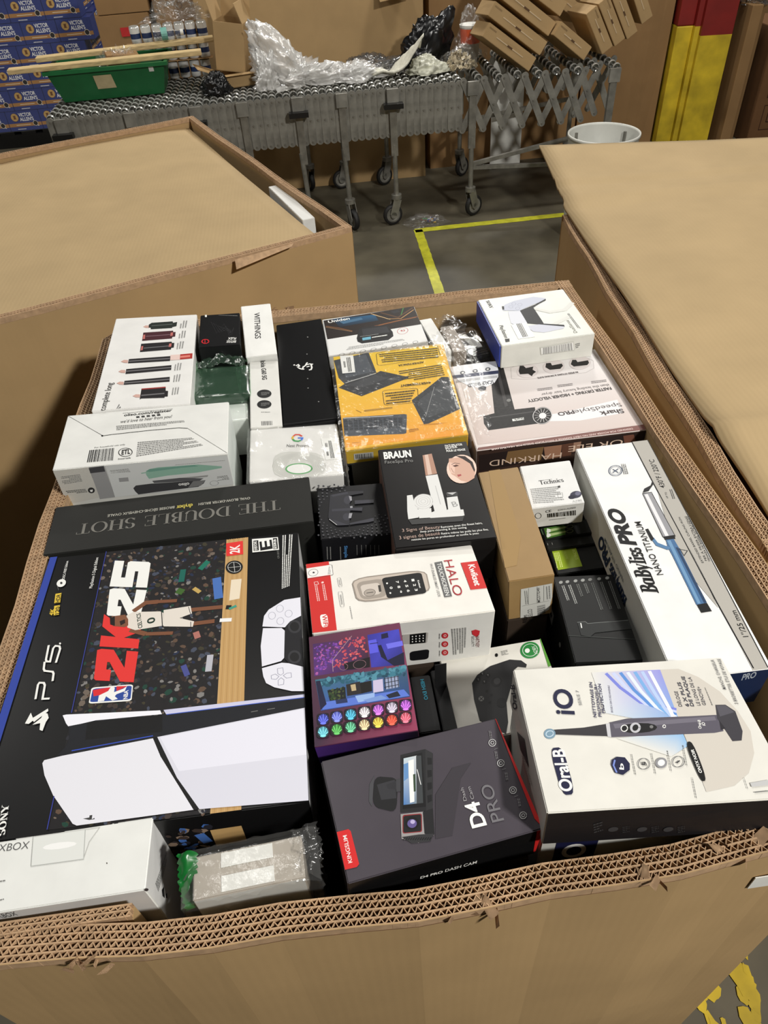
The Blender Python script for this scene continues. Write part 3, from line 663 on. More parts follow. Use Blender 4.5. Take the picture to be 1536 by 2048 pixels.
('L', (238, 238, 234), 2.6, [(52.5, 194.2), (51.3, 205.2), (49.6, 208.3), (39.1, 211.2), (37.3, 214.3), (35.8, 225.6)]),
('L', (238, 238, 234), 2.6, [(35.1, 251.6), (36.8, 228.5), (38.3, 225.5), (42.7, 224.7), (42, 245.7), (43.9, 249.2), (49.4, 247.8), (51.2, 243.4), (50.5, 221.9)]),
('E', (238, 238, 234), (49.2, 252.2), (1.3, -0.2), (0.4, -1.7), 0), ('P', (238, 238, 234), [(33.4, 137.6), (36.7, 151.7), (40.9, 144.1), (55.8, 154.7), (57.1, 151.1), (43.5, 138.1), (41.8, 140.3), (38, 136.4)]),
('P', (238, 238, 234), [(42.7, 134.7), (50.8, 142.7), (52.1, 149.5), (56.9, 147.8), (59.7, 141.5), (57.6, 136.2), (56.4, 124.6), (52.6, 126.7), (51.3, 135.7)]),
('P', (222, 190, 60), [(27.3, 318.9), (34.7, 319.3), (37, 302.1), (30.1, 302)]), ('T', '120', (36.6, 303.6), 97.2, 13.5, 4.9, (14, 14, 14), 'b'),
('P', (222, 190, 60), [(24.1, 341.2), (32.1, 341.9), (34, 323.9), (26.2, 323.9)]), ('T', 'HDR', (33.2, 324.7), 95.6, 15.5, 5.5, (14, 14, 14), 'b'), ('T', '4K', (29.8, 302.4), 92.3, 12.5, 5.7, (222, 190, 60), 'b'),
('E', (238, 238, 234), (27.8, 360.9), (6, 1.5), (2.2, -7.4), 0), ('E', (60, 60, 60), (27.8, 360.9), (1.7, 0.1), (0.8, -2.5), 0), ('L', (120, 120, 118), 0.5, [(26.9, 347.7), (23.3, 356.8)]),
('T', 'DISC-FREE Edition', (30.8, 368.4), 93.2, 35.6, 3.5, (238, 238, 234), 'r'), ('T', 'PlayStation 5 Digital Edition', (73.1, 344.8), 91.8, 59.9, 4.2, (238, 238, 234), 'r')]),
('ps5','top','maker_lettering',[
('T', 'SONY', (45.9, 5.1), 97.9, 34.9, 7.2, (238, 238, 234), 'sb')]),
('ps5','front','stadium_picture',[
('P', (196, 160, 106), [(249.4, 79.5), (283.3, 80.7), (283.5, 42.8), (249, 39.3)]),
('S', [(201.1, 89.8), (249.8, 90.5), (239.1, 35.8), (196.7, 32.6)], 40, 2.5, 7, [(62, 52, 48), (38, 38, 46), (70, 110, 180), (140, 120, 104)]), ('L', (70, 110, 180), 11, [(236.5, 74.1), (242.1, 51.3)])]),
('double','top','lettering',[
('T', 'THE DOUBLE SHOT', (350.4, 57), 179.9, 308.4, 22.6, (118, 116, 110), 's'), ('T', 'OVAL BLOW-DRYER BRUSH', (304.1, 72.1), 179.9, 80.4, 5.3, (170, 168, 158), 'b'),
('T', 'drybar', (214.6, 73.1), -178.4, 25.1, 8.9, (206, 190, 90), 'sb'), ('T', 'BROSSE SÈCHE-CHEVEUX OVALE', (186.6, 72.5), -179.3, 102.2, 5.3, (170, 168, 158), 'b')]),
('oliso','top','flap_seams',[
('L', (70, 70, 68), 0.7, [(0.4, 139.8), (65.6, 77)]), ('L', (36, 36, 34), 1.3, [(65.3, 75.7), (79.8, 77), (140.3, 79.2), (189, 79), (203.6, 75.4)]), ('L', (90, 90, 86), 0.6, [(203.6, 75.4), (269.7, 1.7)]),
('E', (14, 14, 14), (65.7, 76), (1.7, -0.3), (0.3, -2.1), 0)]),
('oliso','top','lettering',[
('T', 'oliso.com/register', (94.8, 124.3), 1.6, 79.5, 6.8, (60, 60, 58), 'b'), ('X', (120, 120, 118), [(91.9, 134.3), (175.7, 134.5), (175.8, 132.2), (92.2, 132)], 1, 0.9),
('P', (60, 60, 60), [(115.4, 121.3), (120.5, 121.3), (121.8, 116.7), (116.3, 116.4)]), ('P', (60, 60, 60), [(124, 121.5), (129.1, 121.4), (130.4, 116.9), (124.9, 116.6)]),
('P', (60, 60, 60), [(132.6, 121.7), (137.8, 121.6), (139, 117.1), (133.5, 116.8)]), ('P', (60, 60, 60), [(141.2, 121.9), (146.4, 121.8), (147.6, 117.3), (142.1, 117)]),
('P', (60, 60, 60), [(149.8, 122), (155, 122), (156.3, 117.4), (150.7, 117.2)]), ('T', "we'd love to hear from you!", (91.4, 106.1), 1.8, 84.5, 8.1, (90, 90, 88), 'i'),
('X', (120, 120, 118), [(85.3, 99.9), (195.9, 98.5), (199, 89.5), (87.4, 86.3)], 3, 0.55), ('T', 'For household use only', (57.7, 44.6), 1.8, 48.1, 3.4, (100, 100, 98), 'r'),
('X', (120, 120, 118), [(125.4, 51.3), (211.7, 50.1), (231.5, 25.7), (126.5, 12.4)], 8, 0.62), ('K', (14, 14, 14), [(50.7, 41), (90.8, 41.1), (93.1, 9.7), (51, 10.8)]),
('E', (14, 14, 14), (108.3, 27.4), (10.6, -0.3), (2, -10.7), 1.1), ('T', 'ETL', (102.8, 22.3), 3, 13.3, 11.5, (14, 14, 14), 'b'), ('T', 'Intertek', (99, 10.1), 0.9, 19.7, 3.9, (14, 14, 14), 'r')]),
('oliso','front','appliance_picture',[
('P', (196, 194, 186), [(0.5, 157.4), (54.2, 159.6), (54.4, 94.6), (0.4, 86.1)]), ('P', (150, 150, 150), [(55, 159.6), (78.7, 159.6), (77.3, 91.4), (53.2, 90.4)]),
('P', (70, 70, 72), [(54.6, 157.5), (77.6, 158.9), (76.9, 147.5), (53.9, 146.7)]), ('P', (206, 208, 206), [(79.9, 159.6), (269.3, 157.2), (269.7, 94.5), (77.3, 91.4)]),
('P', (140, 178, 160), [(137.4, 138.6), (143.7, 143.9), (158.4, 145.9), (220.4, 144.1), (257.1, 135.5), (256.6, 132.3), (216.2, 127.3), (168.5, 126.8), (139.1, 123.8), (136.9, 132.3)]),
('P', (112, 156, 140), [(137.9, 140.5), (145.8, 144.2), (215.1, 143.6), (220.7, 140.2), (192, 140.5), (142.4, 138)]), ('L', (140, 178, 160), 2, [(129.9, 136.8), (142.4, 138)]),
('P', (150, 150, 148), [(144.2, 119.2), (232.5, 119.8), (230.9, 116.3), (145.3, 115)]), ('P', (90, 90, 92), [(143, 118.8), (187.7, 119.7), (224.1, 113.8), (217.1, 109.6), (145, 113.9)]),
('P', (64, 64, 66), [(110.3, 107.1), (115.7, 112.4), (140.7, 113.3), (226.5, 109.5), (222.1, 102.5), (212.5, 96.5), (144.7, 94), (115, 92.4), (111.6, 99.9)]),
('P', (120, 120, 120), [(206.6, 109.8), (226.5, 109.5), (217.1, 98.5), (195.7, 96.7)]), ('T', 'oliso', (199.5, 107.8), -178.4, 17.5, 6.2, (238, 238, 234), 'b')]),
('oliso','front','lettering',[
('X', (120, 120, 118), [(112.8, 149.5), (83.7, 148.9), (84.8, 142.6), (114.8, 141.5)], 4, 0.6), ('P', (150, 150, 150), [(93.6, 131.5), (108.2, 131.3), (107.3, 122.9), (92.6, 123.2)]),
('X', (120, 120, 118), [(37.7, 147.1), (8.8, 146.2), (6.4, 128.4), (37.4, 131.3)], 6, 0.7), ('X', (60, 60, 60), [(36.9, 115.8), (6.4, 115.6), (7.7, 106.6), (38.5, 107.5)], 3, 0.8),
('E', (50, 50, 50), (45.3, 111.2), (5.3, -0.1), (-0.9, -6.2), 0), ('P', (238, 238, 234), [(43.1, 112.1), (48.2, 112.6), (45.9, 107.7), (43.2, 108.1)]),
('X', (120, 120, 118), [(262.3, 116), (245.4, 115.3), (245.8, 105.2), (264.9, 105.6)], 4, 0.6), ('X', (120, 120, 118), [(264.3, 147.9), (185.4, 148.2), (185.1, 146.9), (264.1, 146.6)], 1, 0.8),
('E', (160, 160, 160), (239.2, 101.4), (6.7, -0.3), (-0.5, -5.2), 0.8)]),
('dyson','top','attachment_pictures',[
('P', (206, 168, 156), [(58.1, 305), (62.7, 310.7), (69.8, 309.3), (70.3, 298.3), (63.6, 299.7)]),
('P', (36, 42, 38), [(68.7, 313.3), (73.7, 321), (115.6, 322.4), (116.5, 315.8), (124.6, 318.7), (124.2, 300), (116.2, 296.6), (116.2, 292.8), (74, 292.3), (73.7, 299.2), (69.2, 300.4)]),
('L', (90, 96, 92), 3, [(74.5, 307.4), (115.5, 309.5)]), ('P', (70, 34, 40), [(60.8, 278.9), (118.6, 280.5), (119.6, 274.1), (124, 274.2), (124.2, 254.5), (118.7, 253.9), (118.6, 247.3), (61.5, 244.2)]),
('P', (190, 110, 104), [(61.7, 268.9), (65.3, 270), (66.3, 251.7), (61.9, 251.3)]), ('P', (190, 110, 104), [(114.6, 272.3), (119, 273), (119.3, 258.8), (114.3, 258.1)]),
('L', (120, 92, 100), 3, [(67.1, 262.2), (114, 264)]), ('P', (34, 32, 34), [(61, 231.8), (118.5, 233.5), (119.7, 228), (124.1, 228.1), (124.1, 208.7), (119.5, 208.1), (119.1, 201.8), (61.6, 198.7)]),
('P', (190, 110, 104), [(62.2, 221.7), (65.6, 222.1), (66, 205.6), (62.4, 204.9)]), ('P', (190, 110, 104), [(114.4, 225.7), (119, 226.3), (119, 212.8), (114.1, 212.3)]),
('L', (110, 110, 112), 3, [(67.2, 213.2), (114.1, 216.3)]), ('P', (206, 168, 156), [(30, 165.4), (34.9, 171.1), (42.6, 169.6), (43.3, 158.6), (36.1, 160.1)]),
('P', (34, 32, 34), [(43.8, 173), (119.6, 175.1), (120.2, 156.7), (43.9, 157.1)]), ('L', (110, 108, 110), 4, [(44.4, 164.7), (119.4, 165.6)]),
('P', (206, 168, 156), [(29.6, 128.1), (34.3, 133.5), (41.8, 132), (42.5, 121.5), (35.5, 123)]), ('P', (34, 32, 34), [(43, 135.3), (123.9, 139.9), (124.4, 122.3), (43.4, 117.7)]),
('L', (110, 108, 110), 4, [(43.6, 127.3), (123.6, 130.9)]), ('P', (206, 168, 156), [(31.3, 86), (36, 91.2), (43.3, 89.7), (44, 79.7), (37.1, 81.1)]),
('P', (34, 32, 34), [(44.5, 92.8), (123.6, 96.9), (124.2, 80), (44.4, 79.3)]), ('L', (110, 108, 110), 4, [(45.1, 85.2), (123.4, 88.2)]),
('P', (226, 200, 192), [(119.7, 179), (137.7, 179.5), (138.3, 158.8), (120.4, 158.9)]), ('P', (170, 50, 44), [(138, 179.5), (160.7, 181.1), (160.9, 160.9), (138.2, 159.4)]),
('P', (220, 130, 118), [(138.6, 173.2), (156.6, 174.3), (156.7, 167), (138.5, 165.4)]), ('P', (206, 168, 156), [(63.8, 38.5), (68.6, 43.7), (76.1, 42.2), (76.7, 32.2), (69.6, 33.6)]),
('P', (34, 32, 34), [(77, 61.8), (118.5, 62.8), (119.4, 49), (123.7, 47.5), (124.1, 29.3), (119.2, 29.4), (118.7, 25.7), (79.3, 28.5), (77.1, 25.5), (77, 40.1)]), ('L', (150, 48, 44), 4, [(77.4, 59.8), (118.6, 60.9)]),
('L', (108, 106, 108), 4, [(78.4, 38.5), (117.8, 40.1)])]),
('dyson','top','lettering',[
('T', 'complete long', (22.9, -2.2), 88.8, 91, 10.7, (60, 58, 56), 'r'), ('X', (150, 150, 148), [(144.5, 291.2), (145.7, 322), (130.2, 322.6), (129.9, 288.5)], 3, 0.6),
('X', (150, 150, 148), [(144, 247.8), (145.1, 277.2), (129.9, 277.9), (129.7, 245.3)], 3, 0.6), ('X', (150, 150, 148), [(142.2, 203.5), (143.3, 231.6), (128.5, 232.3), (128.3, 201.2)], 3, 0.6),
('X', (150, 150, 148), [(142, 120.6), (143.1, 146.2), (128.9, 146.9), (128.7, 118.6)], 3, 0.6), ('X', (150, 150, 148), [(142.2, 79.2), (143.3, 103.6), (129.4, 104.4), (129.2, 77.4)], 3, 0.6),
('X', (150, 150, 148), [(142, 35), (143, 58.2), (129.5, 59), (129.3, 33.3)], 3, 0.6), ('X', (110, 110, 110), [(40.5, 0.4), (43.2, 16.5), (49.2, 0.4), (44.7, 0.4)], 2, 0.5)]),
('beats','top','lettering',[
('L', (48, 48, 50), 0.7, [(21.8, 97.4), (33.8, 50), (48.3, 85.8), (59.6, 31.5)]), ('L', (48, 48, 50), 0.7, [(26.5, 92), (38.9, 52.3), (51.4, 76.2), (61.1, 38.7)]),
('L', (48, 48, 50), 0.7, [(31, 86.8), (44.1, 54.5), (54.4, 66.6), (62.6, 45.9)]), ('L', (48, 48, 50), 0.7, [(35.6, 81.5), (49.2, 56.8), (57.4, 57.1), (64.1, 53.1)]),
('L', (48, 48, 50), 0.7, [(40.2, 76.2), (54.4, 59), (60.4, 47.7), (65.6, 60.4)]), ('L', (48, 48, 50), 0.7, [(44.7, 71), (59.6, 61.3), (63.3, 38.4), (67.1, 67.8)]),
('E', (196, 32, 40), (12.4, 21.6), (6.5, -0.2), (0.6, -7.9), 2.4), ('L', (196, 32, 40), 1.4, [(11.5, 29.7), (11.9, 13.8)]), ('T', 'BEATS FLEX', (72, 16.7), 171.9, 18.4, 8.6, (238, 238, 234), 'b'),
('T', 'FLEX', (72.1, 28.3), 171.9, 15.6, 7.9, (238, 238, 234), 'b'), ('X', (120, 120, 118), [(74.9, 113.4), (36.6, 122.1), (36.6, 125.3), (74.9, 118.2)], 1, 0.7),
('P', (238, 238, 234), [(8.9, 128.3), (12.8, 128.3), (13.1, 119), (9.3, 119.6)])]),
('withings','top','lettering',[
('T', 'WITHINGS', (25.6, 124.3), -92.8, 75.1, 11.5, (40, 40, 40), 'r')]),
('nokia','top','lettering',[
('T', 'Nokia G60 5G', (22.1, 224.9), -88.4, 74.6, 8.9, (60, 60, 60), 'b'), ('E', (30, 30, 30), (26.6, 103), (13.3, -0.2), (0.4, -13.6), 0),
('X', (120, 120, 118), [(20.8, 108.6), (36.6, 108.1), (36.2, 97), (20.6, 97.5)], 3, 0.7), ('E', (30, 30, 30), (25.8, 69), (13, -0.2), (0.4, -13.1), 0),
('X', (120, 120, 118), [(20.1, 74.4), (35.6, 73.9), (35.3, 63.2), (19.9, 63.7)], 3, 0.7), ('X', (120, 120, 118), [(19.9, 46.6), (35.4, 44.9), (35.3, 42), (19.8, 43.7)], 1, 0.5),
('K', (120, 120, 118), [(19.3, 17.5), (38.6, 16.5), (38.8, 4.1), (19.7, 5.1)])]),
('callig','top','brush_sign',[
('L', (238, 238, 234), 3.2, [(55.8, 197.9), (51.4, 188), (47.4, 183.6)]), ('L', (238, 238, 234), 3.2, [(52.2, 189.2), (59.8, 191.3), (66.3, 188.1)]),
('L', (238, 238, 234), 3.2, [(62.6, 189.1), (63.2, 176.6), (61.3, 170.3), (56.9, 170.1)]), ('L', (238, 238, 234), 3.2, [(53.2, 182), (59.2, 183.1)]),
('L', (238, 238, 234), 3.2, [(47.6, 186.3), (44.7, 176.1), (48.3, 175.1)]), ('L', (238, 238, 234), 3.2, [(33, 191.6), (37.6, 194.5), (39.5, 188.5), (34.9, 185.6)]),
('L', (238, 238, 234), 3.2, [(28.8, 196.9), (30.9, 193.6)]), ('L', (238, 238, 234), 3.2, [(37, 183.6), (41.2, 178.4), (46.9, 175.5)]), ('E', (120, 120, 118), (62.9, 294.1), (1.6, -0.5), (-0.1, -2.3), 0),
('E', (120, 120, 118), (57.1, 228.7), (1.4, -0.4), (-0.2, -2.1), 0), ('E', (120, 120, 118), (52.7, 140.5), (1.4, -0.3), (-0.1, -1.9), 0), ('E', (120, 120, 118), (51.3, 108.6), (1.4, -0.3), (-0.2, -1.8), 0),
('E', (120, 120, 118), (67.4, 59.9), (1.4, -0.4), (-0.1, -1.8), 0), ('L', (60, 60, 60), 0.8, [(0.4, 6.2), (89.3, 2.7)])]),
('greenbox','top','lettering',[
('T', 'iWALK', (15, 35), 83.9, 40.2, 7, (60, 92, 76), 'r'), ('X', (50, 80, 66), [(81.5, 79.4), (87.1, 6.4), (94, 5.4), (90.4, 78.1)], 3, 0.4)]),
('whitesmall','top','lettering',[
('X', (120, 120, 118), [(67.1, 52.8), (42.5, 52.8), (42.6, 52.8), (67, 52.8)], 2, 0.6)]),
('google','top','device_picture',[

('P', (208, 208, 202), [(123.5, 42.6), (120.3, 53.2), (111.3, 62.2), (98.8, 67.1), (65.2, 72.5), (52.5, 71.5), (43, 64.8), (39.3, 54.2), (38.3, 25.4), (41.4, 14.5), (50.5, 6.1), (63.1, 2.2), (97.1, 0.4), (110, 0.6), (119.4, 6.8), (123, 16.1)]),
('E', (178, 178, 172), (81.3, 32.3), (43.3, -5.2), (-0.9, -33.4), 0.5), ('E', (178, 178, 172), (81.3, 32.3), (40.7, -4.8), (-0.9, -31.3), 0.5), ('E', (178, 178, 172), (81.3, 32.3), (38, -4.5), (-0.8, -29.2), 0.5),
('E', (178, 178, 172), (81.3, 32.3), (35.3, -4.1), (-0.7, -27.1), 0.5), ('E', (178, 178, 172), (81.3, 32.3), (32.6, -3.8), (-0.6, -25), 0.5), ('E', (178, 178, 172), (81.3, 32.3), (29.9, -3.4), (-0.5, -22.8), 0.5),
('E', (178, 178, 172), (81.3, 32.3), (27.2, -3.1), (-0.5, -20.7), 0.5), ('E', (178, 178, 172), (81.3, 32.3), (24.5, -2.7), (-0.4, -18.6), 0.5), ('E', (178, 178, 172), (81.3, 32.3), (21.9, -2.4), (-0.3, -16.4), 0.5),
('E', (236, 236, 232), (80.7, 23.6), (20.4, -1.7), (-0.2, -12.5), 0), ('E', (92, 168, 100), (80.7, 23.6), (21.1, -1.8), (-0.2, -13.4), 2.6)]),
('google','top','lettering',[
('L', (214, 70, 58), 3.4, [(89.5, 113.6), (84.6, 119.1), (78.3, 119.9), (74.4, 115.5)]), ('L', (226, 180, 50), 3.4, [(74.4, 115.5), (72.7, 111.4), (73.2, 107.1)]),
('L', (60, 160, 84), 3.4, [(73.2, 107.1), (76.1, 101.9), (82.3, 100), (87.1, 102)]), ('L', (66, 120, 220), 3.4, [(87.1, 102), (89.8, 107), (89.9, 108.6), (82.1, 109.7)]),
('T', 'Nest Protect', (62, 85.8), -6.7, 38.5, 7.8, (120, 120, 118), 'r')]),
('google','top','barcode_label',[
('P', (238, 238, 234), [(121.7, 102.6), (147.6, 100.5), (143.8, 41.4), (125.6, 41.3)]), ('K', (14, 14, 14), [(133.7, 94.3), (138.8, 94.2), (141.3, 44.3), (134.6, 43.9)]),
('X', (120, 120, 118), [(127.3, 92.5), (131.3, 92.5), (132.6, 44.1), (128.8, 43.9)], 2, 0.7)]),
('uniden','top','night_road_picture',[
('P', (34, 24, 20), [(2.9, 152), (199.9, 157.3), (200.6, 72.9), (3.7, 67.6)]), ('G', [(22.6, 151.2), (113.1, 145.6), (117.5, 116.9), (33.5, 112.1)], [(20, 60, 90), (30, 90, 130), (24, 50, 70), (24, 28, 36)]),
('P', (70, 110, 140), [(35.9, 135.8), (82.9, 141.4), (85.8, 131.4), (43.1, 124.6)]), ('L', (196, 150, 90), 2, [(105.5, 152.6), (138.5, 117.1), (164.7, 111.1), (197.5, 141.9)]),
('L', (226, 200, 150), 1.2, [(109, 146.9), (142.1, 113.7)]), ('L', (110, 66, 36), 5, [(105.9, 94), (161.3, 103.2), (200.6, 108.3)]), ('L', (180, 120, 60), 1.2, [(114.5, 95.7), (163.7, 104.7), (195.3, 106)]),
('L', (120, 80, 50), 3, [(5.6, 125.1), (33.1, 107.8), (57.7, 87.2)]), ('L', (200, 160, 110), 0.8, [(5.2, 120.8), (57.4, 85.1)]), ('L', (60, 130, 60), 2, [(177.6, 157.3), (166.5, 124.1)]),
('L', (90, 60, 36), 4, [(126.5, 150.6), (159.5, 117.2), (197.1, 151.4)]), ('P', (40, 40, 44), [(147.5, 148.6), (162.8, 150.7), (167.8, 142.1), (154.2, 137.2)]),
('T', 'Uniden', (12.1, 137.4), 3.1, 46.6, 10.8, (238, 238, 234), 'b')]),
('uniden','top','device_picture',[
('P', (232, 232, 230), [(3.7, 67.6), (200.6, 72.9), (200.6, 0.4), (1.8, 0.4)]),
('P', (30, 30, 32), [(62.9, 53.8), (72.6, 91.2), (81.6, 98), (132.4, 91), (138.6, 58), (137.3, 40.7), (124.9, 27.9), (71, 29.5), (63.2, 39.2)]),
('P', (50, 50, 54), [(78.5, 89.4), (129.6, 85.8), (132.8, 59.8), (77.1, 62)]), ('P', (16, 16, 18), [(67.3, 56.6), (135.4, 56.9), (130.7, 37.3), (66.4, 40.3)]),
('P', (110, 176, 200), [(74.3, 52.4), (92.2, 52.8), (90.7, 41.6), (73.8, 41.8)]), ('X', (238, 238, 234), [(94, 51.4), (126.6, 52.4), (125.3, 44.4), (93.4, 44.1)], 1, 0.9),
('L', (238, 238, 234), 0.6, [(70.6, 58.6), (109.2, 58.6)]), ('E', (190, 90, 90), (159, 56.8), (11.2, 0.8), (-1, -13.2), 1), ('T', 'R3', (155.4, 54.5), 0, 8.5, 6.6, (190, 60, 60), 'b')]),
('uniden','top','lettering',[
('X', (120, 120, 118), [(44.5, 24.5), (152.4, 24.5), (160.2, 11.9), (36.1, 11)], 3, 0.55), ('E', (110, 110, 112), (27.4, -2.2), (5.1, 0.1), (0, -4.6), 0.8),
('E', (110, 110, 112), (48.5, -1.4), (5.1, 0.1), (-0.1, -4.6), 0.8), ('E', (110, 110, 112), (69.7, -0.6), (5.1, 0.1), (-0.2, -4.7), 0.8), ('E', (110, 110, 112), (90.8, 0.2), (5.2, 0.1), (-0.2, -4.7), 0.8),
('E', (110, 110, 112), (112.1, 1), (5.1, 0.1), (-0.3, -4.7), 0.8), ('E', (110, 110, 112), (133.3, 1.8), (5.2, 0.1), (-0.3, -4.7), 0.8), ('E', (110, 110, 112), (154.7, 2.6), (5.1, 0.1), (-0.4, -4.7), 0.8),
('E', (110, 110, 112), (176.1, 3.4), (5.1, 0.1), (-0.5, -4.7), 0.8)]),
('zagg','top','tablet_pictures',[
('G', [(0.4, 245), (200.7, 240.9), (205.4, 60.2), (0.4, 81.1)], [(236, 196, 40), (236, 196, 40), (240, 180, 50), (240, 184, 50)]),
('G', [(0.4, 83.6), (207, 59.9), (202.8, 0.4), (1.6, 6.6)], [(240, 182, 50), (240, 178, 50), (238, 160, 50), (240, 164, 50)]),
('P', (46, 50, 56), [(0.4, 235), (64.5, 245), (68, 243.4), (75.9, 185.2), (14.2, 165.7), (5, 183.7)]), ('P', (70, 76, 84), [(14.3, 237.9), (62, 240.2), (70, 189.1), (18.3, 181.2)]),
('P', (40, 42, 46), [(2.7, 157.2), (16.1, 166.7), (74.9, 184.1), (83.6, 188.5), (131.8, 162.3), (131.4, 159.6), (41.5, 126.7)]), ('L', (214, 214, 210), 1.2, [(16.5, 167.9), (74.3, 183.6)]),
('P', (58, 60, 64), [(17.5, 162.4), (73.4, 178.9), (95.4, 166.5), (43, 149.5)]), ('P', (44, 48, 52), [(128.3, 99.7), (191.4, 151.4), (204.3, 148.4), (208.4, 62.6), (148.1, 37), (140.2, 36)]),
('P', (62, 66, 70), [(136.8, 95.5), (191.1, 134.8), (200.8, 119.8), (203.9, 70.4), (150.3, 50.6)]), ('L', (180, 180, 180), 1, [(203.2, 132.5), (203.4, 68)]), ('L', (160, 160, 160), 0.8, [(173.8, 127.5), (145.7, 53.9)]),
('P', (70, 76, 84), [(114.7, 64.5), (114, 66), (111.7, 67.4), (108.4, 68.1), (9.8, 78.2), (6.5, 78.2), (4, 77.4), (3, 76.1), (2, 35.3), (2.8, 33.8), (5.1, 32.6), (8.3, 31.8), (101, 20.4), (104.2, 20.4), (106.7, 21.1), (107.7, 22.4)]),
('L', (220, 220, 214), 1.2, [(4.3, 77), (91, 67.4)]), ('P', (44, 48, 54), [(3.7, 46.7), (9.9, 46), (10.2, 51.1), (3.9, 51.8)]), ('P', (44, 48, 54), [(12.1, 45.7), (18.4, 45), (18.6, 50.1), (12.3, 50.8)]),
('P', (44, 48, 54), [(20.5, 44.8), (26.8, 44.1), (27.1, 49.2), (20.8, 49.9)]), ('P', (44, 48, 54), [(28.9, 43.9), (35.2, 43.2), (35.5, 48.2), (29.2, 48.9)]),
('P', (44, 48, 54), [(37.3, 42.9), (43.6, 42.2), (44, 47.2), (37.7, 48)]), ('P', (44, 48, 54), [(45.7, 42), (52, 41.3), (52.4, 46.3), (46.1, 47)]),
('P', (44, 48, 54), [(54.1, 41), (60.4, 40.4), (60.9, 45.3), (54.6, 46)]), ('P', (44, 48, 54), [(62.5, 40.1), (68.8, 39.4), (69.3, 44.4), (63, 45.1)]),
('P', (44, 48, 54), [(70.9, 39.2), (77.2, 38.5), (77.7, 43.4), (71.5, 44.1)]), ('P', (44, 48, 54), [(79.3, 38.3), (85.6, 37.6), (86.2, 42.4), (79.9, 43.2)]),
('P', (44, 48, 54), [(87.7, 37.3), (93.9, 36.6), (94.6, 41.5), (88.3, 42.2)]), ('P', (44, 48, 54), [(96.1, 36.4), (102.3, 35.7), (103, 40.5), (96.8, 41.2)]),
('P', (44, 48, 54), [(3.9, 53.5), (10.2, 52.7), (10.4, 57.9), (4.1, 58.6)]), ('P', (44, 48, 54), [(12.4, 52.5), (18.7, 51.8), (18.9, 56.9), (12.6, 57.6)]),
('P', (44, 48, 54), [(20.9, 51.5), (27.2, 50.8), (27.5, 55.9), (21.1, 56.7)]), ('P', (44, 48, 54), [(29.3, 50.6), (35.6, 49.8), (36, 54.9), (29.6, 55.7)]),
('P', (44, 48, 54), [(37.8, 49.6), (44.1, 48.9), (44.5, 53.9), (38.2, 54.7)]), ('P', (44, 48, 54), [(46.3, 48.6), (52.6, 47.9), (53, 52.9), (46.7, 53.7)]),
('P', (44, 48, 54), [(54.7, 47.7), (61, 46.9), (61.5, 51.9), (55.2, 52.7)]), ('P', (44, 48, 54), [(63.2, 46.7), (69.5, 46), (70, 50.9), (63.7, 51.7)]),
('P', (44, 48, 54), [(71.6, 45.7), (77.9, 45), (78.5, 49.9), (72.2, 50.7)]), ('P', (44, 48, 54), [(80.1, 44.8), (86.4, 44), (87, 49), (80.7, 49.7)]),
('P', (44, 48, 54), [(88.5, 43.8), (94.8, 43.1), (95.5, 48), (89.1, 48.7)]), ('P', (44, 48, 54), [(97, 42.8), (103.2, 42.1), (103.9, 47), (97.6, 47.7)]),
('P', (44, 48, 54), [(4.1, 60.3), (10.5, 59.6), (10.7, 64.8), (4.3, 65.5)]), ('P', (44, 48, 54), [(12.7, 59.3), (19, 58.6), (19.3, 63.7), (12.9, 64.5)]),
('P', (44, 48, 54), [(21.2, 58.3), (27.6, 57.6), (27.9, 62.7), (21.5, 63.5)]), ('P', (44, 48, 54), [(29.7, 57.3), (36.1, 56.6), (36.4, 61.7), (30.1, 62.4)]),
('P', (44, 48, 54), [(38.3, 56.3), (44.6, 55.6), (45, 60.6), (38.6, 61.4)]), ('P', (44, 48, 54), [(46.8, 55.3), (53.1, 54.6), (53.6, 59.6), (47.2, 60.4)]),
('P', (44, 48, 54), [(55.3, 54.3), (61.6, 53.6), (62.1, 58.6), (55.8, 59.4)]), ('P', (44, 48, 54), [(63.8, 53.3), (70.2, 52.6), (70.7, 57.6), (64.3, 58.3)]),
('P', (44, 48, 54), [(72.3, 52.3), (78.7, 51.6), (79.2, 56.5), (72.9, 57.3)]), ('P', (44, 48, 54), [(80.8, 51.3), (87.2, 50.6), (87.8, 55.5), (81.4, 56.3)]),
('P', (44, 48, 54), [(89.3, 50.3), (95.7, 49.6), (96.3, 54.5), (90, 55.2)]), ('P', (44, 48, 54), [(97.8, 49.3), (104.2, 48.6), (104.9, 53.5), (98.5, 54.2)]),
('P', (44, 48, 54), [(4.4, 67.2), (10.8, 66.4), (11, 71.7), (4.5, 72.5)]), ('P', (44, 48, 54), [(13, 66.2), (19.4, 65.4), (19.6, 70.6), (13.2, 71.4)]),
('P', (44, 48, 54), [(21.6, 65.1), (28, 64.4), (28.3, 69.5), (21.8, 70.3)]), ('P', (44, 48, 54), [(30.2, 64.1), (36.5, 63.3), (36.9, 68.5), (30.5, 69.3)]),
('P', (44, 48, 54), [(38.7, 63.1), (45.1, 62.3), (45.5, 67.4), (39.1, 68.2)]), ('P', (44, 48, 54), [(47.3, 62), (53.7, 61.3), (54.1, 66.4), (47.7, 67.1)]),
('P', (44, 48, 54), [(55.9, 61), (62.3, 60.2), (62.8, 65.3), (56.3, 66.1)]), ('P', (44, 48, 54), [(64.5, 60), (70.8, 59.2), (71.4, 64.2), (65, 65)]),
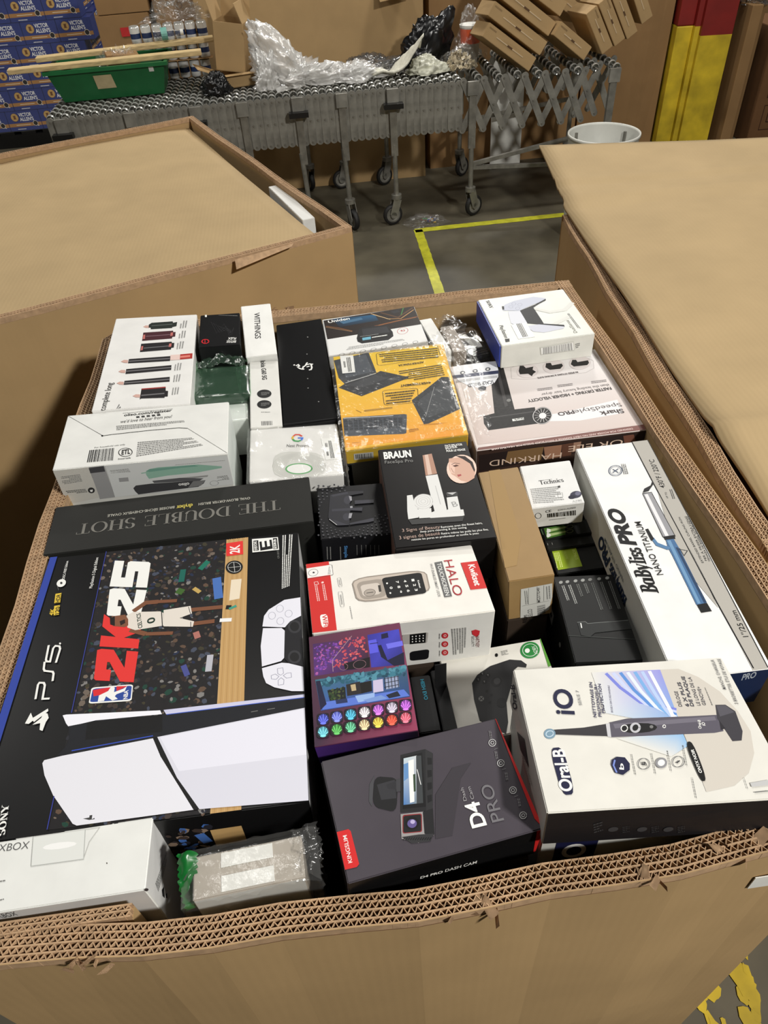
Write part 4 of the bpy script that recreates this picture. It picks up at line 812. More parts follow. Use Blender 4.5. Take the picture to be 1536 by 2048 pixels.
('P', (44, 48, 54), [(73, 58.9), (79.4, 58.1), (80, 63.2), (73.6, 64)]), ('P', (44, 48, 54), [(81.6, 57.9), (88, 57.1), (88.6, 62.1), (82.2, 62.9)]),
('P', (44, 48, 54), [(90.2, 56.8), (96.5, 56.1), (97.2, 61), (90.8, 61.8)]), ('P', (44, 48, 54), [(98.7, 55.8), (105.1, 55), (105.8, 60), (99.4, 60.8)]),
('P', (200, 140, 40), [(129.2, 36.3), (148, 36.5), (181.4, 33.3), (162.6, 32.6)])]),
('zagg','top','lettering',[
('T', 'ZAGG', (163.5, 13.4), 2.9, 35.9, 9, (248, 214, 130), 'l'), ('X', (120, 90, 30), [(42.3, 90.3), (92.2, 89.1), (92, 84.9), (42.3, 85.3)], 2, 0.7), ('L', (120, 90, 30), 0.7, [(28.3, 92.9), (37, 84.3)]),
('X', (150, 100, 30), [(113, 29.7), (129.8, 29), (129.3, 20.8), (112.6, 21.5)], 3, 0.6), ('L', (150, 100, 30), 0.6, [(13.6, 14.1), (26.8, 13.1)]),
('L', (60, 50, 14), 0.7, [(198.9, 237.1), (197, 239.2), (191.8, 240.6), (184.8, 241.2), (95.7, 240.8), (88.7, 240.1), (83.5, 238.4), (81.5, 236.1), (80.1, 207.1), (81.9, 204.9), (87, 203.5), (94.2, 203.2), (185.1, 207.1), (192.3, 207.9), (197.6, 209.6), (199.4, 211.7), (198.9, 237.1)]),
('L', (60, 50, 14), 0.7, [(143.3, 124.7), (142.5, 127.1), (139.9, 128.9), (136.2, 129.9), (88.1, 133.9), (84.3, 133.6), (81.4, 132), (80.3, 129.7), (79.2, 99.5), (80.1, 97.2), (82.7, 95.3), (86.3, 94.6), (132.5, 92.7), (136.2, 93.2), (139, 94.6), (140.2, 96.8), (143.3, 124.7)]),
('X', (60, 50, 14), [(197.6, 234.1), (85.9, 237), (89.9, 209.1), (195, 202.9)], 5, 0.85), ('X', (60, 50, 14), [(196.5, 185.7), (115.6, 181.8), (119.9, 148.3), (197.9, 152.4)], 6, 0.85),
('X', (60, 50, 14), [(124.5, 95.3), (82.7, 96.7), (84.2, 128.6), (139.9, 127.3)], 5, 0.85), ('T', 'ADVERTENCIA', (166.2, 199.4), -179.1, 48.3, 5, (60, 50, 14), 'b'),
('T', 'AVERTISSEMENT', (170.2, 142), 179, 56.1, 5.7, (60, 50, 14), 'b')]),
('zagg','top','barcode_label',[
('P', (238, 238, 234), [(13, 244.5), (38, 242), (37.1, 192.7), (13.1, 193.7)]), ('K', (14, 14, 14), [(24.5, 237.4), (32.3, 237.3), (31.6, 196.5), (24.3, 196)]),
('X', (120, 120, 118), [(17.7, 234.4), (21.4, 234.3), (21.6, 197), (18, 197.2)], 1, 0.8)]),
('zagg','front','barcode_label',[
('P', (190, 190, 184), [(13.7, 24), (47, 22.6), (46.8, 7.2), (13.2, 8.7)]), ('K', (14, 14, 14), [(16.4, 21.8), (44.7, 20.3), (44.3, 9.2), (16.1, 11.1)])]),
('dualsense','top','controller_picture',[
('L', (222, 222, 216), 9, [(99.1, 124.6), (126, 101.4), (157.3, 102.5), (182.1, 127.6)]), ('L', (222, 222, 216), 9, [(83.3, 42), (116.2, 51.4), (160.8, 76.3)]),
('P', (198, 202, 216), [(38.8, 140.9), (48.2, 154.8), (70.1, 165.5), (113.5, 172.5), (135.1, 159.8), (133.9, 152.1), (107.5, 142), (74.3, 124.9), (70.4, 122.1), (37.6, 131.5)]),
('P', (220, 222, 230), [(46.6, 125.9), (72.1, 121.6), (70.5, 69.5), (53.2, 61.9), (39.5, 77.6)]), ('P', (206, 208, 220), [(64.4, 59), (104, 60.6), (136.5, 40), (131, 32.5), (90.6, 27.2), (72.5, 36)]),
('P', (24, 24, 28), [(70.4, 122.1), (106.6, 138.9), (134.9, 157.2), (133.5, 150.8), (112.4, 137.4), (100, 127.6), (100.9, 79.8), (100.9, 60.2), (136.9, 45.9), (136.1, 38.9), (99.5, 55.7), (70.5, 69.5)]),
('P', (14, 14, 14), [(40.5, 149.6), (44.6, 148.5), (41.3, 133.7), (38.1, 135.9)]), ('E', (150, 152, 170), (57.4, 142.4), (4.1, -1.1), (-1.5, -5.4), 0.5),
('E', (150, 152, 170), (66.6, 153.1), (4.1, -1.1), (-1.5, -5.5), 0.5), ('E', (150, 152, 170), (77.5, 146.8), (4.1, -1.1), (-1.6, -5.5), 0.5), ('E', (150, 152, 170), (68.8, 132.8), (4, -1.1), (-1.6, -5.4), 0.5)]),
('dualsense','top','lettering',[
('T', 'SONY', (14.5, 180.6), -88.3, 33.4, 7, (60, 60, 60), 'sb'), ('T', 'PlayStation', (15, 74.3), -92.1, 49.1, 7.6, (40, 40, 40), 'r'), ('P', (40, 40, 40), [(12.5, 22.5), (21.2, 22), (18.8, 11.2), (10.8, 10.9)]),
('T', 'DualSense', (152, 11.2), 90.9, 50.4, 7, (130, 130, 120), 'l'), ('X', (120, 120, 118), [(157.9, 28.4), (156.7, 86.8), (161.5, 87.4), (163.8, 23.9)], 2, 0.6)]),
('dualsense','top','barcode_label',[
('P', (240, 240, 238), [(37.9, 72), (68.3, 72.5), (69.6, 16.4), (37, 15.6)]), ('K', (14, 14, 14), [(48.7, 72.8), (59.2, 72.4), (57.6, 20.6), (47.1, 19.9)])]),
('dualsense','front','lettering',[
('P', (206, 206, 198), [(76.1, 35.7), (142.1, 39), (146, 18.8), (79.1, 18.8)]), ('P', (238, 238, 234), [(78, 33.8), (140.8, 37.2), (144.3, 20.4), (80.4, 20.6)]),
('K', (120, 120, 118), [(82.1, 34.1), (138, 36.4), (141.4, 20.2), (83.5, 19.5)]), ('X', (120, 120, 118), [(145.7, 33.6), (154.5, 34.6), (155.8, 24), (148.6, 22.4)], 3, 0.5)]),
('shark','top','dryer_picture',[
('G', [(14.5, 272.2), (292.4, 272.2), (293, 14.9), (5.4, 15.7)], [(214, 206, 200), (228, 226, 226), (214, 200, 194), (206, 190, 184)]),
('P', (24, 22, 22), [(78.9, 265.4), (104.8, 268.1), (90.4, 104.1), (127.2, 103.5), (119.4, 53.9), (31.3, 51.8), (27.8, 72.8), (31.2, 95.2), (52.6, 100.1)]),
('P', (60, 58, 58), [(86.9, 241.2), (92.7, 240.9), (81.4, 118), (75.1, 114.5)]), ('L', (70, 68, 68), 3, [(41.9, 88.3), (121, 90.5)]), ('E', (120, 120, 118), (86.9, 134.4), (4, 0.2), (-0.6, -4.8), 0),
('P', (238, 238, 234), [(79, 76), (100, 77.1), (99, 70), (78.5, 69.6)]), ('T', 'Shark', (99, 76.4), -176.7, 17.4, 5.3, (14, 14, 14), 'b'),
('P', (236, 234, 234), [(130.9, 76.7), (165.9, 76.4), (275.7, 96), (271.7, 54.2), (192.2, 47.9), (131.2, 58.2)]), ('E', (24, 22, 22), (133.3, 75.7), (17.3, -0.8), (-6.3, -25.2), 0),
('E', (230, 228, 228), (133.3, 75.7), (16.6, -0.6), (-5.8, -23.5), 1), ('L', (200, 198, 196), 0.9, [(140, 74.4), (147.1, 72.9)]), ('L', (200, 198, 196), 0.9, [(138.1, 70.3), (143.2, 64.4)]),
('L', (200, 198, 196), 0.9, [(135.3, 67.3), (137.4, 58.2)]), ('L', (200, 198, 196), 0.9, [(132.2, 66), (130.9, 55.6)]), ('L', (200, 198, 196), 0.9, [(129.2, 66.7), (124.8, 57)]),
('L', (200, 198, 196), 0.9, [(127.1, 69.2), (120.4, 62.2)]), ('L', (200, 198, 196), 0.9, [(126.2, 73.1), (118.6, 70.2)]), ('L', (200, 198, 196), 0.9, [(126.8, 77.5), (119.7, 79.3)]),
('L', (200, 198, 196), 0.9, [(128.7, 81.5), (123.7, 87.9)]), ('L', (200, 198, 196), 0.9, [(131.6, 84.4), (129.7, 94)]), ('L', (200, 198, 196), 0.9, [(134.8, 85.6), (136.4, 96.4)]),
('L', (200, 198, 196), 0.9, [(137.7, 84.7), (142.5, 94.6)]), ('L', (200, 198, 196), 0.9, [(139.8, 82), (146.8, 88.9)]), ('L', (200, 198, 196), 0.9, [(140.5, 78.1), (148.2, 80.7)]),
('E', (232, 230, 230), (133.6, 74.8), (6.4, -0.4), (-2.1, -8.8), 0)]),
('shark','top','attachment_pictures',[
('L', (190, 184, 182), 0.7, [(108.8, 203.6), (116.1, 240.1), (136.8, 252.3), (261.9, 252.3), (276.1, 231.9), (269.1, 205.7), (249.3, 193.9), (134.2, 195.3), (108.8, 203.6)]),
('E', (214, 206, 204), (144.1, 222.8), (20.2, -1.2), (-4.9, -22.7), 0), ('E', (200, 190, 188), (144.1, 222.8), (20.2, -1.2), (-4.9, -22.7), 0.7), ('E', (214, 206, 204), (196.7, 227.5), (20.2, -1.2), (-5.6, -22.8), 0),
('E', (200, 190, 188), (196.7, 227.5), (20.2, -1.2), (-5.6, -22.8), 0.7), ('E', (214, 206, 204), (248.9, 229.7), (20.2, -1.2), (-6.3, -22.9), 0), ('E', (200, 190, 188), (248.9, 229.7), (20.2, -1.2), (-6.3, -22.9), 0.7),
('P', (24, 22, 22), [(128, 226.4), (134.8, 244.3), (141.8, 242.7), (144, 233.9), (159.3, 236), (155.1, 225.8), (159.4, 216.6), (152.7, 211.1), (147.7, 203), (143.1, 213.2), (127.4, 214.5)]),
('P', (24, 22, 22), [(180.8, 228.4), (186.1, 242.2), (194.9, 241.9), (195.1, 232.4), (214.9, 234.6), (214.8, 226.2), (206.8, 217), (186.6, 217.7)]),
('P', (24, 22, 22), [(230.7, 228.2), (238.3, 243.4), (245.2, 241.8), (245.5, 233.3), (266.8, 235.2), (265.7, 225.3), (260.1, 218.8), (233.8, 219.2)])]),
('shark','top','lettering',[
('T', 'Shark', (274.6, 66.6), -179.3, 42.3, 12.3, (70, 60, 60), 'b'), ('T', 'SpeedStyle', (276.8, 85.1), -176.3, 85.8, 11.7, (96, 88, 88), 'l'), ('T', 'PRO', (190.2, 80.6), -175.7, 29.7, 10.6, (70, 60, 60), 'b'),
('T', 'FASTER DRYING + HIGHER VELOCITY', (277.3, 137.4), -176.8, 158.2, 8.6, (50, 44, 44), 'b'), ('T', 'than the leading luxury hair dryer', (277.8, 148.5), -177.6, 129, 7.7, (110, 104, 104), 'l'),
('X', (130, 124, 124), [(278.1, 163.6), (249.6, 163.6), (247.8, 154.6), (276.2, 154.6)], 2, 0.8), ('X', (130, 124, 124), [(214.3, 164.5), (185.9, 164.6), (184.5, 155.6), (212.7, 155.6)], 2, 0.8),
('X', (130, 124, 124), [(174.8, 160.3), (146.5, 160.3), (145.2, 151.4), (173.4, 151.4)], 2, 0.8), ('T', 'IN SPEED STYLING & DRYING SUITE', (235.6, 201.2), -177.3, 79.4, 5, (90, 84, 84), 'b'),
('P', (124, 84, 78), [(4.1, 6.7), (279.7, 14.1), (293, 14.9), (292, 0.4), (1.3, 0.4)]),
('T', 'DESIGNED FOR POWER AND NO HEAT DAMAGE // WITH SCALP SHIELD FOR HEALTHY HAIR', (271.3, 9.2), -177.7, 247.6, 4.2, (214, 190, 184), 'b')]),
('shark','top','round_sticker',[
('P', (228, 230, 234), [(1.6, 254.7), (9.6, 269.7), (80.3, 271.9), (93.5, 270.6), (91.1, 240.2), (85.2, 214.2), (73.8, 195.4), (57.4, 185.9), (40.3, 186), (22.7, 198.7), (9, 217.6)]),
('P', (60, 66, 90), [(1.1, 238.3), (90.4, 237), (88.6, 225.4), (2, 227.2)]), ('T', 'SCALP SHIELD', (73, 205.1), -176.9, 50.2, 11.2, (60, 60, 70), 'b'),
('X', (120, 120, 118), [(85, 219.7), (3.7, 220.4), (3.4, 210.9), (83.2, 211.9)], 2, 0.8), ('P', (40, 42, 52), [(40.8, 185.9), (49.4, 191.3), (56.2, 185.7), (53, 176), (44.8, 173.7), (39.9, 178.8)]),
('E', (90, 92, 100), (22, 243.5), (5.3, -0.1), (-0.9, -6.4), 0), ('E', (238, 238, 234), (22, 243.5), (2.4, 0), (-0.6, -3.2), 0), ('E', (90, 92, 100), (46.9, 244.6), (5.3, -0.1), (-1, -6.4), 0),
('E', (238, 238, 234), (46.9, 244.6), (2.4, 0), (-0.6, -3.2), 0), ('E', (90, 92, 100), (71.9, 245.6), (5.3, -0.1), (-1.1, -6.4), 0), ('E', (238, 238, 234), (71.9, 245.6), (2.4, 0), (-0.7, -3.2), 0)]),
('shark','front','hair_picture',[
('P', (40, 30, 28), [(4, 59.7), (293, 67.1), (293, 50.5), (5.7, 23)]), ('P', (120, 92, 60), [(54, 60.1), (116, 61.2), (113.1, 33), (49.9, 36.2)]),
('P', (150, 110, 86), [(116.1, 60.3), (147.2, 60.4), (147.2, 34.3), (121.1, 31.7)]), ('P', (92, 60, 46), [(147.1, 61), (167.8, 62.1), (165.6, 34.8), (149.8, 33.9)]),
('P', (150, 116, 96), [(167.8, 62.1), (180.7, 62.3), (180.1, 45.6), (167.5, 41)]), ('P', (110, 70, 56), [(253.4, 63.5), (271.5, 64), (280.9, 40.1), (259.2, 43.3)]),
('T', 'HAIRKIND', (148.8, 43.9), 179.5, 125.8, 12.9, (216, 190, 170), 'l'), ('T', 'OR ELE', (254.5, 56.3), -179.4, 95.1, 12.5, (216, 190, 170), 'l')]),
('braun','top','device_picture',[
('P', (176, 136, 116), [(69.8, 195.6), (85.1, 197.6), (85.5, 148.2), (66.9, 146.2)]), ('P', (214, 186, 170), [(73.2, 196), (78.8, 196.4), (77.4, 147.9), (70.7, 146.5)]),
('P', (222, 222, 220), [(66.8, 145.4), (85.8, 146.6), (86.4, 92.6), (86, 59.5), (67.6, 58.6), (67.4, 88)]), ('L', (180, 180, 180), 1, [(78.1, 120.7), (78.8, 78.8)]),
('P', (222, 222, 220), [(59.7, 62.7), (68.9, 66.4), (110.4, 63.1), (109.7, 50.5), (90.9, 47.3), (63.4, 48.5), (58.2, 53.6)]), ('E', (222, 222, 220), (54.5, 88), (15.4, -0.4), (-2.1, -17), 0),
('E', (180, 178, 176), (54.2, 89.2), (3.6, -0.2), (-0.4, -4), 0.5), ('E', (180, 178, 176), (54.2, 89.2), (7.1, -0.7), (-1, -8), 0.5), ('E', (180, 178, 176), (54.2, 89.2), (10.6, -1.2), (-1.6, -12), 0.5),
('E', (180, 178, 176), (54.2, 89.2), (14.2, -1.8), (-2.3, -15.9), 0.5), ('P', (222, 222, 220), [(31.7, 105.4), (40.1, 105.7), (40.6, 80.9), (45.4, 69.2), (41.9, 56), (26.6, 54.7), (27.5, 71.8)]),
('P', (222, 222, 220), [(42, 73.3), (63.7, 73), (61.6, 53.1), (42.9, 54.4)]), ('P', (222, 222, 220), [(90.4, 92), (107.1, 92.5), (106, 60.1), (85.7, 60.2)]),
('P', (60, 60, 60), [(91.1, 101.8), (108.8, 101.4), (107.8, 93.2), (91.2, 93.4)]), ('P', (190, 190, 190), [(92.3, 102.4), (107.6, 101.6), (100.1, 96.6)]), ('T', 'B', (96.5, 70.3), 7.2, 8, 11.1, (150, 150, 150), 'r'),
('P', (40, 40, 40), [(90.4, 92), (88.3, 66.4), (86.2, 66)]), ('P', (60, 60, 60), [(26.5, 54), (109, 49.6), (104.4, 38.9), (29.9, 43)])]),
('braun','top','portrait_picture',[
('E', (236, 206, 190), (125.6, 153.5), (23.8, -0.4), (-4.7, -33.8), 0),
('P', (206, 166, 146), [(110.3, 180.9), (132.5, 181.7), (143.4, 167.3), (146, 146.1), (140.8, 128.9), (128.5, 120.9), (119, 126.3), (114, 135), (107.5, 143.3), (106.2, 152.4), (106.8, 164.6)]),
('P', (226, 190, 172), [(108.8, 172.7), (117.4, 167.2), (112.9, 143.2), (106.7, 146.2)]),
('P', (44, 34, 32), [(121.1, 186.8), (136.9, 182.7), (146, 166.7), (146, 147.9), (143.7, 142.6), (141.2, 163.5), (131.6, 176.7)]), ('P', (90, 56, 48), [(112.5, 162.9), (119.6, 164.3), (123.1, 161.3), (115.9, 159.1)]),
('L', (60, 40, 36), 1, [(111.6, 165.6), (117.7, 168.8), (125.3, 165.9)]), ('P', (170, 80, 80), [(115.8, 140.4), (121.8, 141.1), (122.5, 137.7), (116.7, 135.4)]),
('L', (160, 120, 104), 0.8, [(109.4, 158), (111, 147.6), (113.4, 146.4)])]),
('braun','top','lettering',[
('T', 'BRAUN', (7.3, 195.9), -1.2, 44.7, 16.3, (238, 238, 234), 'B'), ('T', 'FaceSpa Pro', (7.3, 184.1), -3.4, 45.1, 7.6, (150, 150, 148), 'l'),
('T', 'FACE EPILATOR', (109.6, 210.3), -0.2, 28.6, 5.2, (238, 238, 234), 'b'), ('T', 'ÉPILATEUR', (109.5, 203.7), 5.3, 19.5, 5.1, (238, 238, 234), 'b'),
('T', 'POUR LE VISAGE', (109.5, 197.2), -0.9, 31, 5.2, (238, 238, 234), 'b'), ('T', '3 Signs of Beauty', (14.4, 30), -0.6, 55.2, 6.2, (196, 170, 158), 'l'),
('T', 'Removes even the finest hairs,', (71.1, 29.2), 0, 60.9, 4.1, (238, 238, 234), 'r'), ('T', 'deep pore cleansing & skin toning', (39.6, 24.9), -0.9, 67.8, 3.8, (238, 238, 234), 'r'),
('T', '3 signes de beauté', (8.4, 16), 0.7, 59, 6.7, (196, 170, 158), 'l'), ('T', 'Retire même les poils les plus fins,', (69.3, 16.5), -1.1, 68.6, 4, (238, 238, 234), 'r'),
('T', 'nettoie les pores en profondeur et tonifie la peau', (25.2, 10.8), -0.5, 97.2, 3.7, (238, 238, 234), 'r')]),
('earbud','top','dot_pattern',[
('E', (66, 66, 70), (45.1, 108.6), (1.4, -0.2), (-0.2, -2), 0), ('E', (66, 66, 70), (37.1, 108.1), (1.4, -0.2), (-0.1, -2), 0), ('E', (66, 66, 70), (15.7, 97.7), (1.3, -0.2), (-0.1, -1.9), 0),
('E', (66, 66, 70), (10.2, 91.6), (1.3, -0.1), (-0.1, -1.8), 0), ('E', (66, 66, 70), (5.8, 84.6), (1.3, -0.1), (-0.1, -1.8), 0), ('E', (66, 66, 70), (2.6, 76.9), (1.3, -0.1), (-0.1, -1.7), 0),
('E', (66, 66, 70), (0.8, 68.8), (1.3, -0.2), (-0.1, -1.7), 0), ('E', (66, 66, 70), (0.3, 60.4), (1.3, -0.2), (-0.1, -1.7), 0), ('E', (66, 66, 70), (1.2, 52), (1.2, -0.1), (-0.1, -1.6), 0),
('E', (66, 66, 70), (3.4, 44), (1.2, -0.2), (-0.1, -1.6), 0), ('E', (66, 66, 70), (6.8, 36.4), (1.1, -0.1), (-0.1, -1.5), 0), ('E', (66, 66, 70), (11.3, 29.6), (1.1, -0.1), (-0.1, -1.5), 0),
('E', (66, 66, 70), (16.7, 23.8), (1.1, -0.2), (-0.1, -1.5), 0), ('E', (66, 66, 70), (23, 18.9), (1.1, -0.1), (-0.2, -1.4), 0), ('E', (66, 66, 70), (29.8, 15.3), (1.1, -0.1), (-0.1, -1.4), 0),
('E', (66, 66, 70), (37.1, 13), (1.1, -0.1), (-0.1, -1.4), 0), ('E', (66, 66, 70), (44.6, 12), (1.1, -0.1), (-0.1, -1.4), 0), ('E', (66, 66, 70), (52.1, 12.4), (1.1, -0.1), (-0.1, -1.4), 0),
('E', (66, 66, 70), (59.5, 14.2), (1, -0.2), (-0.2, -1.4), 0), ('E', (66, 66, 70), (66.4, 17.3), (1, -0.2), (-0.2, -1.4), 0), ('E', (66, 66, 70), (72.7, 21.6), (1, -0.1), (-0.1, -1.3), 0),
('E', (66, 66, 70), (86.4, 40.9), (0.9, -0.1), (-0.2, -1.3), 0), ('E', (66, 66, 70), (40.7, 114.4), (1.5, -0.2), (-0.2, -2.2), 0), ('E', (66, 66, 70), (31.8, 112.9), (1.6, -0.2), (-0.1, -2.1), 0),
('E', (66, 66, 70), (23.4, 109.8), (1.5, -0.2), (-0.1, -2.1), 0), ('E', (66, 66, 70), (15.8, 105.1), (1.5, -0.2), (-0.2, -2.1), 0), ('E', (66, 66, 70), (9.1, 99), (1.4, -0.2), (-0.1, -2.1), 0),
('E', (66, 66, 70), (3.6, 91.6), (1.4, -0.1), (-0.2, -1.9), 0), ('E', (66, 66, 70), (0.5, 38.1), (1.3, -0.2), (-0.1, -1.8), 0), ('E', (66, 66, 70), (4.9, 30.1), (1.3, -0.2), (-0.1, -1.7), 0),
('E', (66, 66, 70), (10.5, 23), (1.2, -0.1), (-0.2, -1.6), 0), ('E', (66, 66, 70), (17, 17.1), (1.2, -0.2), (-0.1, -1.6), 0), ('E', (66, 66, 70), (24.3, 12.4), (1.2, -0.2), (-0.1, -1.6), 0),
('E', (66, 66, 70), (32.2, 9.1), (1.2, -0.2), (-0.2, -1.6), 0), ('E', (66, 66, 70), (40.4, 7.3), (1.2, -0.2), (-0.1, -1.6), 0), ('E', (66, 66, 70), (48.8, 6.9), (1.1, -0.1), (-0.2, -1.5), 0),
('E', (66, 66, 70), (57, 8.1), (1.2, -0.1), (-0.1, -1.5), 0), ('E', (66, 66, 70), (65, 10.8), (1.1, -0.1), (-0.2, -1.5), 0), ('E', (66, 66, 70), (72.4, 14.9), (1.1, -0.1), (-0.2, -1.4), 0),
('E', (66, 66, 70), (79, 20.4), (1.1, -0.1), (-0.2, -1.5), 0), ('E', (66, 66, 70), (84.7, 27.1), (1.1, -0.2), (-0.2, -1.5), 0), ('E', (66, 66, 70), (89.2, 34.7), (1.1, -0.1), (-0.2, -1.4), 0),
('E', (66, 66, 70), (92.5, 43.2), (1.1, -0.1), (-0.2, -1.4), 0), ('E', (66, 66, 70), (45.2, 120.4), (1.6, -0.3), (-0.2, -2.4), 0), ('E', (66, 66, 70), (35.3, 119.7), (1.6, -0.2), (-0.2, -2.3), 0),
('E', (66, 66, 70), (25.7, 117.1), (1.7, -0.2), (-0.1, -2.3), 0), ('E', (66, 66, 70), (16.8, 112.8), (1.6, -0.2), (-0.1, -2.3), 0), ('E', (66, 66, 70), (8.9, 106.7), (1.6, -0.2), (-0.2, -2.2), 0),
('E', (66, 66, 70), (2.1, 99.3), (1.6, -0.3), (-0.1, -2.2), 0), ('E', (66, 66, 70), (-1.7, 31.5), (1.4, -0.2), (-0.1, -1.8), 0), ('E', (66, 66, 70), (3.8, 23.2), (1.4, -0.2), (-0.1, -1.8), 0),
('E', (66, 66, 70), (10.5, 16.1), (1.4, -0.2), (-0.1, -1.8), 0), ('E', (66, 66, 70), (18.2, 10.2), (1.3, -0.1), (-0.2, -1.7), 0), ('E', (66, 66, 70), (26.5, 5.8), (1.3, -0.1), (-0.1, -1.7), 0),
('E', (66, 66, 70), (35.4, 3), (1.3, -0.2), (-0.1, -1.7), 0), ('E', (66, 66, 70), (44.6, 1.8), (1.2, -0.1), (-0.2, -1.6), 0), ('E', (66, 66, 70), (53.7, 2.3), (1.3, -0.2), (-0.1, -1.6), 0),
('E', (66, 66, 70), (62.7, 4.4), (1.2, -0.1), (-0.2, -1.6), 0), ('E', (66, 66, 70), (71.1, 8.2), (1.2, -0.2), (-0.2, -1.6), 0), ('E', (66, 66, 70), (78.9, 13.4), (1.2, -0.1), (-0.2, -1.6), 0),
('E', (66, 66, 70), (85.7, 20.1), (1.2, -0.2), (-0.2, -1.6), 0), ('E', (66, 66, 70), (91.3, 28), (1.2, -0.2), (-0.2, -1.6), 0), ('E', (66, 66, 70), (95.7, 36.9), (1.1, -0.2), (-0.2, -1.6), 0),
('E', (66, 66, 70), (29.1, 124.4), (1.7, -0.2), (-0.2, -2.5), 0), ('E', (66, 66, 70), (18.9, 120.6), (1.8, -0.2), (-0.2, -2.5), 0), ('E', (66, 66, 70), (9.7, 114.8), (1.7, -0.2), (-0.2, -2.4), 0),
('E', (66, 66, 70), (3.7, 16), (1.4, -0.2), (-0.1, -1.9), 0), ('E', (66, 66, 70), (11.5, 8.9), (1.4, -0.2), (-0.1, -1.9), 0), ('E', (66, 66, 70), (20.3, 3.3), (1.4, -0.2), (-0.2, -1.8), 0),
('E', (66, 66, 70), (29.7, -0.6), (1.4, -0.2), (-0.2, -1.8), 0), ('E', (66, 66, 70), (49.5, -3.2), (1.4, -0.2), (-0.1, -1.8), 0), ('E', (66, 66, 70), (59.4, -1.8), (1.4, -0.2), (-0.2, -1.8), 0),
('E', (66, 66, 70), (68.9, 1.4), (1.4, -0.2), (-0.2, -1.8), 0), ('E', (66, 66, 70), (77.8, 6.3), (1.3, -0.2), (-0.2, -1.7), 0), ('E', (66, 66, 70), (85.8, 12.8), (1.3, -0.2), (-0.2, -1.7), 0),
('E', (66, 66, 70), (92.6, 20.7), (1.3, -0.1), (-0.2, -1.7), 0), ('E', (66, 66, 70), (98.1, 29.9), (1.3, -0.2), (-0.2, -1.7), 0), ('E', (66, 66, 70), (102.1, 40.1), (1.3, -0.2), (-0.2, -1.8), 0),
('E', (66, 66, 70), (11.4, 123.1), (1.9, -0.2), (-0.1, -2.6), 0), ('E', (66, 66, 70), (4.4, 8.5), (1.6, -0.2), (-0.1, -2.1), 0), ('E', (66, 66, 70), (13.4, 1.6), (1.6, -0.2), (-0.1, -2), 0),
('E', (66, 66, 70), (65.8, -5.2), (1.5, -0.2), (-0.2, -1.9), 0), ('E', (66, 66, 70), (75.8, -0.8), (1.4, -0.2), (-0.2, -1.9), 0), ('E', (66, 66, 70), (84.9, 5.3), (1.5, -0.2), (-0.2, -1.8), 0),
('E', (66, 66, 70), (93, 13.1), (1.4, -0.2), (-0.2, -1.8), 0), ('E', (66, 66, 70), (99.7, 22.4), (1.5, -0.2), (-0.2, -1.9), 0), ('E', (66, 66, 70), (104.9, 32.9), (1.4, -0.2), (-0.2, -1.9), 0),
('E', (66, 66, 70), (3.5, 124.7), (1.7, -0.2), (-0.2, -2.5), 0), ('E', (66, 66, 70), (-3, 9), (1.4, -0.2), (-0.1, -1.9), 0), ('E', (66, 66, 70), (83.2, -2.2), (1.3, -0.2), (-0.2, -1.8), 0),
('E', (66, 66, 70), (92.5, 5.3), (1.3, -0.2), (-0.2, -1.8), 0), ('E', (66, 66, 70), (100.5, 14.5), (1.3, -0.2), (-0.2, -1.8), 0), ('E', (66, 66, 70), (91, -2.7), (1.2, -0.2), (-0.2, -1.6), 0),
('E', (66, 66, 70), (100.3, 6.2), (1.2, -0.1), (-0.2, -1.5), 0), ('E', (66, 66, 70), (99.1, -2.2), (1.1, -0.1), (-0.2, -1.4), 0)]),
('earbud','top','device_picture',[
('P', (40, 40, 46), [(20.6, 99.5), (50.3, 104.7), (74.4, 102.7), (73.8, 97), (50.9, 94.4), (49.1, 58.2), (44.7, 25.1), (26.7, 26.4), (14.1, 45.7)]),
('P', (56, 56, 64), [(22, 99.3), (48.7, 103.7), (49.8, 99), (24.6, 94.4)]), ('P', (56, 56, 64), [(58.4, 81.1), (88.7, 79.3), (87.8, 71.7), (57.6, 72.3)]),
('P', (56, 56, 64), [(21.1, 65.1), (68.9, 63.2), (67.3, 54.7), (51.9, 57.8), (20.7, 59.8)]), ('P', (56, 56, 64), [(20.8, 40.7), (43.4, 25.3), (26.7, 26.4)]),
('P', (56, 56, 64), [(45.1, 29.2), (83.8, 36.6), (83, 29.4), (74.4, 27.4), (46.2, 25.9)]), ('E', (56, 56, 64), (47, 83.7), (5.8, 0.3), (-0.6, -9.9), 0), ('E', (56, 56, 64), (42.2, 44.2), (5.6, 0.1), (-0.5, -8.4), 0),
('P', (150, 150, 156), [(50, 93.4), (54.3, 91.7), (54.1, 81.6), (51.1, 80.9)]), ('P', (150, 150, 156), [(49.7, 67.9), (53.6, 68.5), (53.6, 63.7), (49.8, 63.5)]),
('P', (150, 150, 156), [(47.1, 52), (52, 51.4), (48.9, 40.1), (45, 40.7)]), ('L', (190, 190, 190), 1, [(15.3, 42.4), (26.1, 27.5)])]),
('earbud','front','lettering',[
('T', 'Simple', (34.3, 92.9), -90.9, 25.4, 4.8, (70, 120, 170), 'b'), ('X', (120, 120, 118), [(9.6, 94.1), (8.6, 66.8), (5.8, 67.2), (6.6, 94.5)], 1, 0.9),
('X', (120, 120, 118), [(14.4, 93.5), (13.5, 66.1), (10.7, 66.5), (11.4, 93.9)], 1, 0.9), ('X', (120, 120, 118), [(29.5, 91.6), (28.8, 64.1), (26, 64.5), (26.5, 92)], 1, 0.9),
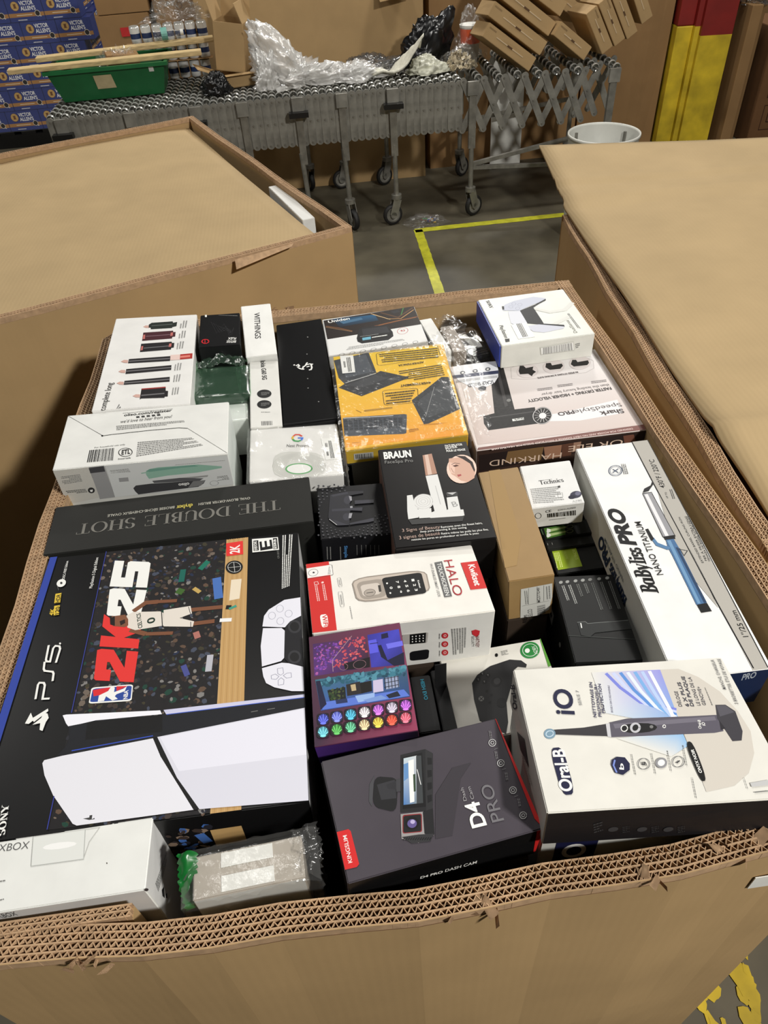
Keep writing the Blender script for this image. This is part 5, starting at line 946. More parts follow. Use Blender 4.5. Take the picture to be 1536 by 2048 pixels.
('X', (120, 120, 118), [(54.1, 92.4), (53.7, 70.8), (52.3, 71), (52.4, 92.6)], 1, 0.9), ('X', (120, 120, 118), [(61, 91.5), (60.7, 69.9), (59.3, 70.1), (59.3, 91.7)], 1, 0.9),
('X', (120, 120, 118), [(67.9, 90.6), (67.7, 69), (66.3, 69.2), (66.3, 90.8)], 1, 0.9), ('X', (120, 120, 118), [(74.9, 89.7), (74.8, 68.1), (73.4, 68.3), (73.2, 89.9)], 1, 0.9),
('X', (120, 120, 118), [(81.2, 88.9), (81.1, 67.3), (79.7, 67.4), (79.5, 89.1)], 1, 0.9), ('X', (120, 120, 118), [(87.5, 88.1), (87.5, 66.4), (86.1, 66.6), (85.8, 88.3)], 1, 0.9)]),
('kwikset','top','color_band',[
('P', (204, 44, 40), [(0.4, 127.9), (32.4, 128.5), (31.3, 0.7), (0.4, 1.3)]), ('P', (236, 234, 230), [(0.4, 119.3), (35.6, 121.2), (36.1, 101.6), (0.7, 99.9)]),
('L', (60, 60, 60), 0.6, [(32.2, 121.5), (36.2, 120.2), (36.1, 101.6), (33.9, 100), (1.5, 98.5)]), ('E', (80, 80, 80), (9.2, 109.6), (6.6, 0.6), (0.2, -6.7), 0.6),
('E', (60, 60, 60), (9.7, 109.6), (1.6, 0), (0.1, -1.7), 0), ('X', (120, 120, 118), [(28.7, 102.8), (31.4, 117.7), (34.6, 117.1), (32.8, 102.8)], 3, 0.7),
('X', (236, 200, 196), [(13, 84.9), (14.5, 54.8), (9.8, 55), (8.5, 85)], 2, 0.7), ('X', (236, 200, 196), [(22.9, 84.8), (24.2, 54.7), (19.5, 54.9), (18.5, 84.9)], 2, 0.7),
('L', (240, 210, 206), 0.7, [(9, 90.9), (13.9, 91), (14.8, 86.1), (9.5, 85.8), (9, 90.9)]), ('E', (240, 210, 206), (20.3, 88.3), (1.8, 0.4), (0.1, -1.8), 0),
('P', (238, 238, 234), [(21.5, 24.8), (21.1, 27.6), (20.2, 29.5), (19, 30.2), (14.1, 30), (12.9, 29.3), (12.1, 27.2), (11.9, 24.4), (12.5, 13.4), (13, 10.6), (13.9, 8.7), (15, 8.1), (19.4, 8.5), (20.5, 9.3), (21.3, 11.3), (21.6, 14)]),
('T', 'WiFi', (14.5, 28.9), -87.4, 19.8, 6, (204, 44, 40), 'b')]),
('kwikset','top','lock_picture',[

('P', (150, 140, 130), [(163.6, 80.1), (160.7, 85.2), (152.3, 88.9), (140.6, 90.2), (81.8, 89.7), (70.4, 88.1), (62.3, 84.1), (59.6, 78.7), (61.4, 52), (64.7, 47), (72.9, 43.5), (83.9, 42.5), (140.1, 44.4), (151.3, 46), (159.6, 49.8), (162.7, 54.8)]),
('P', (196, 184, 172), [(161.7, 79.7), (159.1, 83.9), (151.7, 86.9), (141.5, 87.9), (80.9, 87.4), (70.9, 86.1), (63.8, 82.8), (61.5, 78.4), (63.5, 52.8), (66.4, 48.7), (73.6, 45.8), (83.2, 44.9), (141.1, 46.4), (150.8, 47.7), (158.1, 50.9), (160.8, 54.9)]),
('P', (160, 150, 140), [(104.4, 73.6), (103.2, 77.9), (99.6, 81), (94.6, 82), (74.5, 81.3), (69.7, 79.9), (66.4, 76.6), (65.6, 72.2), (67.7, 55), (69.4, 50.9), (73, 47.9), (77.5, 47), (95, 47.6), (99.4, 48.9), (102.7, 52.1), (104, 56.4)]),
('P', (206, 196, 186), [(96.4, 71.2), (95.7, 73.3), (93.8, 74.9), (91.1, 75.3), (75.3, 74.6), (72.7, 73.9), (70.9, 72.2), (70.3, 70), (71.3, 57), (72.2, 54.9), (74.1, 53.4), (76.5, 53), (91.1, 53.8), (93.5, 54.5), (95.4, 56.2), (96.1, 58.3)]),
('E', (170, 160, 150), (81.2, 58.7), (7.6, 0.2), (-0.2, -6.6), 0), ('E', (90, 84, 80), (81.2, 58.7), (7.6, 0.2), (-0.2, -6.6), 0.6), ('L', (70, 66, 62), 1.2, [(76.8, 58.5), (86.1, 58.8)]),
('P', (60, 56, 52), [(93.9, 70.4), (97.5, 70.4), (97, 58.2), (93.8, 57.5)]),
('P', (16, 16, 18), [(156.3, 81.1), (155.6, 83.1), (153.6, 84.5), (150.8, 85), (106.2, 83.3), (103.5, 82.6), (101.5, 81.1), (100.9, 79), (102.6, 47.7), (103.4, 45.8), (105.4, 44.5), (108.1, 44.1), (150.8, 45.1), (153.5, 45.7), (155.5, 47.1), (156.2, 49.1)]),
('T', '1', (140.7, 74.4), -91.3, 4.4, 3.7, (238, 238, 234), 'b'), ('T', '4', (129.9, 74.3), -91.3, 4.3, 3.6, (238, 238, 234), 'b'), ('T', '7', (119.1, 74.3), -90, 4.4, 3.6, (238, 238, 234), 'b'),
('E', (238, 238, 234), (106.7, 72), (1.3, -0.2), (-0.3, -1.6), 0), ('T', '2', (141.3, 64.9), -92.7, 4.3, 3.6, (238, 238, 234), 'b'), ('T', '5', (130.5, 64.9), -91.3, 4.4, 3.6, (238, 238, 234), 'b'),
('T', '8', (119.8, 64.8), -91.3, 4.3, 3.6, (238, 238, 234), 'b'), ('T', '0', (109.1, 64.7), -90, 4.3, 3.6, (238, 238, 234), 'b'), ('T', '3', (141.8, 55.6), -91.3, 4.3, 3.5, (238, 238, 234), 'b'),
('T', '6', (131.1, 55.5), -91.3, 4.3, 3.6, (238, 238, 234), 'b'), ('T', '9', (120.5, 55.5), -91.3, 4.3, 3.5, (238, 238, 234), 'b'), ('E', (238, 238, 234), (108.2, 53.3), (1.3, -0.3), (-0.2, -1.5), 0),
('T', 'Kwikset', (148.2, 70.6), -88.8, 14.9, 2.3, (238, 238, 234), 'b')]),
('kwikset','top','lettering',[
('P', (204, 44, 40), [(214.1, 94.4), (237.6, 94.3), (237.6, 40.9), (215.4, 41.4)]), ('T', 'Kwikset', (223.3, 88.6), -90.7, 41.1, 8.9, (238, 238, 234), 'b'),
('T', 'HALO', (191.8, 102.8), -90.3, 68.6, 12.5, (168, 40, 48), 'l'), ('P', (100, 100, 100), [(178.4, 101.1), (189.2, 101.9), (188.3, 33.8), (178.1, 33.7)]),
('T', 'TOUCHSCREEN', (181.1, 98.7), -91, 62.3, 5.7, (238, 238, 234), 'r'), ('T', 'WI-FI ENABLED SMART LOCK', (171.6, 99.6), -91.3, 64, 3.3, (120, 120, 120), 'r'),
('L', (170, 170, 168), 0.5, [(45.9, 89.8), (45.7, 91.5), (45.3, 92.7), (44.8, 93.1), (41.8, 92.9), (41.3, 92.4), (41, 91.1), (41, 89.3), (41.6, 79.1), (41.8, 77.4), (42.2, 76.2), (42.7, 75.8), (45.4, 76.1), (45.8, 76.6), (46.1, 77.9), (46.2, 79.6), (45.9, 89.8)]),
('X', (140, 140, 140), [(42.5, 89.5), (43, 78.4), (44.8, 78.6), (44.4, 89.7)], 2, 0.8),
('L', (170, 170, 168), 0.5, [(45.3, 61.4), (45.2, 64.3), (44.7, 66.3), (44.1, 67.1), (40.7, 66.9), (40.1, 66.1), (39.8, 64), (39.7, 61.1), (40.1, 44.3), (40.3, 41.5), (40.7, 39.5), (41.2, 38.8), (44.3, 39), (44.8, 39.8), (45.2, 41.8), (45.3, 44.6), (45.3, 61.4)]),
('X', (140, 140, 140), [(41.4, 61.2), (41.7, 43), (43.8, 43.1), (43.6, 61.3)], 2, 0.8), ('X', (170, 170, 168), [(53.1, 38.6), (53.9, 16.1), (51.7, 15.9), (51.7, 38.3)], 1, 0.8)]),
('kwikset','front','lock_picture',[

('P', (170, 166, 160), [(149.9, 63), (149.5, 64.1), (148.2, 64.9), (146.5, 65.2), (118.9, 66.1), (117.1, 65.9), (115.9, 65.3), (115.4, 64.4), (115.4, 49.2), (115.8, 48.2), (117.1, 47.4), (118.7, 46.9), (145.4, 43.8), (147.1, 43.9), (148.3, 44.6), (148.8, 45.6)]),
('P', (14, 14, 14), [(125.1, 65), (147, 64.7), (146.5, 44.5), (125.2, 45.4)]), ('E', (238, 238, 234), (128.8, 60.4), (0.9, -0.1), (0, -1.3), 0), ('E', (238, 238, 234), (128.9, 55.2), (0.8, -0.2), (0, -1.3), 0),
('E', (238, 238, 234), (128.9, 49.9), (0.9, -0.1), (0, -1.3), 0), ('E', (238, 238, 234), (133.6, 60.2), (0.9, -0.2), (0, -1.3), 0), ('E', (238, 238, 234), (133.6, 54.9), (0.9, -0.1), (0.1, -1.3), 0),
('E', (238, 238, 234), (133.7, 49.7), (0.9, -0.2), (0, -1.4), 0), ('E', (238, 238, 234), (138.4, 59.9), (0.8, -0.2), (0, -1.3), 0), ('E', (238, 238, 234), (138.4, 54.7), (0.9, -0.2), (0.1, -1.4), 0),
('E', (238, 238, 234), (138.5, 49.4), (0.9, -0.2), (0, -1.3), 0), ('E', (238, 238, 234), (143.2, 59.6), (0.8, -0.1), (0, -1.3), 0), ('E', (238, 238, 234), (143.2, 54.4), (0.9, -0.2), (0.1, -1.3), 0),
('E', (238, 238, 234), (143.3, 49.1), (0.9, -0.2), (0.1, -1.3), 0),
('P', (20, 20, 22), [(151.9, 26.5), (151.3, 28.6), (149.5, 30.1), (146.9, 30.6), (131.2, 30.3), (128.6, 29.7), (126.7, 28.2), (126, 26.3), (126.1, 14.5), (126.7, 12.6), (128.6, 11), (131.1, 10.4), (146.2, 9.8), (148.7, 10.3), (150.6, 11.8), (151.4, 13.9)])]),
('kwikset','front','lettering',[
('E', (180, 36, 44), (172.6, 54), (4.4, -0.2), (0.4, -6), 0), ('E', (238, 238, 234), (172.6, 54), (1.5, 0), (0.1, -2.3), 0.6), ('X', (120, 120, 118), [(164.5, 59.4), (164.4, 48.3), (166.6, 47.9), (166.7, 59)], 1, 0.7),
('E', (180, 36, 44), (173.2, 36.6), (4.5, -0.2), (0.5, -6.1), 0), ('E', (238, 238, 234), (173.2, 36.6), (1.6, 0.1), (0.1, -2.3), 0.6),
('X', (120, 120, 118), [(165.1, 42.2), (165, 30.8), (167.2, 30.4), (167.3, 41.8)], 1, 0.7), ('E', (180, 36, 44), (173.9, 18.9), (4.5, -0.3), (0.5, -6.3), 0),
('E', (238, 238, 234), (173.9, 18.9), (1.6, 0), (0.1, -2.5), 0.6), ('X', (120, 120, 118), [(165.6, 24.6), (165.6, 13), (167.8, 12.5), (167.9, 24.2)], 1, 0.7),
('X', (130, 130, 128), [(180.4, 65.8), (185.1, 11.4), (203.1, 13), (201.9, 65)], 6, 0.9), ('T', 'SMARTKEY', (214.4, 49.6), -85.5, 29.1, 4.9, (110, 40, 40), 'r'),
('T', 'SECURITY', (209.3, 45.6), -86.4, 22.1, 3.5, (110, 110, 110), 'r'), ('P', (190, 40, 48), [(208.6, 56.9), (213.8, 58.5), (219.8, 54.8), (219.4, 47.6), (215.2, 43.8), (209.9, 49.4)])]),
('led','top','room_pictures',[
('G', [(0.6, 150.2), (115.5, 150.4), (115.5, 0.6), (0.4, 0.4)], [(90, 50, 70), (110, 50, 80), (150, 60, 90), (60, 40, 60)]),
('G', [(4.8, 138.8), (71.8, 137.7), (71.8, 91.8), (4.5, 91.6)], [(70, 40, 90), (90, 50, 80), (40, 20, 30), (90, 50, 120)]),
('S', [(5.7, 136.2), (43.5, 136.3), (27.1, 105.5), (6.6, 93)], 140, 1, 2.4, [(130, 70, 170), (110, 60, 150), (170, 90, 160), (80, 50, 130)]),
('S', [(41.8, 141.6), (70, 136.1), (71.5, 111.3), (26.5, 96.2)], 90, 1, 2.6, [(200, 80, 90), (220, 110, 100), (180, 60, 80), (190, 90, 110)]), ('P', (20, 14, 20), [(40.8, 102.9), (73, 106.2), (71.8, 91.8), (42, 93.3)]),
('E', (150, 110, 120), (40.4, 98.2), (5, 0), (0.1, -4.6), 0.5), ('E', (150, 110, 120), (59.8, 98.1), (7.6, 0.2), (0.2, -5.9), 0.5), ('L', (170, 140, 150), 0.7, [(54.1, 141.7), (27.4, 110.2), (27.3, 93.8)]),
('G', [(73.4, 139.2), (113.2, 140.7), (113.3, 87.9), (73.3, 90.9)], [(50, 50, 150), (70, 70, 190), (30, 30, 90), (60, 60, 170)]), ('P', (24, 22, 60), [(90.6, 137.1), (98.9, 138), (99, 130.4), (90.1, 129.7)]),
('P', (20, 20, 50), [(84.6, 120.9), (88.7, 121.3), (93.8, 97.5), (114.8, 105.4), (113.1, 88), (100.5, 88), (86.6, 103.6)]), ('P', (90, 90, 220), [(73.5, 130.4), (83.7, 130.9), (84.5, 111.2), (73.5, 110.9)]),
('P', (110, 110, 230), [(94.8, 121.4), (115.1, 122.3), (115.1, 115), (95.9, 113.8)]), ('L', (20, 20, 50), 1, [(75, 125.2), (85.1, 125.2)])]),
('led','top','living_room_picture',[
('G', [(5.2, 86.4), (115, 86), (113.2, 43.2), (9.7, 43.9)], [(60, 110, 130), (60, 90, 110), (40, 70, 120), (60, 90, 170)]),
('S', [(8.1, 84.7), (111.7, 83.6), (111.2, 73.4), (9.6, 76.6)], 120, 2, 5, [(40, 90, 110), (80, 140, 160), (60, 120, 140), (30, 70, 90)]), ('P', (24, 28, 30), [(18.8, 69.3), (40.1, 69.8), (39.8, 54.5), (20.8, 54.7)]),
('S', [(19.8, 69.1), (40.1, 69.8), (39.9, 55.5), (20.9, 55.8)], 50, 1, 2.5, [(50, 70, 40), (80, 90, 50), (30, 40, 30)]), ('P', (40, 36, 36), [(41.3, 72.9), (57.9, 74.3), (58.2, 57.6), (41.4, 57.4)]),
('P', (190, 170, 130), [(46.4, 71.5), (52.3, 71.8), (52.6, 63), (47.2, 62.9)]), ('P', (20, 18, 18), [(57.7, 72.1), (71.4, 72.9), (70.8, 58.6), (58.2, 57.6)]),
('P', (200, 190, 220), [(73.3, 72.6), (84.9, 72.7), (83.9, 56.2), (71.9, 56.2)]), ('P', (150, 160, 190), [(87, 73.4), (103.5, 73.7), (102.7, 58.2), (87, 57.8)]), ('L', (20, 22, 30), 0.8, [(87.4, 73.8), (86.7, 58.3)]),
('L', (20, 22, 30), 0.8, [(91.3, 73.7), (90.5, 58.2)]), ('L', (20, 22, 30), 0.8, [(95.1, 73.7), (94.3, 58.2)]), ('L', (20, 22, 30), 0.8, [(99, 73.6), (98.1, 58.1)]),
('L', (20, 22, 30), 0.8, [(102.9, 73.6), (102, 58.1)]), ('L', (20, 22, 30), 0.8, [(86.8, 72.3), (104, 72.9)]), ('L', (20, 22, 30), 0.8, [(86.1, 66.6), (103.2, 67.2)]),
('L', (20, 22, 30), 0.8, [(85.4, 60.9), (102.4, 61.6)]), ('P', (90, 120, 210), [(12.2, 54.1), (107.5, 54), (112.8, 44.3), (11.6, 44.6)]), ('P', (150, 180, 230), [(50.4, 55.8), (73.4, 55.9), (72.4, 47.4), (53.4, 46.6)]),
('P', (40, 50, 90), [(27.4, 54.6), (40.8, 54.3), (41.3, 48.8), (28, 49.1)]), ('P', (120, 150, 210), [(59.3, 48.7), (80.5, 51.3), (87.4, 45.7), (64.5, 44.6)]),
('P', (30, 34, 50), [(86.1, 50.3), (99.8, 53.2), (102.6, 46.2), (89.2, 45.4)]), ('P', (30, 30, 60), [(6.1, 84), (11, 84), (16.8, 51.1), (9.8, 44.9)])]),
('led','top','color_swatches',[

('P', (34, 24, 34), [(18.9, 36.4), (18.6, 38), (17.6, 39.1), (16.2, 39.6), (7.6, 40.2), (6.2, 39.8), (5.1, 38.8), (4.7, 37.3), (4.5, 28.4), (4.8, 26.9), (5.8, 25.8), (7.2, 25.3), (15.6, 24.8), (17.1, 25.1), (18.1, 26.1), (18.6, 27.5)]),
('E', (38, 44, 104), (11.9, 32.4), (6.1, -0.7), (-0.3, -7), 0), ('L', (117, 130, 255), 1.2, [(11.5, 26.3), (6.3, 33.4)]), ('L', (70, 80, 190), 1.2, [(11.5, 26.3), (6.9, 35.7)]),
('L', (117, 130, 255), 1.2, [(11.5, 26.3), (8.2, 37.5)]), ('L', (70, 80, 190), 1.2, [(11.5, 26.3), (10.1, 38.5)]), ('L', (117, 130, 255), 1.2, [(11.5, 26.3), (12.2, 38.6)]),
('L', (70, 80, 190), 1.2, [(11.5, 26.3), (14.3, 37.7)]), ('L', (117, 130, 255), 1.2, [(11.5, 26.3), (16, 36)]), ('L', (70, 80, 190), 1.2, [(11.5, 26.3), (17.1, 33.8)]),
('L', (117, 130, 255), 1.2, [(11.5, 26.3), (17.4, 31.4)]), ('E', (117, 130, 255), (11.5, 27.1), (3.4, -0.4), (0, -1.5), 0),
('P', (34, 24, 34), [(34.8, 36.5), (34.5, 38), (33.5, 39.2), (32.1, 39.7), (23.5, 40.2), (22.1, 39.9), (21, 38.9), (20.6, 37.4), (20.2, 28.5), (20.5, 27), (21.5, 25.8), (22.9, 25.4), (31.3, 24.8), (32.7, 25.1), (33.8, 26.2), (34.3, 27.6)]),
('E', (55, 60, 121), (27.6, 32.5), (6.2, -0.7), (-0.3, -7), 0), ('L', (155, 167, 255), 1.2, [(27.2, 26.3), (22.1, 33.4)]), ('L', (100, 110, 220), 1.2, [(27.2, 26.3), (22.7, 35.7)]),
('L', (155, 167, 255), 1.2, [(27.2, 26.3), (24, 37.5)]), ('L', (100, 110, 220), 1.2, [(27.2, 26.3), (25.9, 38.6)]), ('L', (155, 167, 255), 1.2, [(27.2, 26.3), (28.1, 38.6)]),
('L', (100, 110, 220), 1.2, [(27.2, 26.3), (30.2, 37.8)]), ('L', (155, 167, 255), 1.2, [(27.2, 26.3), (31.9, 36.1)]), ('L', (100, 110, 220), 1.2, [(27.2, 26.3), (32.9, 33.9)]),
('L', (155, 167, 255), 1.2, [(27.2, 26.3), (33.2, 31.5)]), ('E', (155, 167, 255), (27.3, 27.1), (3.3, -0.4), (-0.1, -1.4), 0),
('P', (34, 24, 34), [(50.6, 36.6), (50.4, 38.1), (49.4, 39.3), (48, 39.8), (39.5, 40.3), (38, 40), (36.9, 39), (36.4, 37.5), (35.9, 28.6), (36.2, 27.1), (37.2, 25.9), (38.6, 25.4), (47, 24.9), (48.5, 25.2), (49.6, 26.2), (50, 27.7)]),
('E', (33, 82, 99), (43.4, 32.5), (6.2, -0.7), (-0.4, -7), 0), ('L', (105, 217, 255), 1.2, [(42.9, 26.4), (37.9, 33.5)]), ('L', (60, 150, 180), 1.2, [(42.9, 26.4), (38.5, 35.8)]),
('L', (105, 217, 255), 1.2, [(42.9, 26.4), (39.9, 37.6)]), ('L', (60, 150, 180), 1.2, [(42.9, 26.4), (41.8, 38.6)]), ('L', (105, 217, 255), 1.2, [(42.9, 26.4), (44, 38.7)]),
('L', (60, 150, 180), 1.2, [(42.9, 26.4), (46.1, 37.9)]), ('L', (105, 217, 255), 1.2, [(42.9, 26.4), (47.7, 36.2)]), ('L', (60, 150, 180), 1.2, [(42.9, 26.4), (48.8, 34)]),
('L', (105, 217, 255), 1.2, [(42.9, 26.4), (49, 31.5)]), ('E', (105, 217, 255), (43, 27.2), (3.3, -0.4), (-0.1, -1.4), 0),
('P', (34, 24, 34), [(66.5, 36.7), (66.2, 38.2), (65.3, 39.4), (63.9, 39.8), (55.4, 40.4), (53.9, 40.1), (52.8, 39), (52.3, 37.5), (51.7, 28.6), (52, 27.1), (52.9, 26), (54.3, 25.5), (62.7, 25), (64.2, 25.3), (65.3, 26.3), (65.8, 27.7)]),
('E', (110, 104, 110), (59.3, 32.6), (6.1, -0.7), (-0.6, -7), 0), ('L', (255, 255, 255), 1.2, [(58.6, 26.5), (53.7, 33.6)]), ('L', (200, 190, 200), 1.2, [(58.6, 26.5), (54.4, 35.9)]),
('L', (255, 255, 255), 1.2, [(58.6, 26.5), (55.8, 37.7)]), ('L', (200, 190, 200), 1.2, [(58.6, 26.5), (57.7, 38.7)]), ('L', (255, 255, 255), 1.2, [(58.6, 26.5), (59.9, 38.8)]),
('L', (200, 190, 200), 1.2, [(58.6, 26.5), (62, 37.9)]), ('L', (255, 255, 255), 1.2, [(58.6, 26.5), (63.6, 36.3)]), ('L', (200, 190, 200), 1.2, [(58.6, 26.5), (64.6, 34)]),
('L', (255, 255, 255), 1.2, [(58.6, 26.5), (64.8, 31.6)]), ('E', (255, 255, 255), (58.7, 27.3), (3.3, -0.4), (-0.1, -1.5), 0),
('P', (34, 24, 34), [(82.4, 36.7), (82.2, 38.3), (81.2, 39.4), (79.8, 39.9), (71.3, 40.5), (69.8, 40.1), (68.7, 39.1), (68.2, 37.6), (67.5, 28.7), (67.7, 27.2), (68.7, 26), (70, 25.6), (78.5, 25), (79.9, 25.4), (81, 26.4), (81.5, 27.8)]),
('E', (93, 49, 110), (75.1, 32.7), (6.1, -0.7), (-0.6, -7), 0), ('L', (242, 142, 255), 1.2, [(74.4, 26.5), (69.6, 33.7)]), ('L', (170, 90, 200), 1.2, [(74.4, 26.5), (70.3, 36)]),
('L', (242, 142, 255), 1.2, [(74.4, 26.5), (71.7, 37.8)]), ('L', (170, 90, 200), 1.2, [(74.4, 26.5), (73.6, 38.8)]), ('L', (242, 142, 255), 1.2, [(74.4, 26.5), (75.8, 38.9)]),
('L', (170, 90, 200), 1.2, [(74.4, 26.5), (77.9, 38)]), ('L', (242, 142, 255), 1.2, [(74.4, 26.5), (79.5, 36.3)]), ('L', (170, 90, 200), 1.2, [(74.4, 26.5), (80.4, 34.1)]),
('L', (242, 142, 255), 1.2, [(74.4, 26.5), (80.6, 31.7)]), ('E', (242, 142, 255), (74.5, 27.3), (3.3, -0.3), (-0.2, -1.4), 0),
('P', (34, 24, 34), [(98.3, 36.8), (98.1, 38.3), (97.2, 39.5), (95.8, 40), (87.3, 40.5), (85.8, 40.2), (84.6, 39.2), (84.1, 37.7), (83.2, 28.8), (83.5, 27.3), (84.4, 26.1), (85.8, 25.6), (94.2, 25.1), (95.6, 25.4), (96.8, 26.4), (97.3, 27.9)]),
('E', (93, 88, 99), (90.9, 32.7), (6.1, -0.6), (-0.7, -7), 0), ('L', (242, 230, 255), 1.2, [(90.1, 26.6), (85.4, 33.7)]), ('L', (170, 160, 180), 1.2, [(90.1, 26.6), (86.1, 36)]),
('L', (242, 230, 255), 1.2, [(90.1, 26.6), (87.6, 37.8)]), ('L', (170, 160, 180), 1.2, [(90.1, 26.6), (89.6, 38.9)]), ('L', (242, 230, 255), 1.2, [(90.1, 26.6), (91.7, 38.9)]),
('L', (170, 160, 180), 1.2, [(90.1, 26.6), (93.8, 38.1)]), ('L', (242, 230, 255), 1.2, [(90.1, 26.6), (95.4, 36.4)]), ('L', (170, 160, 180), 1.2, [(90.1, 26.6), (96.3, 34.2)]),
('L', (242, 230, 255), 1.2, [(90.1, 26.6), (96.4, 31.7)]), ('E', (242, 230, 255), (90.2, 27.4), (3.3, -0.4), (-0.1, -1.4), 0),
('P', (34, 24, 34), [(114.2, 36.9), (114, 38.4), (113.1, 39.6), (111.7, 40.1), (103.2, 40.6), (101.7, 40.3), (100.6, 39.3), (100, 37.8), (99, 28.8), (99.2, 27.3), (100.2, 26.2), (101.5, 25.7), (109.9, 25.2), (111.4, 25.5), (112.5, 26.5), (113.1, 28)]),
('E', (88, 44, 104), (106.8, 32.8), (6.1, -0.7), (-0.8, -7), 0), ('L', (230, 130, 255), 1.2, [(105.9, 26.7), (101.3, 33.8)]), ('L', (160, 80, 190), 1.2, [(105.9, 26.7), (102, 36.1)]),
('L', (230, 130, 255), 1.2, [(105.9, 26.7), (103.5, 37.9)]), ('L', (160, 80, 190), 1.2, [(105.9, 26.7), (105.5, 38.9)]), ('L', (230, 130, 255), 1.2, [(105.9, 26.7), (107.7, 39)]),
('L', (160, 80, 190), 1.2, [(105.9, 26.7), (109.7, 38.2)]), ('L', (230, 130, 255), 1.2, [(105.9, 26.7), (111.3, 36.5)]), ('L', (160, 80, 190), 1.2, [(105.9, 26.7), (112.2, 34.3)]),
('L', (230, 130, 255), 1.2, [(105.9, 26.7), (112.3, 31.8)]), ('E', (230, 130, 255), (106, 27.5), (3.3, -0.4), (-0.2, -1.4), 0),
('P', (34, 24, 34), [(17.9, 20.1), (17.5, 21.6), (16.6, 22.7), (15.2, 23.2), (6.8, 23.7), (5.3, 23.4), (4.3, 22.4), (3.9, 21), (3.6, 12.3), (4, 10.9), (5, 9.8), (6.3, 9.3), (14.6, 8.8), (16, 9.1), (17.1, 10.1), (17.5, 11.5)]),
('E', (49, 93, 104), (10.9, 16.2), (6, -0.7), (-0.2, -6.8), 0), ('L', (142, 242, 255), 1.2, [(10.6, 10.2), (5.4, 17.2)]), ('L', (90, 170, 190), 1.2, [(10.6, 10.2), (6, 19.4)]),
('L', (142, 242, 255), 1.2, [(10.6, 10.2), (7.3, 21.1)]), ('L', (90, 170, 190), 1.2, [(10.6, 10.2), (9.1, 22.1)]), ('L', (142, 242, 255), 1.2, [(10.6, 10.2), (11.3, 22.2)]),
('L', (90, 170, 190), 1.2, [(10.6, 10.2), (13.3, 21.4)]), ('L', (142, 242, 255), 1.2, [(10.6, 10.2), (15, 19.7)]), ('L', (90, 170, 190), 1.2, [(10.6, 10.2), (16.1, 17.6)]),
('L', (142, 242, 255), 1.2, [(10.6, 10.2), (16.4, 15.2)]), ('E', (142, 242, 255), (10.6, 11), (3.3, -0.4), (-0.1, -1.4), 0),
('P', (34, 24, 34), [(33.5, 20.2), (33.2, 21.7), (32.2, 22.8), (30.8, 23.3), (22.4, 23.8), (21, 23.5), (19.9, 22.5), (19.5, 21.1), (19.1, 12.4), (19.5, 10.9), (20.4, 9.8), (21.8, 9.4), (30.1, 8.9), (31.5, 9.2), (32.6, 10.1), (33, 11.5)]),
('E', (38, 82, 38), (26.5, 16.3), (6, -0.7), (-0.3, -6.8), 0), ('L', (117, 217, 117), 1.2, [(26, 10.3), (21, 17.2)]), ('L', (70, 150, 70), 1.2, [(26, 10.3), (21.6, 19.4)]),
('L', (117, 217, 117), 1.2, [(26, 10.3), (22.9, 21.2)]), ('L', (70, 150, 70), 1.2, [(26, 10.3), (24.8, 22.2)]), ('L', (117, 217, 117), 1.2, [(26, 10.3), (26.9, 22.3)]),
('L', (70, 150, 70), 1.2, [(26, 10.3), (29, 21.4)]), ('L', (117, 217, 117), 1.2, [(26, 10.3), (30.6, 19.8)]), ('L', (70, 150, 70), 1.2, [(26, 10.3), (31.7, 17.6)]),
('L', (117, 217, 117), 1.2, [(26, 10.3), (31.9, 15.3)]), ('E', (117, 217, 117), (26.1, 11.1), (3.3, -0.4), (-0.1, -1.4), 0),
('P', (34, 24, 34), [(49.1, 20.3), (48.8, 21.7), (47.9, 22.9), (46.5, 23.4), (38.1, 23.9), (36.7, 23.6), (35.6, 22.6), (35.1, 21.1), (34.7, 12.5), (34.9, 11), (35.9, 9.9), (37.3, 9.4), (45.6, 8.9), (47, 9.2), (48.1, 10.2), (48.5, 11.6)]),
('E', (44, 88, 66), (42, 16.3), (6.1, -0.7), (-0.4, -6.8), 0), ('L', (130, 230, 180), 1.2, [(41.5, 10.4), (36.6, 17.3)]), ('L', (80, 160, 120), 1.2, [(41.5, 10.4), (37.2, 19.5)]),
('L', (130, 230, 180), 1.2, [(41.5, 10.4), (38.5, 21.3)]), ('L', (80, 160, 120), 1.2, [(41.5, 10.4), (40.4, 22.3)]), ('L', (130, 230, 180), 1.2, [(41.5, 10.4), (42.6, 22.3)]),
('L', (80, 160, 120), 1.2, [(41.5, 10.4), (44.6, 21.5)]), ('L', (130, 230, 180), 1.2, [(41.5, 10.4), (46.3, 19.9)]), ('L', (80, 160, 120), 1.2, [(41.5, 10.4), (47.3, 17.7)]),
('L', (130, 230, 180), 1.2, [(41.5, 10.4), (47.5, 15.3)]), ('E', (130, 230, 180), (41.6, 11.2), (3.3, -0.4), (-0.1, -1.4), 0),
('P', (34, 24, 34), [(64.8, 20.3), (64.5, 21.8), (63.6, 22.9), (62.2, 23.4), (53.8, 23.9), (52.4, 23.6), (51.3, 22.6), (50.8, 21.2), (50.2, 12.5), (50.5, 11.1), (51.4, 10), (52.8, 9.5), (61.1, 9), (62.5, 9.3), (63.6, 10.3), (64.1, 11.7)]),
('E', (110, 93, 71), (57.6, 16.4), (6, -0.7), (-0.5, -6.8), 0), ('L', (255, 242, 192), 1.2, [(57, 10.4), (52.2, 17.4)]), ('L', (200, 170, 130), 1.2, [(57, 10.4), (52.8, 19.6)]),
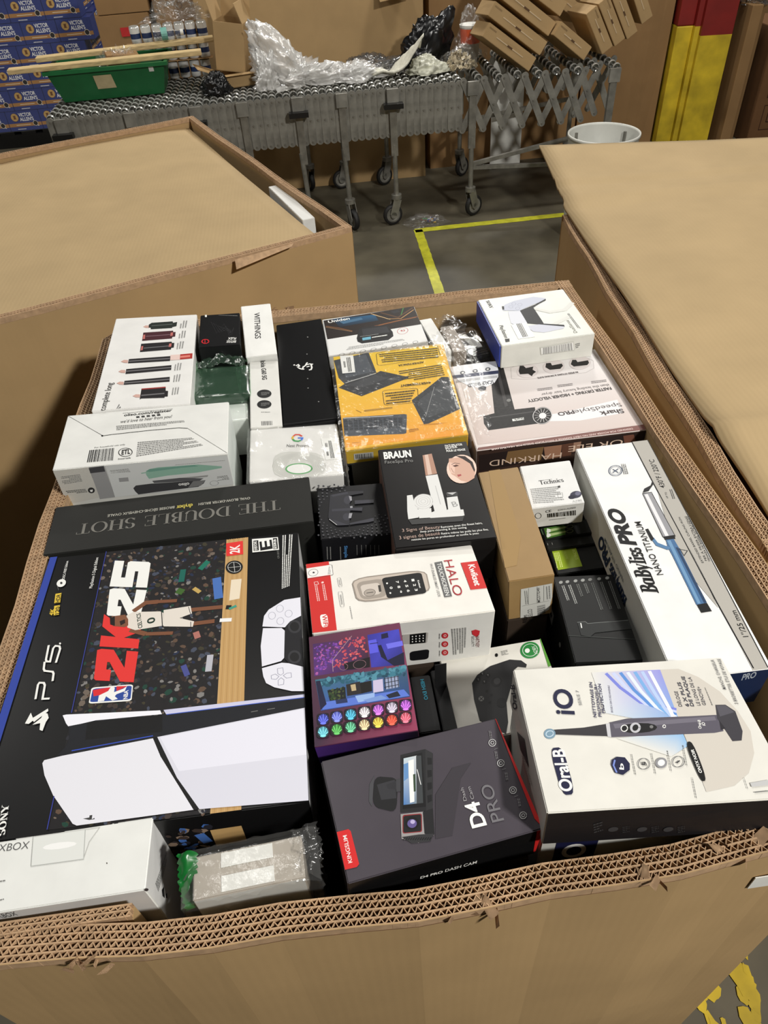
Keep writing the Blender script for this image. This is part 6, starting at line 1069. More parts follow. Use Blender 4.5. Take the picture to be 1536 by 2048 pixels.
('L', (255, 242, 192), 1.2, [(57, 10.4), (54.2, 21.3)]), ('L', (200, 170, 130), 1.2, [(57, 10.4), (56.1, 22.3)]), ('L', (255, 242, 192), 1.2, [(57, 10.4), (58.2, 22.4)]),
('L', (200, 170, 130), 1.2, [(57, 10.4), (60.3, 21.6)]), ('L', (255, 242, 192), 1.2, [(57, 10.4), (61.9, 19.9)]), ('L', (200, 170, 130), 1.2, [(57, 10.4), (62.9, 17.8)]),
('L', (255, 242, 192), 1.2, [(57, 10.4), (63.1, 15.4)]), ('E', (255, 242, 192), (57.1, 11.2), (3.3, -0.4), (-0.1, -1.4), 0),
('P', (34, 24, 34), [(80.4, 20.4), (80.2, 21.9), (79.3, 23), (77.9, 23.5), (69.5, 24), (68, 23.7), (66.9, 22.7), (66.4, 21.3), (65.7, 12.6), (66, 11.1), (66.9, 10), (68.2, 9.6), (76.6, 9), (78, 9.3), (79.1, 10.3), (79.6, 11.7)]),
('E', (115, 93, 33), (73.2, 16.4), (6, -0.6), (-0.6, -6.7), 0), ('L', (255, 242, 105), 1.2, [(72.5, 10.5), (67.8, 17.4)]), ('L', (210, 170, 60), 1.2, [(72.5, 10.5), (68.5, 19.6)]),
('L', (255, 242, 105), 1.2, [(72.5, 10.5), (69.9, 21.4)]), ('L', (210, 170, 60), 1.2, [(72.5, 10.5), (71.8, 22.4)]), ('L', (255, 242, 105), 1.2, [(72.5, 10.5), (73.9, 22.5)]),
('L', (210, 170, 60), 1.2, [(72.5, 10.5), (75.9, 21.6)]), ('L', (255, 242, 105), 1.2, [(72.5, 10.5), (77.6, 20)]), ('L', (210, 170, 60), 1.2, [(72.5, 10.5), (78.5, 17.8)]),
('L', (255, 242, 105), 1.2, [(72.5, 10.5), (78.6, 15.5)]), ('E', (255, 242, 105), (72.6, 11.3), (3.3, -0.4), (-0.1, -1.4), 0),
('P', (34, 24, 34), [(96.1, 20.5), (95.9, 21.9), (95, 23.1), (93.6, 23.6), (85.2, 24.1), (83.8, 23.8), (82.6, 22.8), (82.1, 21.3), (81.3, 12.6), (81.5, 11.2), (82.4, 10.1), (83.8, 9.6), (92.1, 9.1), (93.5, 9.4), (94.6, 10.4), (95.1, 11.8)]),
('E', (121, 38, 27), (88.8, 16.5), (6, -0.7), (-0.7, -6.8), 0), ('L', (255, 117, 92), 1.2, [(88.1, 10.5), (83.4, 17.5)]), ('L', (220, 70, 50), 1.2, [(88.1, 10.5), (84.1, 19.7)]),
('L', (255, 117, 92), 1.2, [(88.1, 10.5), (85.5, 21.5)]), ('L', (220, 70, 50), 1.2, [(88.1, 10.5), (87.5, 22.5)]), ('L', (255, 117, 92), 1.2, [(88.1, 10.5), (89.6, 22.5)]),
('L', (220, 70, 50), 1.2, [(88.1, 10.5), (91.6, 21.7)]), ('L', (255, 117, 92), 1.2, [(88.1, 10.5), (93.2, 20.1)]), ('L', (220, 70, 50), 1.2, [(88.1, 10.5), (94.1, 17.9)]),
('L', (255, 117, 92), 1.2, [(88.1, 10.5), (94.2, 15.5)]), ('E', (255, 117, 92), (88.2, 11.3), (3.2, -0.3), (-0.2, -1.3), 0),
('P', (34, 24, 34), [(111.8, 20.5), (111.6, 22), (110.7, 23.1), (109.3, 23.6), (100.9, 24.1), (99.5, 23.8), (98.3, 22.8), (97.8, 21.4), (96.8, 12.7), (97, 11.3), (97.9, 10.1), (99.3, 9.7), (107.6, 9.2), (109, 9.5), (110.1, 10.4), (110.7, 11.9)]),
('E', (121, 49, 60), (104.5, 16.6), (6, -0.7), (-0.8, -6.8), 0), ('L', (255, 142, 167), 1.2, [(103.6, 10.6), (99, 17.5)]), ('L', (220, 90, 110), 1.2, [(103.6, 10.6), (99.8, 19.8)]),
('L', (255, 142, 167), 1.2, [(103.6, 10.6), (101.2, 21.5)]), ('L', (220, 90, 110), 1.2, [(103.6, 10.6), (103.2, 22.5)]), ('L', (255, 142, 167), 1.2, [(103.6, 10.6), (105.3, 22.6)]),
('L', (220, 90, 110), 1.2, [(103.6, 10.6), (107.3, 21.8)]), ('L', (255, 142, 167), 1.2, [(103.6, 10.6), (108.9, 20.1)]), ('L', (220, 90, 110), 1.2, [(103.6, 10.6), (109.8, 18)]),
('L', (255, 142, 167), 1.2, [(103.6, 10.6), (109.9, 15.6)]), ('E', (255, 142, 167), (103.7, 11.4), (3.3, -0.4), (-0.2, -1.4), 0)]),
('led','front','color_band',[
('G', [(0.4, 0.4), (115.5, 0.4), (115.5, 109.6), (0.4, 109.6)], [(50, 30, 90), (30, 20, 40), (20, 14, 24), (70, 40, 110)])]),
('hesh','top','lettering',[
('T', 'HESH EVO', (12.6, 73.1), -89, 29.7, 4.5, (30, 110, 130), 'b')]),
('d4','top','camera_picture',[
('P', (56, 52, 58), [(107.7, 61.5), (134.5, 85.3), (155.8, 85.6), (139.4, 72.1), (110.9, 17.3), (93.6, 18.5)]),
('P', (26, 26, 28), [(72.3, 80.2), (73, 85.1), (72, 89.2), (69.4, 91.4), (57.5, 95.6), (54.2, 95.5), (51.1, 93.3), (49, 89.6), (44, 73.9), (43.6, 69.6), (44.7, 65.7), (47.1, 63.1), (58, 57), (61.1, 56.6), (64.1, 58.6), (66.3, 62.5)]),
('P', (70, 70, 74), [(44.1, 90), (51.8, 98.6), (40.8, 66.4), (39.2, 72.4)]), ('P', (50, 50, 54), [(51.8, 87.9), (71.4, 88.4), (67.6, 68.5), (51.9, 70.8)]),
('P', (44, 44, 48), [(61.2, 85.4), (76.5, 87.1), (73.8, 76.2), (61.7, 80.4)]), ('P', (60, 60, 64), [(72.7, 88.1), (77.7, 88.3), (73.6, 74.4), (69.4, 75.1)]),
('P', (34, 34, 36), [(85.2, 113.7), (113, 113.5), (119.5, 106.6), (100.7, 48.5), (93.2, 47.8), (67.6, 52.8)]), ('P', (18, 18, 20), [(85.7, 110.5), (108.6, 110.5), (94.5, 52), (70.6, 55.7)]),
('G', [(87.1, 109.1), (101.8, 108.6), (88.9, 57.2), (72.7, 59.7)], [(190, 206, 214), (200, 204, 206), (130, 140, 140), (70, 120, 180)]), ('P', (60, 64, 66), [(101, 108.4), (106.5, 107.4), (92.8, 56.5), (86.2, 57.5)]),
('P', (96, 140, 190), [(85.2, 102.5), (90.6, 103.1), (85.7, 86.5), (80.2, 84.1)]), ('P', (236, 236, 232), [(91.2, 105), (97.4, 105.3), (84.5, 60.2), (79.7, 60)]),
('P', (50, 70, 50), [(91.7, 88.9), (94.3, 88.9), (89, 70.3), (86.9, 70.5)]), ('P', (230, 230, 230), [(97.2, 93.3), (97.9, 93.1), (96.7, 75.8), (96, 76)]),
('P', (44, 44, 46), [(113, 113.5), (119, 106.7), (100.7, 48.5), (93.2, 47.8)]), ('P', (24, 24, 26), [(112.1, 103.4), (116.6, 101.8), (114.7, 94.6), (109.9, 95.1)]),
('P', (24, 24, 26), [(107.7, 89.5), (112.3, 88.5), (110.4, 81.5), (105.5, 81.4)]), ('P', (24, 24, 26), [(103.4, 76), (108.1, 75.5), (106.3, 68.7), (101.3, 68.1)]),
('P', (24, 24, 26), [(99.2, 62.8), (104, 62.8), (102.3, 56.2), (97.2, 55.1)]), ('P', (150, 146, 146), [(67, 51.2), (97.4, 46.6), (93, 22.1), (76.1, 18.9), (61.1, 27.2)]),
('P', (30, 30, 32), [(89.5, 47.5), (100.7, 48.5), (94.3, 23.5), (90.9, 20.9), (84.6, 26.1)]),
('P', (130, 40, 44), [(87.7, 44.5), (87.7, 45.5), (87.2, 46.3), (86.3, 46.7), (70.7, 49.5), (69.6, 49.4), (68.7, 48.8), (68.2, 48), (64, 33.5), (64, 32.6), (64.5, 31.8), (65.4, 31.4), (81, 28.6), (82, 28.7), (82.9, 29.2), (83.4, 30)]),
('P', (26, 26, 28), [(86.6, 43.9), (86.6, 44.8), (86.1, 45.5), (85.3, 45.9), (71, 48.3), (70.1, 48.2), (69.3, 47.7), (68.8, 46.9), (65, 33.9), (65, 33.1), (65.5, 32.4), (66.3, 32), (80.6, 29.6), (81.5, 29.7), (82.4, 30.1), (82.8, 30.9)]),
('E', (14, 14, 16), (75.7, 39.4), (7.1, -1.2), (-1.4, -6.4), 0), ('E', (96, 84, 140), (75.6, 39), (4.7, -0.9), (-1, -4.3), 0), ('E', (180, 170, 210), (76.7, 40.5), (2.4, -0.3), (-0.3, -2.1), 0),
('P', (48, 48, 50), [(61.6, 28.8), (78.6, 26.8), (93.5, 23.7), (88, 17.4), (69.5, 20.2)]), ('L', (20, 20, 22), 0.8, [(62.4, 25.5), (65.1, 27.5)]), ('L', (20, 20, 22), 0.8, [(64.6, 24.9), (67.3, 26.9)]),
('L', (20, 20, 22), 0.8, [(66.9, 24.3), (69.6, 26.3)]), ('L', (20, 20, 22), 0.8, [(69.2, 23.7), (71.9, 25.7)]), ('L', (20, 20, 22), 0.8, [(71.5, 23.1), (74.2, 25.1)]),
('L', (20, 20, 22), 0.8, [(73.7, 22.4), (76.5, 24.5)]), ('L', (20, 20, 22), 0.8, [(76, 21.8), (78.7, 23.8)]), ('L', (20, 20, 22), 0.8, [(78.3, 21.2), (81, 23.2)]), ('L', (20, 20, 22), 0.8, [(80.5, 20.6), (83.3, 22.6)]),
('L', (20, 20, 22), 0.8, [(82.8, 20), (85.6, 22)]), ('L', (20, 20, 22), 0.8, [(85.1, 19.4), (87.8, 21.4)]), ('L', (20, 20, 22), 0.8, [(87.4, 18.8), (90.1, 20.8)])]),
('d4','top','lettering',[
('T', 'D4', (147.6, 17.9), 88.5, 26.1, 15.1, (238, 238, 234), 'b'), ('T', 'Dash', (137, 47), 84.8, 14.3, 3.5, (150, 148, 150), 'r'), ('T', 'Cam', (145.2, 46.7), 88.3, 13.7, 3.7, (150, 148, 150), 'r'),
('T', 'PRO', (166.6, 18.1), 87.7, 39.5, 12.9, (110, 108, 112), 'r'), ('P', (206, 40, 40), [(0.4, 12.9), (11.8, 12.4), (14.8, 14.5), (14.1, 47.6), (12.1, 50.1), (0.4, 50.2)]),
('T', 'KINGSLIM', (8.8, 17.8), 88.9, 27.1, 4, (238, 238, 234), 'r'), ('P', (206, 36, 34), [(200.5, 128.8), (201.4, 126.8), (201.4, 0.6), (196.9, 11.4)]),
('E', (190, 190, 190), (186.5, 101.3), (3.9, -0.2), (-0.8, -4), 0.8), ('E', (190, 190, 190), (186.5, 101.3), (1.8, -0.1), (-0.3, -1.8), 0.7), ('E', (190, 190, 190), (186.5, 76.5), (3.8, -0.2), (-0.8, -3.8), 0.8),
('E', (190, 190, 190), (186.5, 76.5), (1.7, 0), (-0.3, -1.7), 0.7), ('E', (190, 190, 190), (187.4, 45), (3.7, -0.3), (-0.7, -3.6), 0.8), ('E', (190, 190, 190), (187.4, 45), (1.7, -0.1), (-0.3, -1.7), 0.7),
('E', (190, 190, 190), (187.1, 17.6), (3.6, -0.2), (-0.7, -3.4), 0.8), ('E', (190, 190, 190), (187.1, 17.6), (1.7, 0), (-0.3, -1.5), 0.7),
('X', (120, 118, 120), [(185.5, 106.4), (187.5, 115.8), (191, 115.3), (188.7, 106.4)], 2, 0.7), ('X', (120, 118, 120), [(182.9, 82.2), (184.8, 91.1), (188.2, 90.6), (186, 82.1)], 2, 0.7),
('X', (120, 118, 120), [(184.3, 56.9), (186.3, 65.4), (189.5, 64.9), (187.4, 56.9)], 2, 0.7), ('X', (120, 118, 120), [(186.2, 27.2), (188.1, 35.2), (191.2, 34.7), (189.1, 27.1)], 2, 0.7),
('L', (110, 110, 112), 0.5, [(185.4, 93.4), (189.8, 93.7)]), ('L', (110, 110, 112), 0.5, [(185.1, 69.1), (189.4, 69.3)]), ('L', (110, 110, 112), 0.5, [(186, 38), (190.2, 38.2)])]),
('d4','front','lettering',[
('T', 'D4 PRO', (73.5, 21.3), -1.9, 23.7, 5.6, (238, 238, 234), 'b'), ('T', 'DASH CAM', (99.8, 20.5), -1, 34, 6.8, (238, 238, 234), 'r'), ('P', (190, 36, 34), [(194.6, 59.6), (201.4, 59.6), (201.4, 5.4), (198.8, 6.1)])]),
('oralb','top','picture_panel',[
('P', (204, 198, 188), [(165.3, 163.1), (185.9, 162.8), (203.5, 149.7), (219, 128.2), (227.2, 101.1), (229.3, 75.8), (221.5, 50.4), (206.3, 28.9), (186.6, 16.4), (157.2, 11.6), (159.9, 69.7), (161.1, 101.2)]),
('G', [(87.3, 165.1), (165.3, 163.1), (161, 85.2), (87.7, 108.9)], [(222, 221, 216), (150, 150, 220), (120, 170, 220), (216, 220, 224)]),
('G', [(89.7, 76.9), (159.3, 80.8), (159.3, 63.3), (137.5, 52)], [(222, 221, 214), (130, 180, 226), (150, 190, 226), (222, 221, 216)]),
('L', (120, 130, 214), 4, [(103.2, 162.5), (113.2, 141.2), (128.5, 120.3), (163.7, 108.1)]), ('L', (196, 206, 240), 4, [(111.4, 162.4), (120.2, 139.1), (133.3, 118), (162.5, 104.9)]),
('L', (90, 140, 210), 4, [(119.6, 162.3), (127.2, 137.1), (138.1, 115.7), (161.3, 101.7)]), ('L', (220, 228, 244), 4, [(127.8, 162.2), (134.2, 135.1), (142.8, 113.4), (160.1, 98.5)]),
('L', (120, 170, 224), 4, [(136.1, 162.1), (141.2, 133.1), (147.5, 111.2), (159, 95.4)]), ('L', (180, 200, 236), 4, [(144.3, 162), (148.1, 131.1), (152.2, 108.9), (157.8, 92.2)]),
('L', (236, 240, 246), 4, [(152.5, 161.9), (155, 129.1), (156.9, 106.7), (156.7, 89.1)])]),
('oralb','top','toothbrush_picture',[
('P', (52, 50, 54), [(27.1, 92), (59.8, 92.4), (86.7, 95.5), (83.1, 80), (57.3, 82.7), (26.1, 86.3)]), ('E', (120, 150, 170), (22.2, 87.4), (6.2, 0.5), (-0.6, -6.2), 0),
('E', (190, 210, 224), (22.2, 87.4), (4, 0.6), (-0.4, -3.5), 1), ('P', (200, 200, 204), [(83.7, 95.3), (88.1, 95.9), (84.9, 78.5), (81.1, 79.7)]),
('P', (88, 84, 96), [(88, 96.8), (108.5, 100.4), (173.7, 98.5), (202.6, 98.2), (205.5, 93.4), (201.8, 77.8), (191.7, 76.3), (101.5, 78.2), (84.6, 78.6)]),
('P', (112, 108, 120), [(91.3, 94.7), (200, 96.5), (199.9, 91.5), (91.5, 89)]),
('P', (18, 18, 20), [(135.6, 87.9), (134, 90.6), (128.1, 92.8), (119.4, 93.7), (115.5, 93.8), (106.6, 93.3), (100, 91.4), (97.5, 88.6), (97.4, 87.4), (99.4, 84.6), (105.4, 82.5), (113.6, 81.7), (117.3, 81.7), (125.7, 82.3), (132.3, 84.2), (135.3, 86.8)]),
('E', (238, 238, 234), (101.3, 88.5), (3.5, 0.2), (-1, -3.9), 1), ('E', (190, 190, 196), (112.9, 88.4), (4.5, 0.3), (-1.4, -5.1), 2.4), ('E', (120, 120, 120), (129.9, 88.3), (2, 0.1), (-0.4, -2), 0),
('P', (60, 58, 64), [(206.9, 110.9), (217.5, 110.3), (224.3, 101.3), (221.1, 76.4), (215.3, 65.4), (205.8, 65.2), (204.5, 75.4), (201.7, 93.6)]),
('P', (84, 82, 90), [(207.4, 109.6), (217.1, 109.4), (222.9, 100.2), (205.5, 95.7)]), ('P', (40, 38, 44), [(202.7, 91.3), (205, 80.9), (199.5, 79.1)]),
('E', (238, 238, 234), (143.2, 87.8), (1.5, 0.1), (-0.5, -1.8), 0.8), ('T', 'Oral-B', (180.3, 82), 73.8, 11.1, 2.9, (238, 238, 234), 'b'), ('T', 'iO', (186, 85.6), 83, 4.1, 3.2, (238, 238, 234), 'b')]),
('oralb','top','logo',[

('P', (24, 26, 60), [(31.8, 53.9), (31.3, 62.1), (29.8, 68.1), (27.7, 70.3), (22.1, 70.1), (20, 67.8), (18.6, 61.6), (18.1, 53.4), (18.4, 32.2), (19.1, 24.6), (20.6, 19.1), (22.5, 17.1), (27.6, 17.3), (29.6, 19.4), (31, 25), (31.6, 32.7)]),
('T', 'Oral-B', (29.8, 20.5), 86.9, 47.4, 12.4, (238, 238, 234), 'b'), ('T', 'iO', (53.7, 109), 82.4, 34.1, 19.9, (24, 26, 60), 'b'), ('T', 'SERIE 7', (65.3, 120.6), 86.3, 20.3, 3.2, (110, 110, 112), 'l')]),
('oralb','top','lettering',[
('T', 'NETTOYAGE EN', (76.5, 103.9), 80.6, 47.7, 3.1, (60, 60, 90), 'b'), ('T', 'PROFONDEUR+', (82, 104.2), 81.2, 44.4, 3.1, (60, 60, 90), 'b'), ('T', 'PROTECTION', (86.8, 108.5), 80.8, 39.8, 3.1, (60, 60, 90), 'b'),
('T', 'BROSSE À DENTS RECHARGEABLE', (95.5, 108.8), 79.5, 36.8, 1.9, (110, 110, 130), 'r'), ('T', 'DÉLOGE', (171.1, 111.1), 83.3, 20.6, 3.6, (70, 70, 80), 'r'),
('T', '6 X PLUS', (178.7, 110.6), 85.7, 33.2, 3.7, (70, 70, 80), 'b'), ('T', 'DE PLAQUE', (183.7, 110.4), 83.2, 41.2, 3.6, (70, 70, 80), 'b'), ('T', 'LE LONG DE LA', (191, 110.9), 83.7, 39.1, 3.6, (70, 70, 80), 'r'),
('T', 'GENCIVE+', (196.9, 110.9), 82.7, 25.2, 3.6, (70, 70, 80), 'r'), ('T', 'MANCHE, CHARGEUR', (227, 130.1), 85.4, 42.5, 3.3, (80, 80, 84), 'r'),
('T', '2 BROSSETTES, ÉTUI DE VOYAGE', (231.4, 109.8), 83.9, 63.6, 3.3, (80, 80, 84), 'r'), ('X', (120, 120, 118), [(202.8, 110), (204.5, 134.3), (205.7, 134.7), (204.3, 110.8)], 1, 0.9),
('P', (24, 26, 60), [(74.9, 47), (77.1, 52), (83.3, 55.4), (91.1, 54), (93.8, 46.7), (91.6, 39.7), (83.3, 34.6), (76.1, 37.7)]), ('T', 'b', (85.9, 40.1), 79.6, 7.2, 4.3, (238, 238, 234), 'b'),
('L', (120, 140, 210), 1.6, [(80.3, 51.8), (77.1, 45.8), (77.9, 37.6)]), ('E', (110, 110, 112), (107.7, 45.4), (5.9, 0.4), (-1.3, -6.1), 0.7), ('T', '5', (109.8, 43.2), 84.9, 4.5, 4.4, (60, 60, 62), 'b'),
('E', (140, 140, 144), (125.2, 45.4), (6, 0.4), (-1.5, -5.9), 0), ('E', (238, 238, 234), (125.2, 45.4), (3.8, 0.4), (-0.9, -3.6), 0), ('E', (110, 110, 112), (142.4, 45.4), (6, 0.5), (-1.7, -6), 0.7),
('L', (60, 60, 62), 1.2, [(140, 44), (144.3, 46.6)]), ('X', (120, 120, 118), [(95, 34), (98.3, 56.9), (99.9, 57.2), (96.6, 34.3)], 1, 0.8),
('X', (120, 120, 118), [(114.8, 33.7), (118.6, 56.5), (120.2, 56.8), (116.3, 34)], 1, 0.8), ('X', (120, 120, 118), [(131.2, 35.6), (135.4, 58.5), (137, 58.8), (132.7, 35.9)], 1, 0.8),
('X', (120, 120, 118), [(148.6, 40.5), (153.3, 63.7), (154.9, 64), (150.2, 40.8)], 1, 0.8), ('X', (120, 120, 118), [(144.4, 5.4), (148.8, 26.8), (150.3, 27.1), (145.9, 5.7)], 1, 0.8),
('P', (14, 14, 14), [(164.5, 52.1), (164.6, 60), (163.9, 65.8), (162.5, 67.7), (160, 67.2), (158.4, 64.7), (157.2, 58.6), (156.6, 50.5), (156.3, 37.1), (156.5, 29.5), (157.2, 24.2), (158.4, 22.5), (160.4, 22.9), (161.7, 25.2), (162.9, 30.9), (163.7, 38.6)]),
('T', 'ONYX NOIR', (161, 31.5), 86.2, 26.9, 3.1, (238, 238, 234), 'b'), ('P', (190, 190, 190), [(202.4, 17.7), (221.2, 19.9), (218.5, 14.2), (202, 13.4)]), ('L', (120, 120, 118), 1, [(202.1, 7.7), (215.7, 8.3)]),
('X', (120, 120, 118), [(196.9, 11.8), (198.5, 23.4), (199.6, 23.8), (198.1, 12.1)], 1, 0.6)]),
('oralb','front','lettering',[
('X', (60, 60, 62), [(47.3, 33.8), (55.6, 37.8), (59.1, 19), (50.7, 14.9)], 4, 0.7), ('E', (60, 60, 62), (68.7, 21.3), (4.9, 0.8), (0.8, -4.2), 0),
('X', (52, 52, 54), [(77, 25.4), (84, 26.2), (86.3, 14.1), (79.4, 12.6)], 4, 0.7), ('E', (60, 60, 62), (97.9, 17.9), (4.9, 0.8), (0.9, -4.2), 0),
('X', (52, 52, 54), [(106.2, 22), (113.2, 22.9), (115.8, 10.7), (108.9, 9.1)], 4, 0.7), ('E', (60, 60, 62), (124.6, 14.8), (4.9, 0.8), (1, -4.2), 0),
('X', (52, 52, 54), [(132.8, 18.9), (139.8, 19.8), (142.7, 7.6), (135.8, 6)], 4, 0.7)]),
('oralb','left','lettering',[
('T', 'Oral-B', (34.9, 30.3), 141.1, 28, 27.6, (30, 30, 50), 'b'), ('P', (60, 60, 64), [(44.8, 3.7), (75.5, 33.3), (104, 22.6), (67.1, 0.4)]),
('X', (120, 120, 118), [(73.9, 0.4), (115.2, 6.5), (123.7, 20.1), (86.8, 16.8)], 4, 0.8)]),
('xboxl','top','hang_tab',[
('P', (222, 224, 220), [(132.5, 69.8), (185.1, 70.4), (189.3, 39), (136.7, 40)]), ('L', (176, 178, 174), 0.8, [(132.5, 69.8), (137.1, 39.9), (189.3, 39), (185.6, 69.9)]),
('P', (240, 240, 238), [(179.4, 56.1), (176.5, 57.8), (169.8, 59.2), (161.1, 59.9), (161.1, 59.9), (152.7, 59.7), (146.8, 58.5), (144.8, 56.8), (144.8, 56.8), (147.6, 55), (154.2, 53.6), (163.1, 53), (163.1, 53), (171.7, 53.3), (177.7, 54.4), (179.4, 56.1)]),
('L', (196, 196, 192), 0.8, [(132.5, 69.8), (200.7, 69.3), (192.3, 55.6), (189.3, 39)])]),
('xboxl','top','lettering',[
('T', 'XBOX', (99.3, 59.6), -2.4, 30.8, 7.7, (90, 90, 90), 'l'), ('X', (120, 120, 118), [(108.8, 30.4), (114.5, 30.6), (115.1, 28.1), (109.4, 28.2)], 1, 0.9),
('X', (120, 120, 118), [(113.5, 12.3), (117.4, 12.7), (117.9, 10.7), (114, 10.2)], 1, 0.9)]),
('xboxl','top','wear_marks',[
('P', (60, 40, 40), [(223.8, 0.4), (241.7, 0.4), (253.7, 0.4), (253.9, 0.4), (235.9, 0.4), (225, 0.4)]), ('E', (40, 30, 30), (256.5, -0.3), (2, 0.1), (0.4, -1.4), 0),
('P', (60, 40, 40), [(178.3, 0.4), (183.1, 0.4), (182.1, 0.4)]), ('E', (60, 50, 40), (213.7, 31.3), (0.6, -0.1), (0.1, -0.7), 0)]),
('xboxl','front','controller_picture',[
('P', (58, 44, 80), [(115.1, 90.1), (129.3, 106.3), (144.6, 114.1), (188.2, 109.5), (205.8, 106.2), (230.9, 92), (235, 76.1), (232.1, 56.5), (229.2, 23.4), (206.8, 0.4), (93.4, 36)]),
('E', (238, 238, 234), (160.6, 101.4), (4.4, -0.2), (-2, -6.7), 0.9), ('L', (238, 238, 234), 0.7, [(160, 106.7), (161.2, 96)]), ('L', (238, 238, 234), 0.7, [(156.9, 98.1), (164.2, 104.7)]),
('E', (40, 30, 58), (195.6, 87.2), (6.2, -0.4), (-2.9, -10.3), 0), ('E', (84, 66, 110), (196.3, 89.4), (3.3, -0.3), (-1.6, -5.7), 0)]),
('xboxl','front','lettering',[
('T', 'XBOX', (110.3, 136.5), 4.4, 19.8, 9.9, (90, 90, 90), 'i')]),
('xboxl','right','lettering',[
('X', (120, 120, 118), [(16.1, 120.3), (60.7, 91.7), (49, 87.6), (12.6, 107.3)], 6, 0.6), ('P', (40, 40, 40), [(18.3, 96.6), (23.5, 90.3), (14.4, 83.7), (13.8, 91.7)]),
('P', (40, 40, 40), [(19.1, 82.1), (21.6, 77.9), (17.4, 74.8), (16.3, 79.4)])]),
('kraft','top','packing_tape',[
('P', (162, 132, 86), [(17.3, 224.1), (35, 224.1), (35, 76.9), (17.3, 26), (0.4, 24.5)])]),
('kraft','front','shipping_label',[
('P', (206, 206, 200), [(17.7, 69.1), (61.5, 72), (63.2, 40.6), (59.8, 11.1), (45.9, 0.4), (18.3, 0.4)]), ('L', (40, 40, 40), 0.5, [(28.4, 68.4), (29.5, 30.8)]), ('L', (40, 40, 40), 0.5, [(40.3, 69.4), (41.7, 31.8)]),
('L', (40, 40, 40), 0.5, [(49.8, 69.9), (51.4, 33.5)]), ('L', (40, 40, 40), 0.5, [(19.8, 29.1), (58.7, 32.5)]), ('T', 'NORELCO', (37.3, -12.8), 94.5, 31.8, 6.5, (14, 14, 14), 'r'),
('T', 'PHILIPS', (29.5, -13), 93.8, 19.4, 4.8, (14, 14, 14), 'b'), ('T', 'MG3770/49', (46.5, 32.3), 93.8, 34.4, 4.4, (14, 14, 14), 'r'), ('K', (50, 50, 50), [(43.6, 0.4), (42, 23.7), (53.7, 24.9), (55.2, 3.9)]),
('X', (120, 120, 118), [(24.6, 32), (21.8, 64.2), (27.3, 64.8), (29.9, 32.7)], 2, 0.8), ('X', (120, 120, 118), [(54.9, 36.7), (52.3, 66.6), (59.4, 67.6), (61.9, 37)], 2, 0.7)]),
('technics','top','lettering',[
('T', 'Technics', (23.5, 48.5), 0.5, 37.4, 9, (50, 50, 50), 's'), ('X', (150, 150, 148), [(6.5, 42.4), (48.2, 41.2), (52.8, 4.8), (5.6, 9.2)], 9, 0.6),
('X', (120, 120, 118), [(22.9, 58.6), (44, 57.9), (43.7, 56.5), (22.6, 57.1)], 1, 0.7), ('E', (60, 60, 76), (71.9, 18), (8.8, 0.3), (-1.3, -7.5), 0), ('E', (110, 110, 130), (75.4, 20), (4.2, 0), (-0.7, -4.3), 0),
('E', (40, 40, 56), (65.2, 13.7), (5.6, -0.3), (-0.5, -4), 0), ('P', (60, 60, 60), [(49.2, 41), (52.9, 41.5), (52.5, 37), (48.8, 36.9)]),
('L', (150, 150, 148), 0.4, [(45.1, 25.2), (53, 25.7), (52, 16.7), (44.7, 16.4), (45.1, 25.2)]), ('T', 'AZ80', (63.5, 2.3), 2, 14.4, 4.2, (190, 190, 188), 'r')]),
('technics','front','lettering',[
('T', 'CE', (22.2, 32.2), 2.6, 8.8, 5.4, (50, 50, 50), 'r'), ('K', (14, 14, 14), [(24.9, 29.5), (68.7, 30.1), (69.6, 18.6), (25.9, 20.9)]), ('T', 'EAH-AZ80', (42.2, 33.2), 2.4, 26.2, 3.4, (120, 120, 118), 'r'),
('E', (50, 50, 50), (11.1, 27.3), (4.6, 0), (0.8, -6.2), 0.8), ('X', (120, 120, 118), [(29, 15.8), (53.7, 16), (54.4, 13.6), (29.7, 13.3)], 1, 0.9),
('P', (60, 60, 60), [(59.9, 2.6), (65.1, 3.2), (65.8, 0.4), (60.6, 0.4)])]),
('babyliss','top','panel_bands',[
('P', (176, 172, 164), [(92.7, 431.8), (118.1, 431.8), (112.8, 0.4), (94.5, 0.4), (95.1, 203.2), (92.1, 313.3)]), ('P', (176, 172, 164), [(92.1, 313.3), (95.1, 203.2), (92.2, 94.8), (71.5, 178.8)]),
('L', (14, 14, 14), 1.6, [(92.4, 431.8), (92.3, 372.7), (92.4, 335.8), (93.3, 236), (93.7, 119.5), (96.5, 3.1)]), ('L', (30, 30, 30), 1.2, [(118.1, 431.7), (116.4, 185.6), (113.6, 1.9)])]),
('babyliss','top','curling_iron_picture',[
('P', (30, 30, 32), [(91.2, 336), (93.3, 332.6), (79.4, 317.4), (69.7, 315.4), (75.2, 323.7), (86.9, 329.1)]), ('P', (150, 150, 154), [(69.3, 314.3), (83.4, 314.1), (83.8, 225), (67.6, 224.4)]),
('P', (226, 226, 228), [(70.9, 311.5), (76.1, 311.7), (76.1, 225.6), (71.1, 225.5)]), ('L', (30, 30, 30), 1.4, [(69.3, 314.3), (83.4, 314.1)]), ('L', (40, 40, 40), 1, [(82.6, 312), (84.6, 222.6)]),
('L', (60, 60, 60), 0.8, [(69.1, 313.6), (67.4, 223.8)]), ('P', (20, 20, 22), [(67.8, 225), (84.5, 225.6), (82.8, 218), (68.5, 218.4)]),
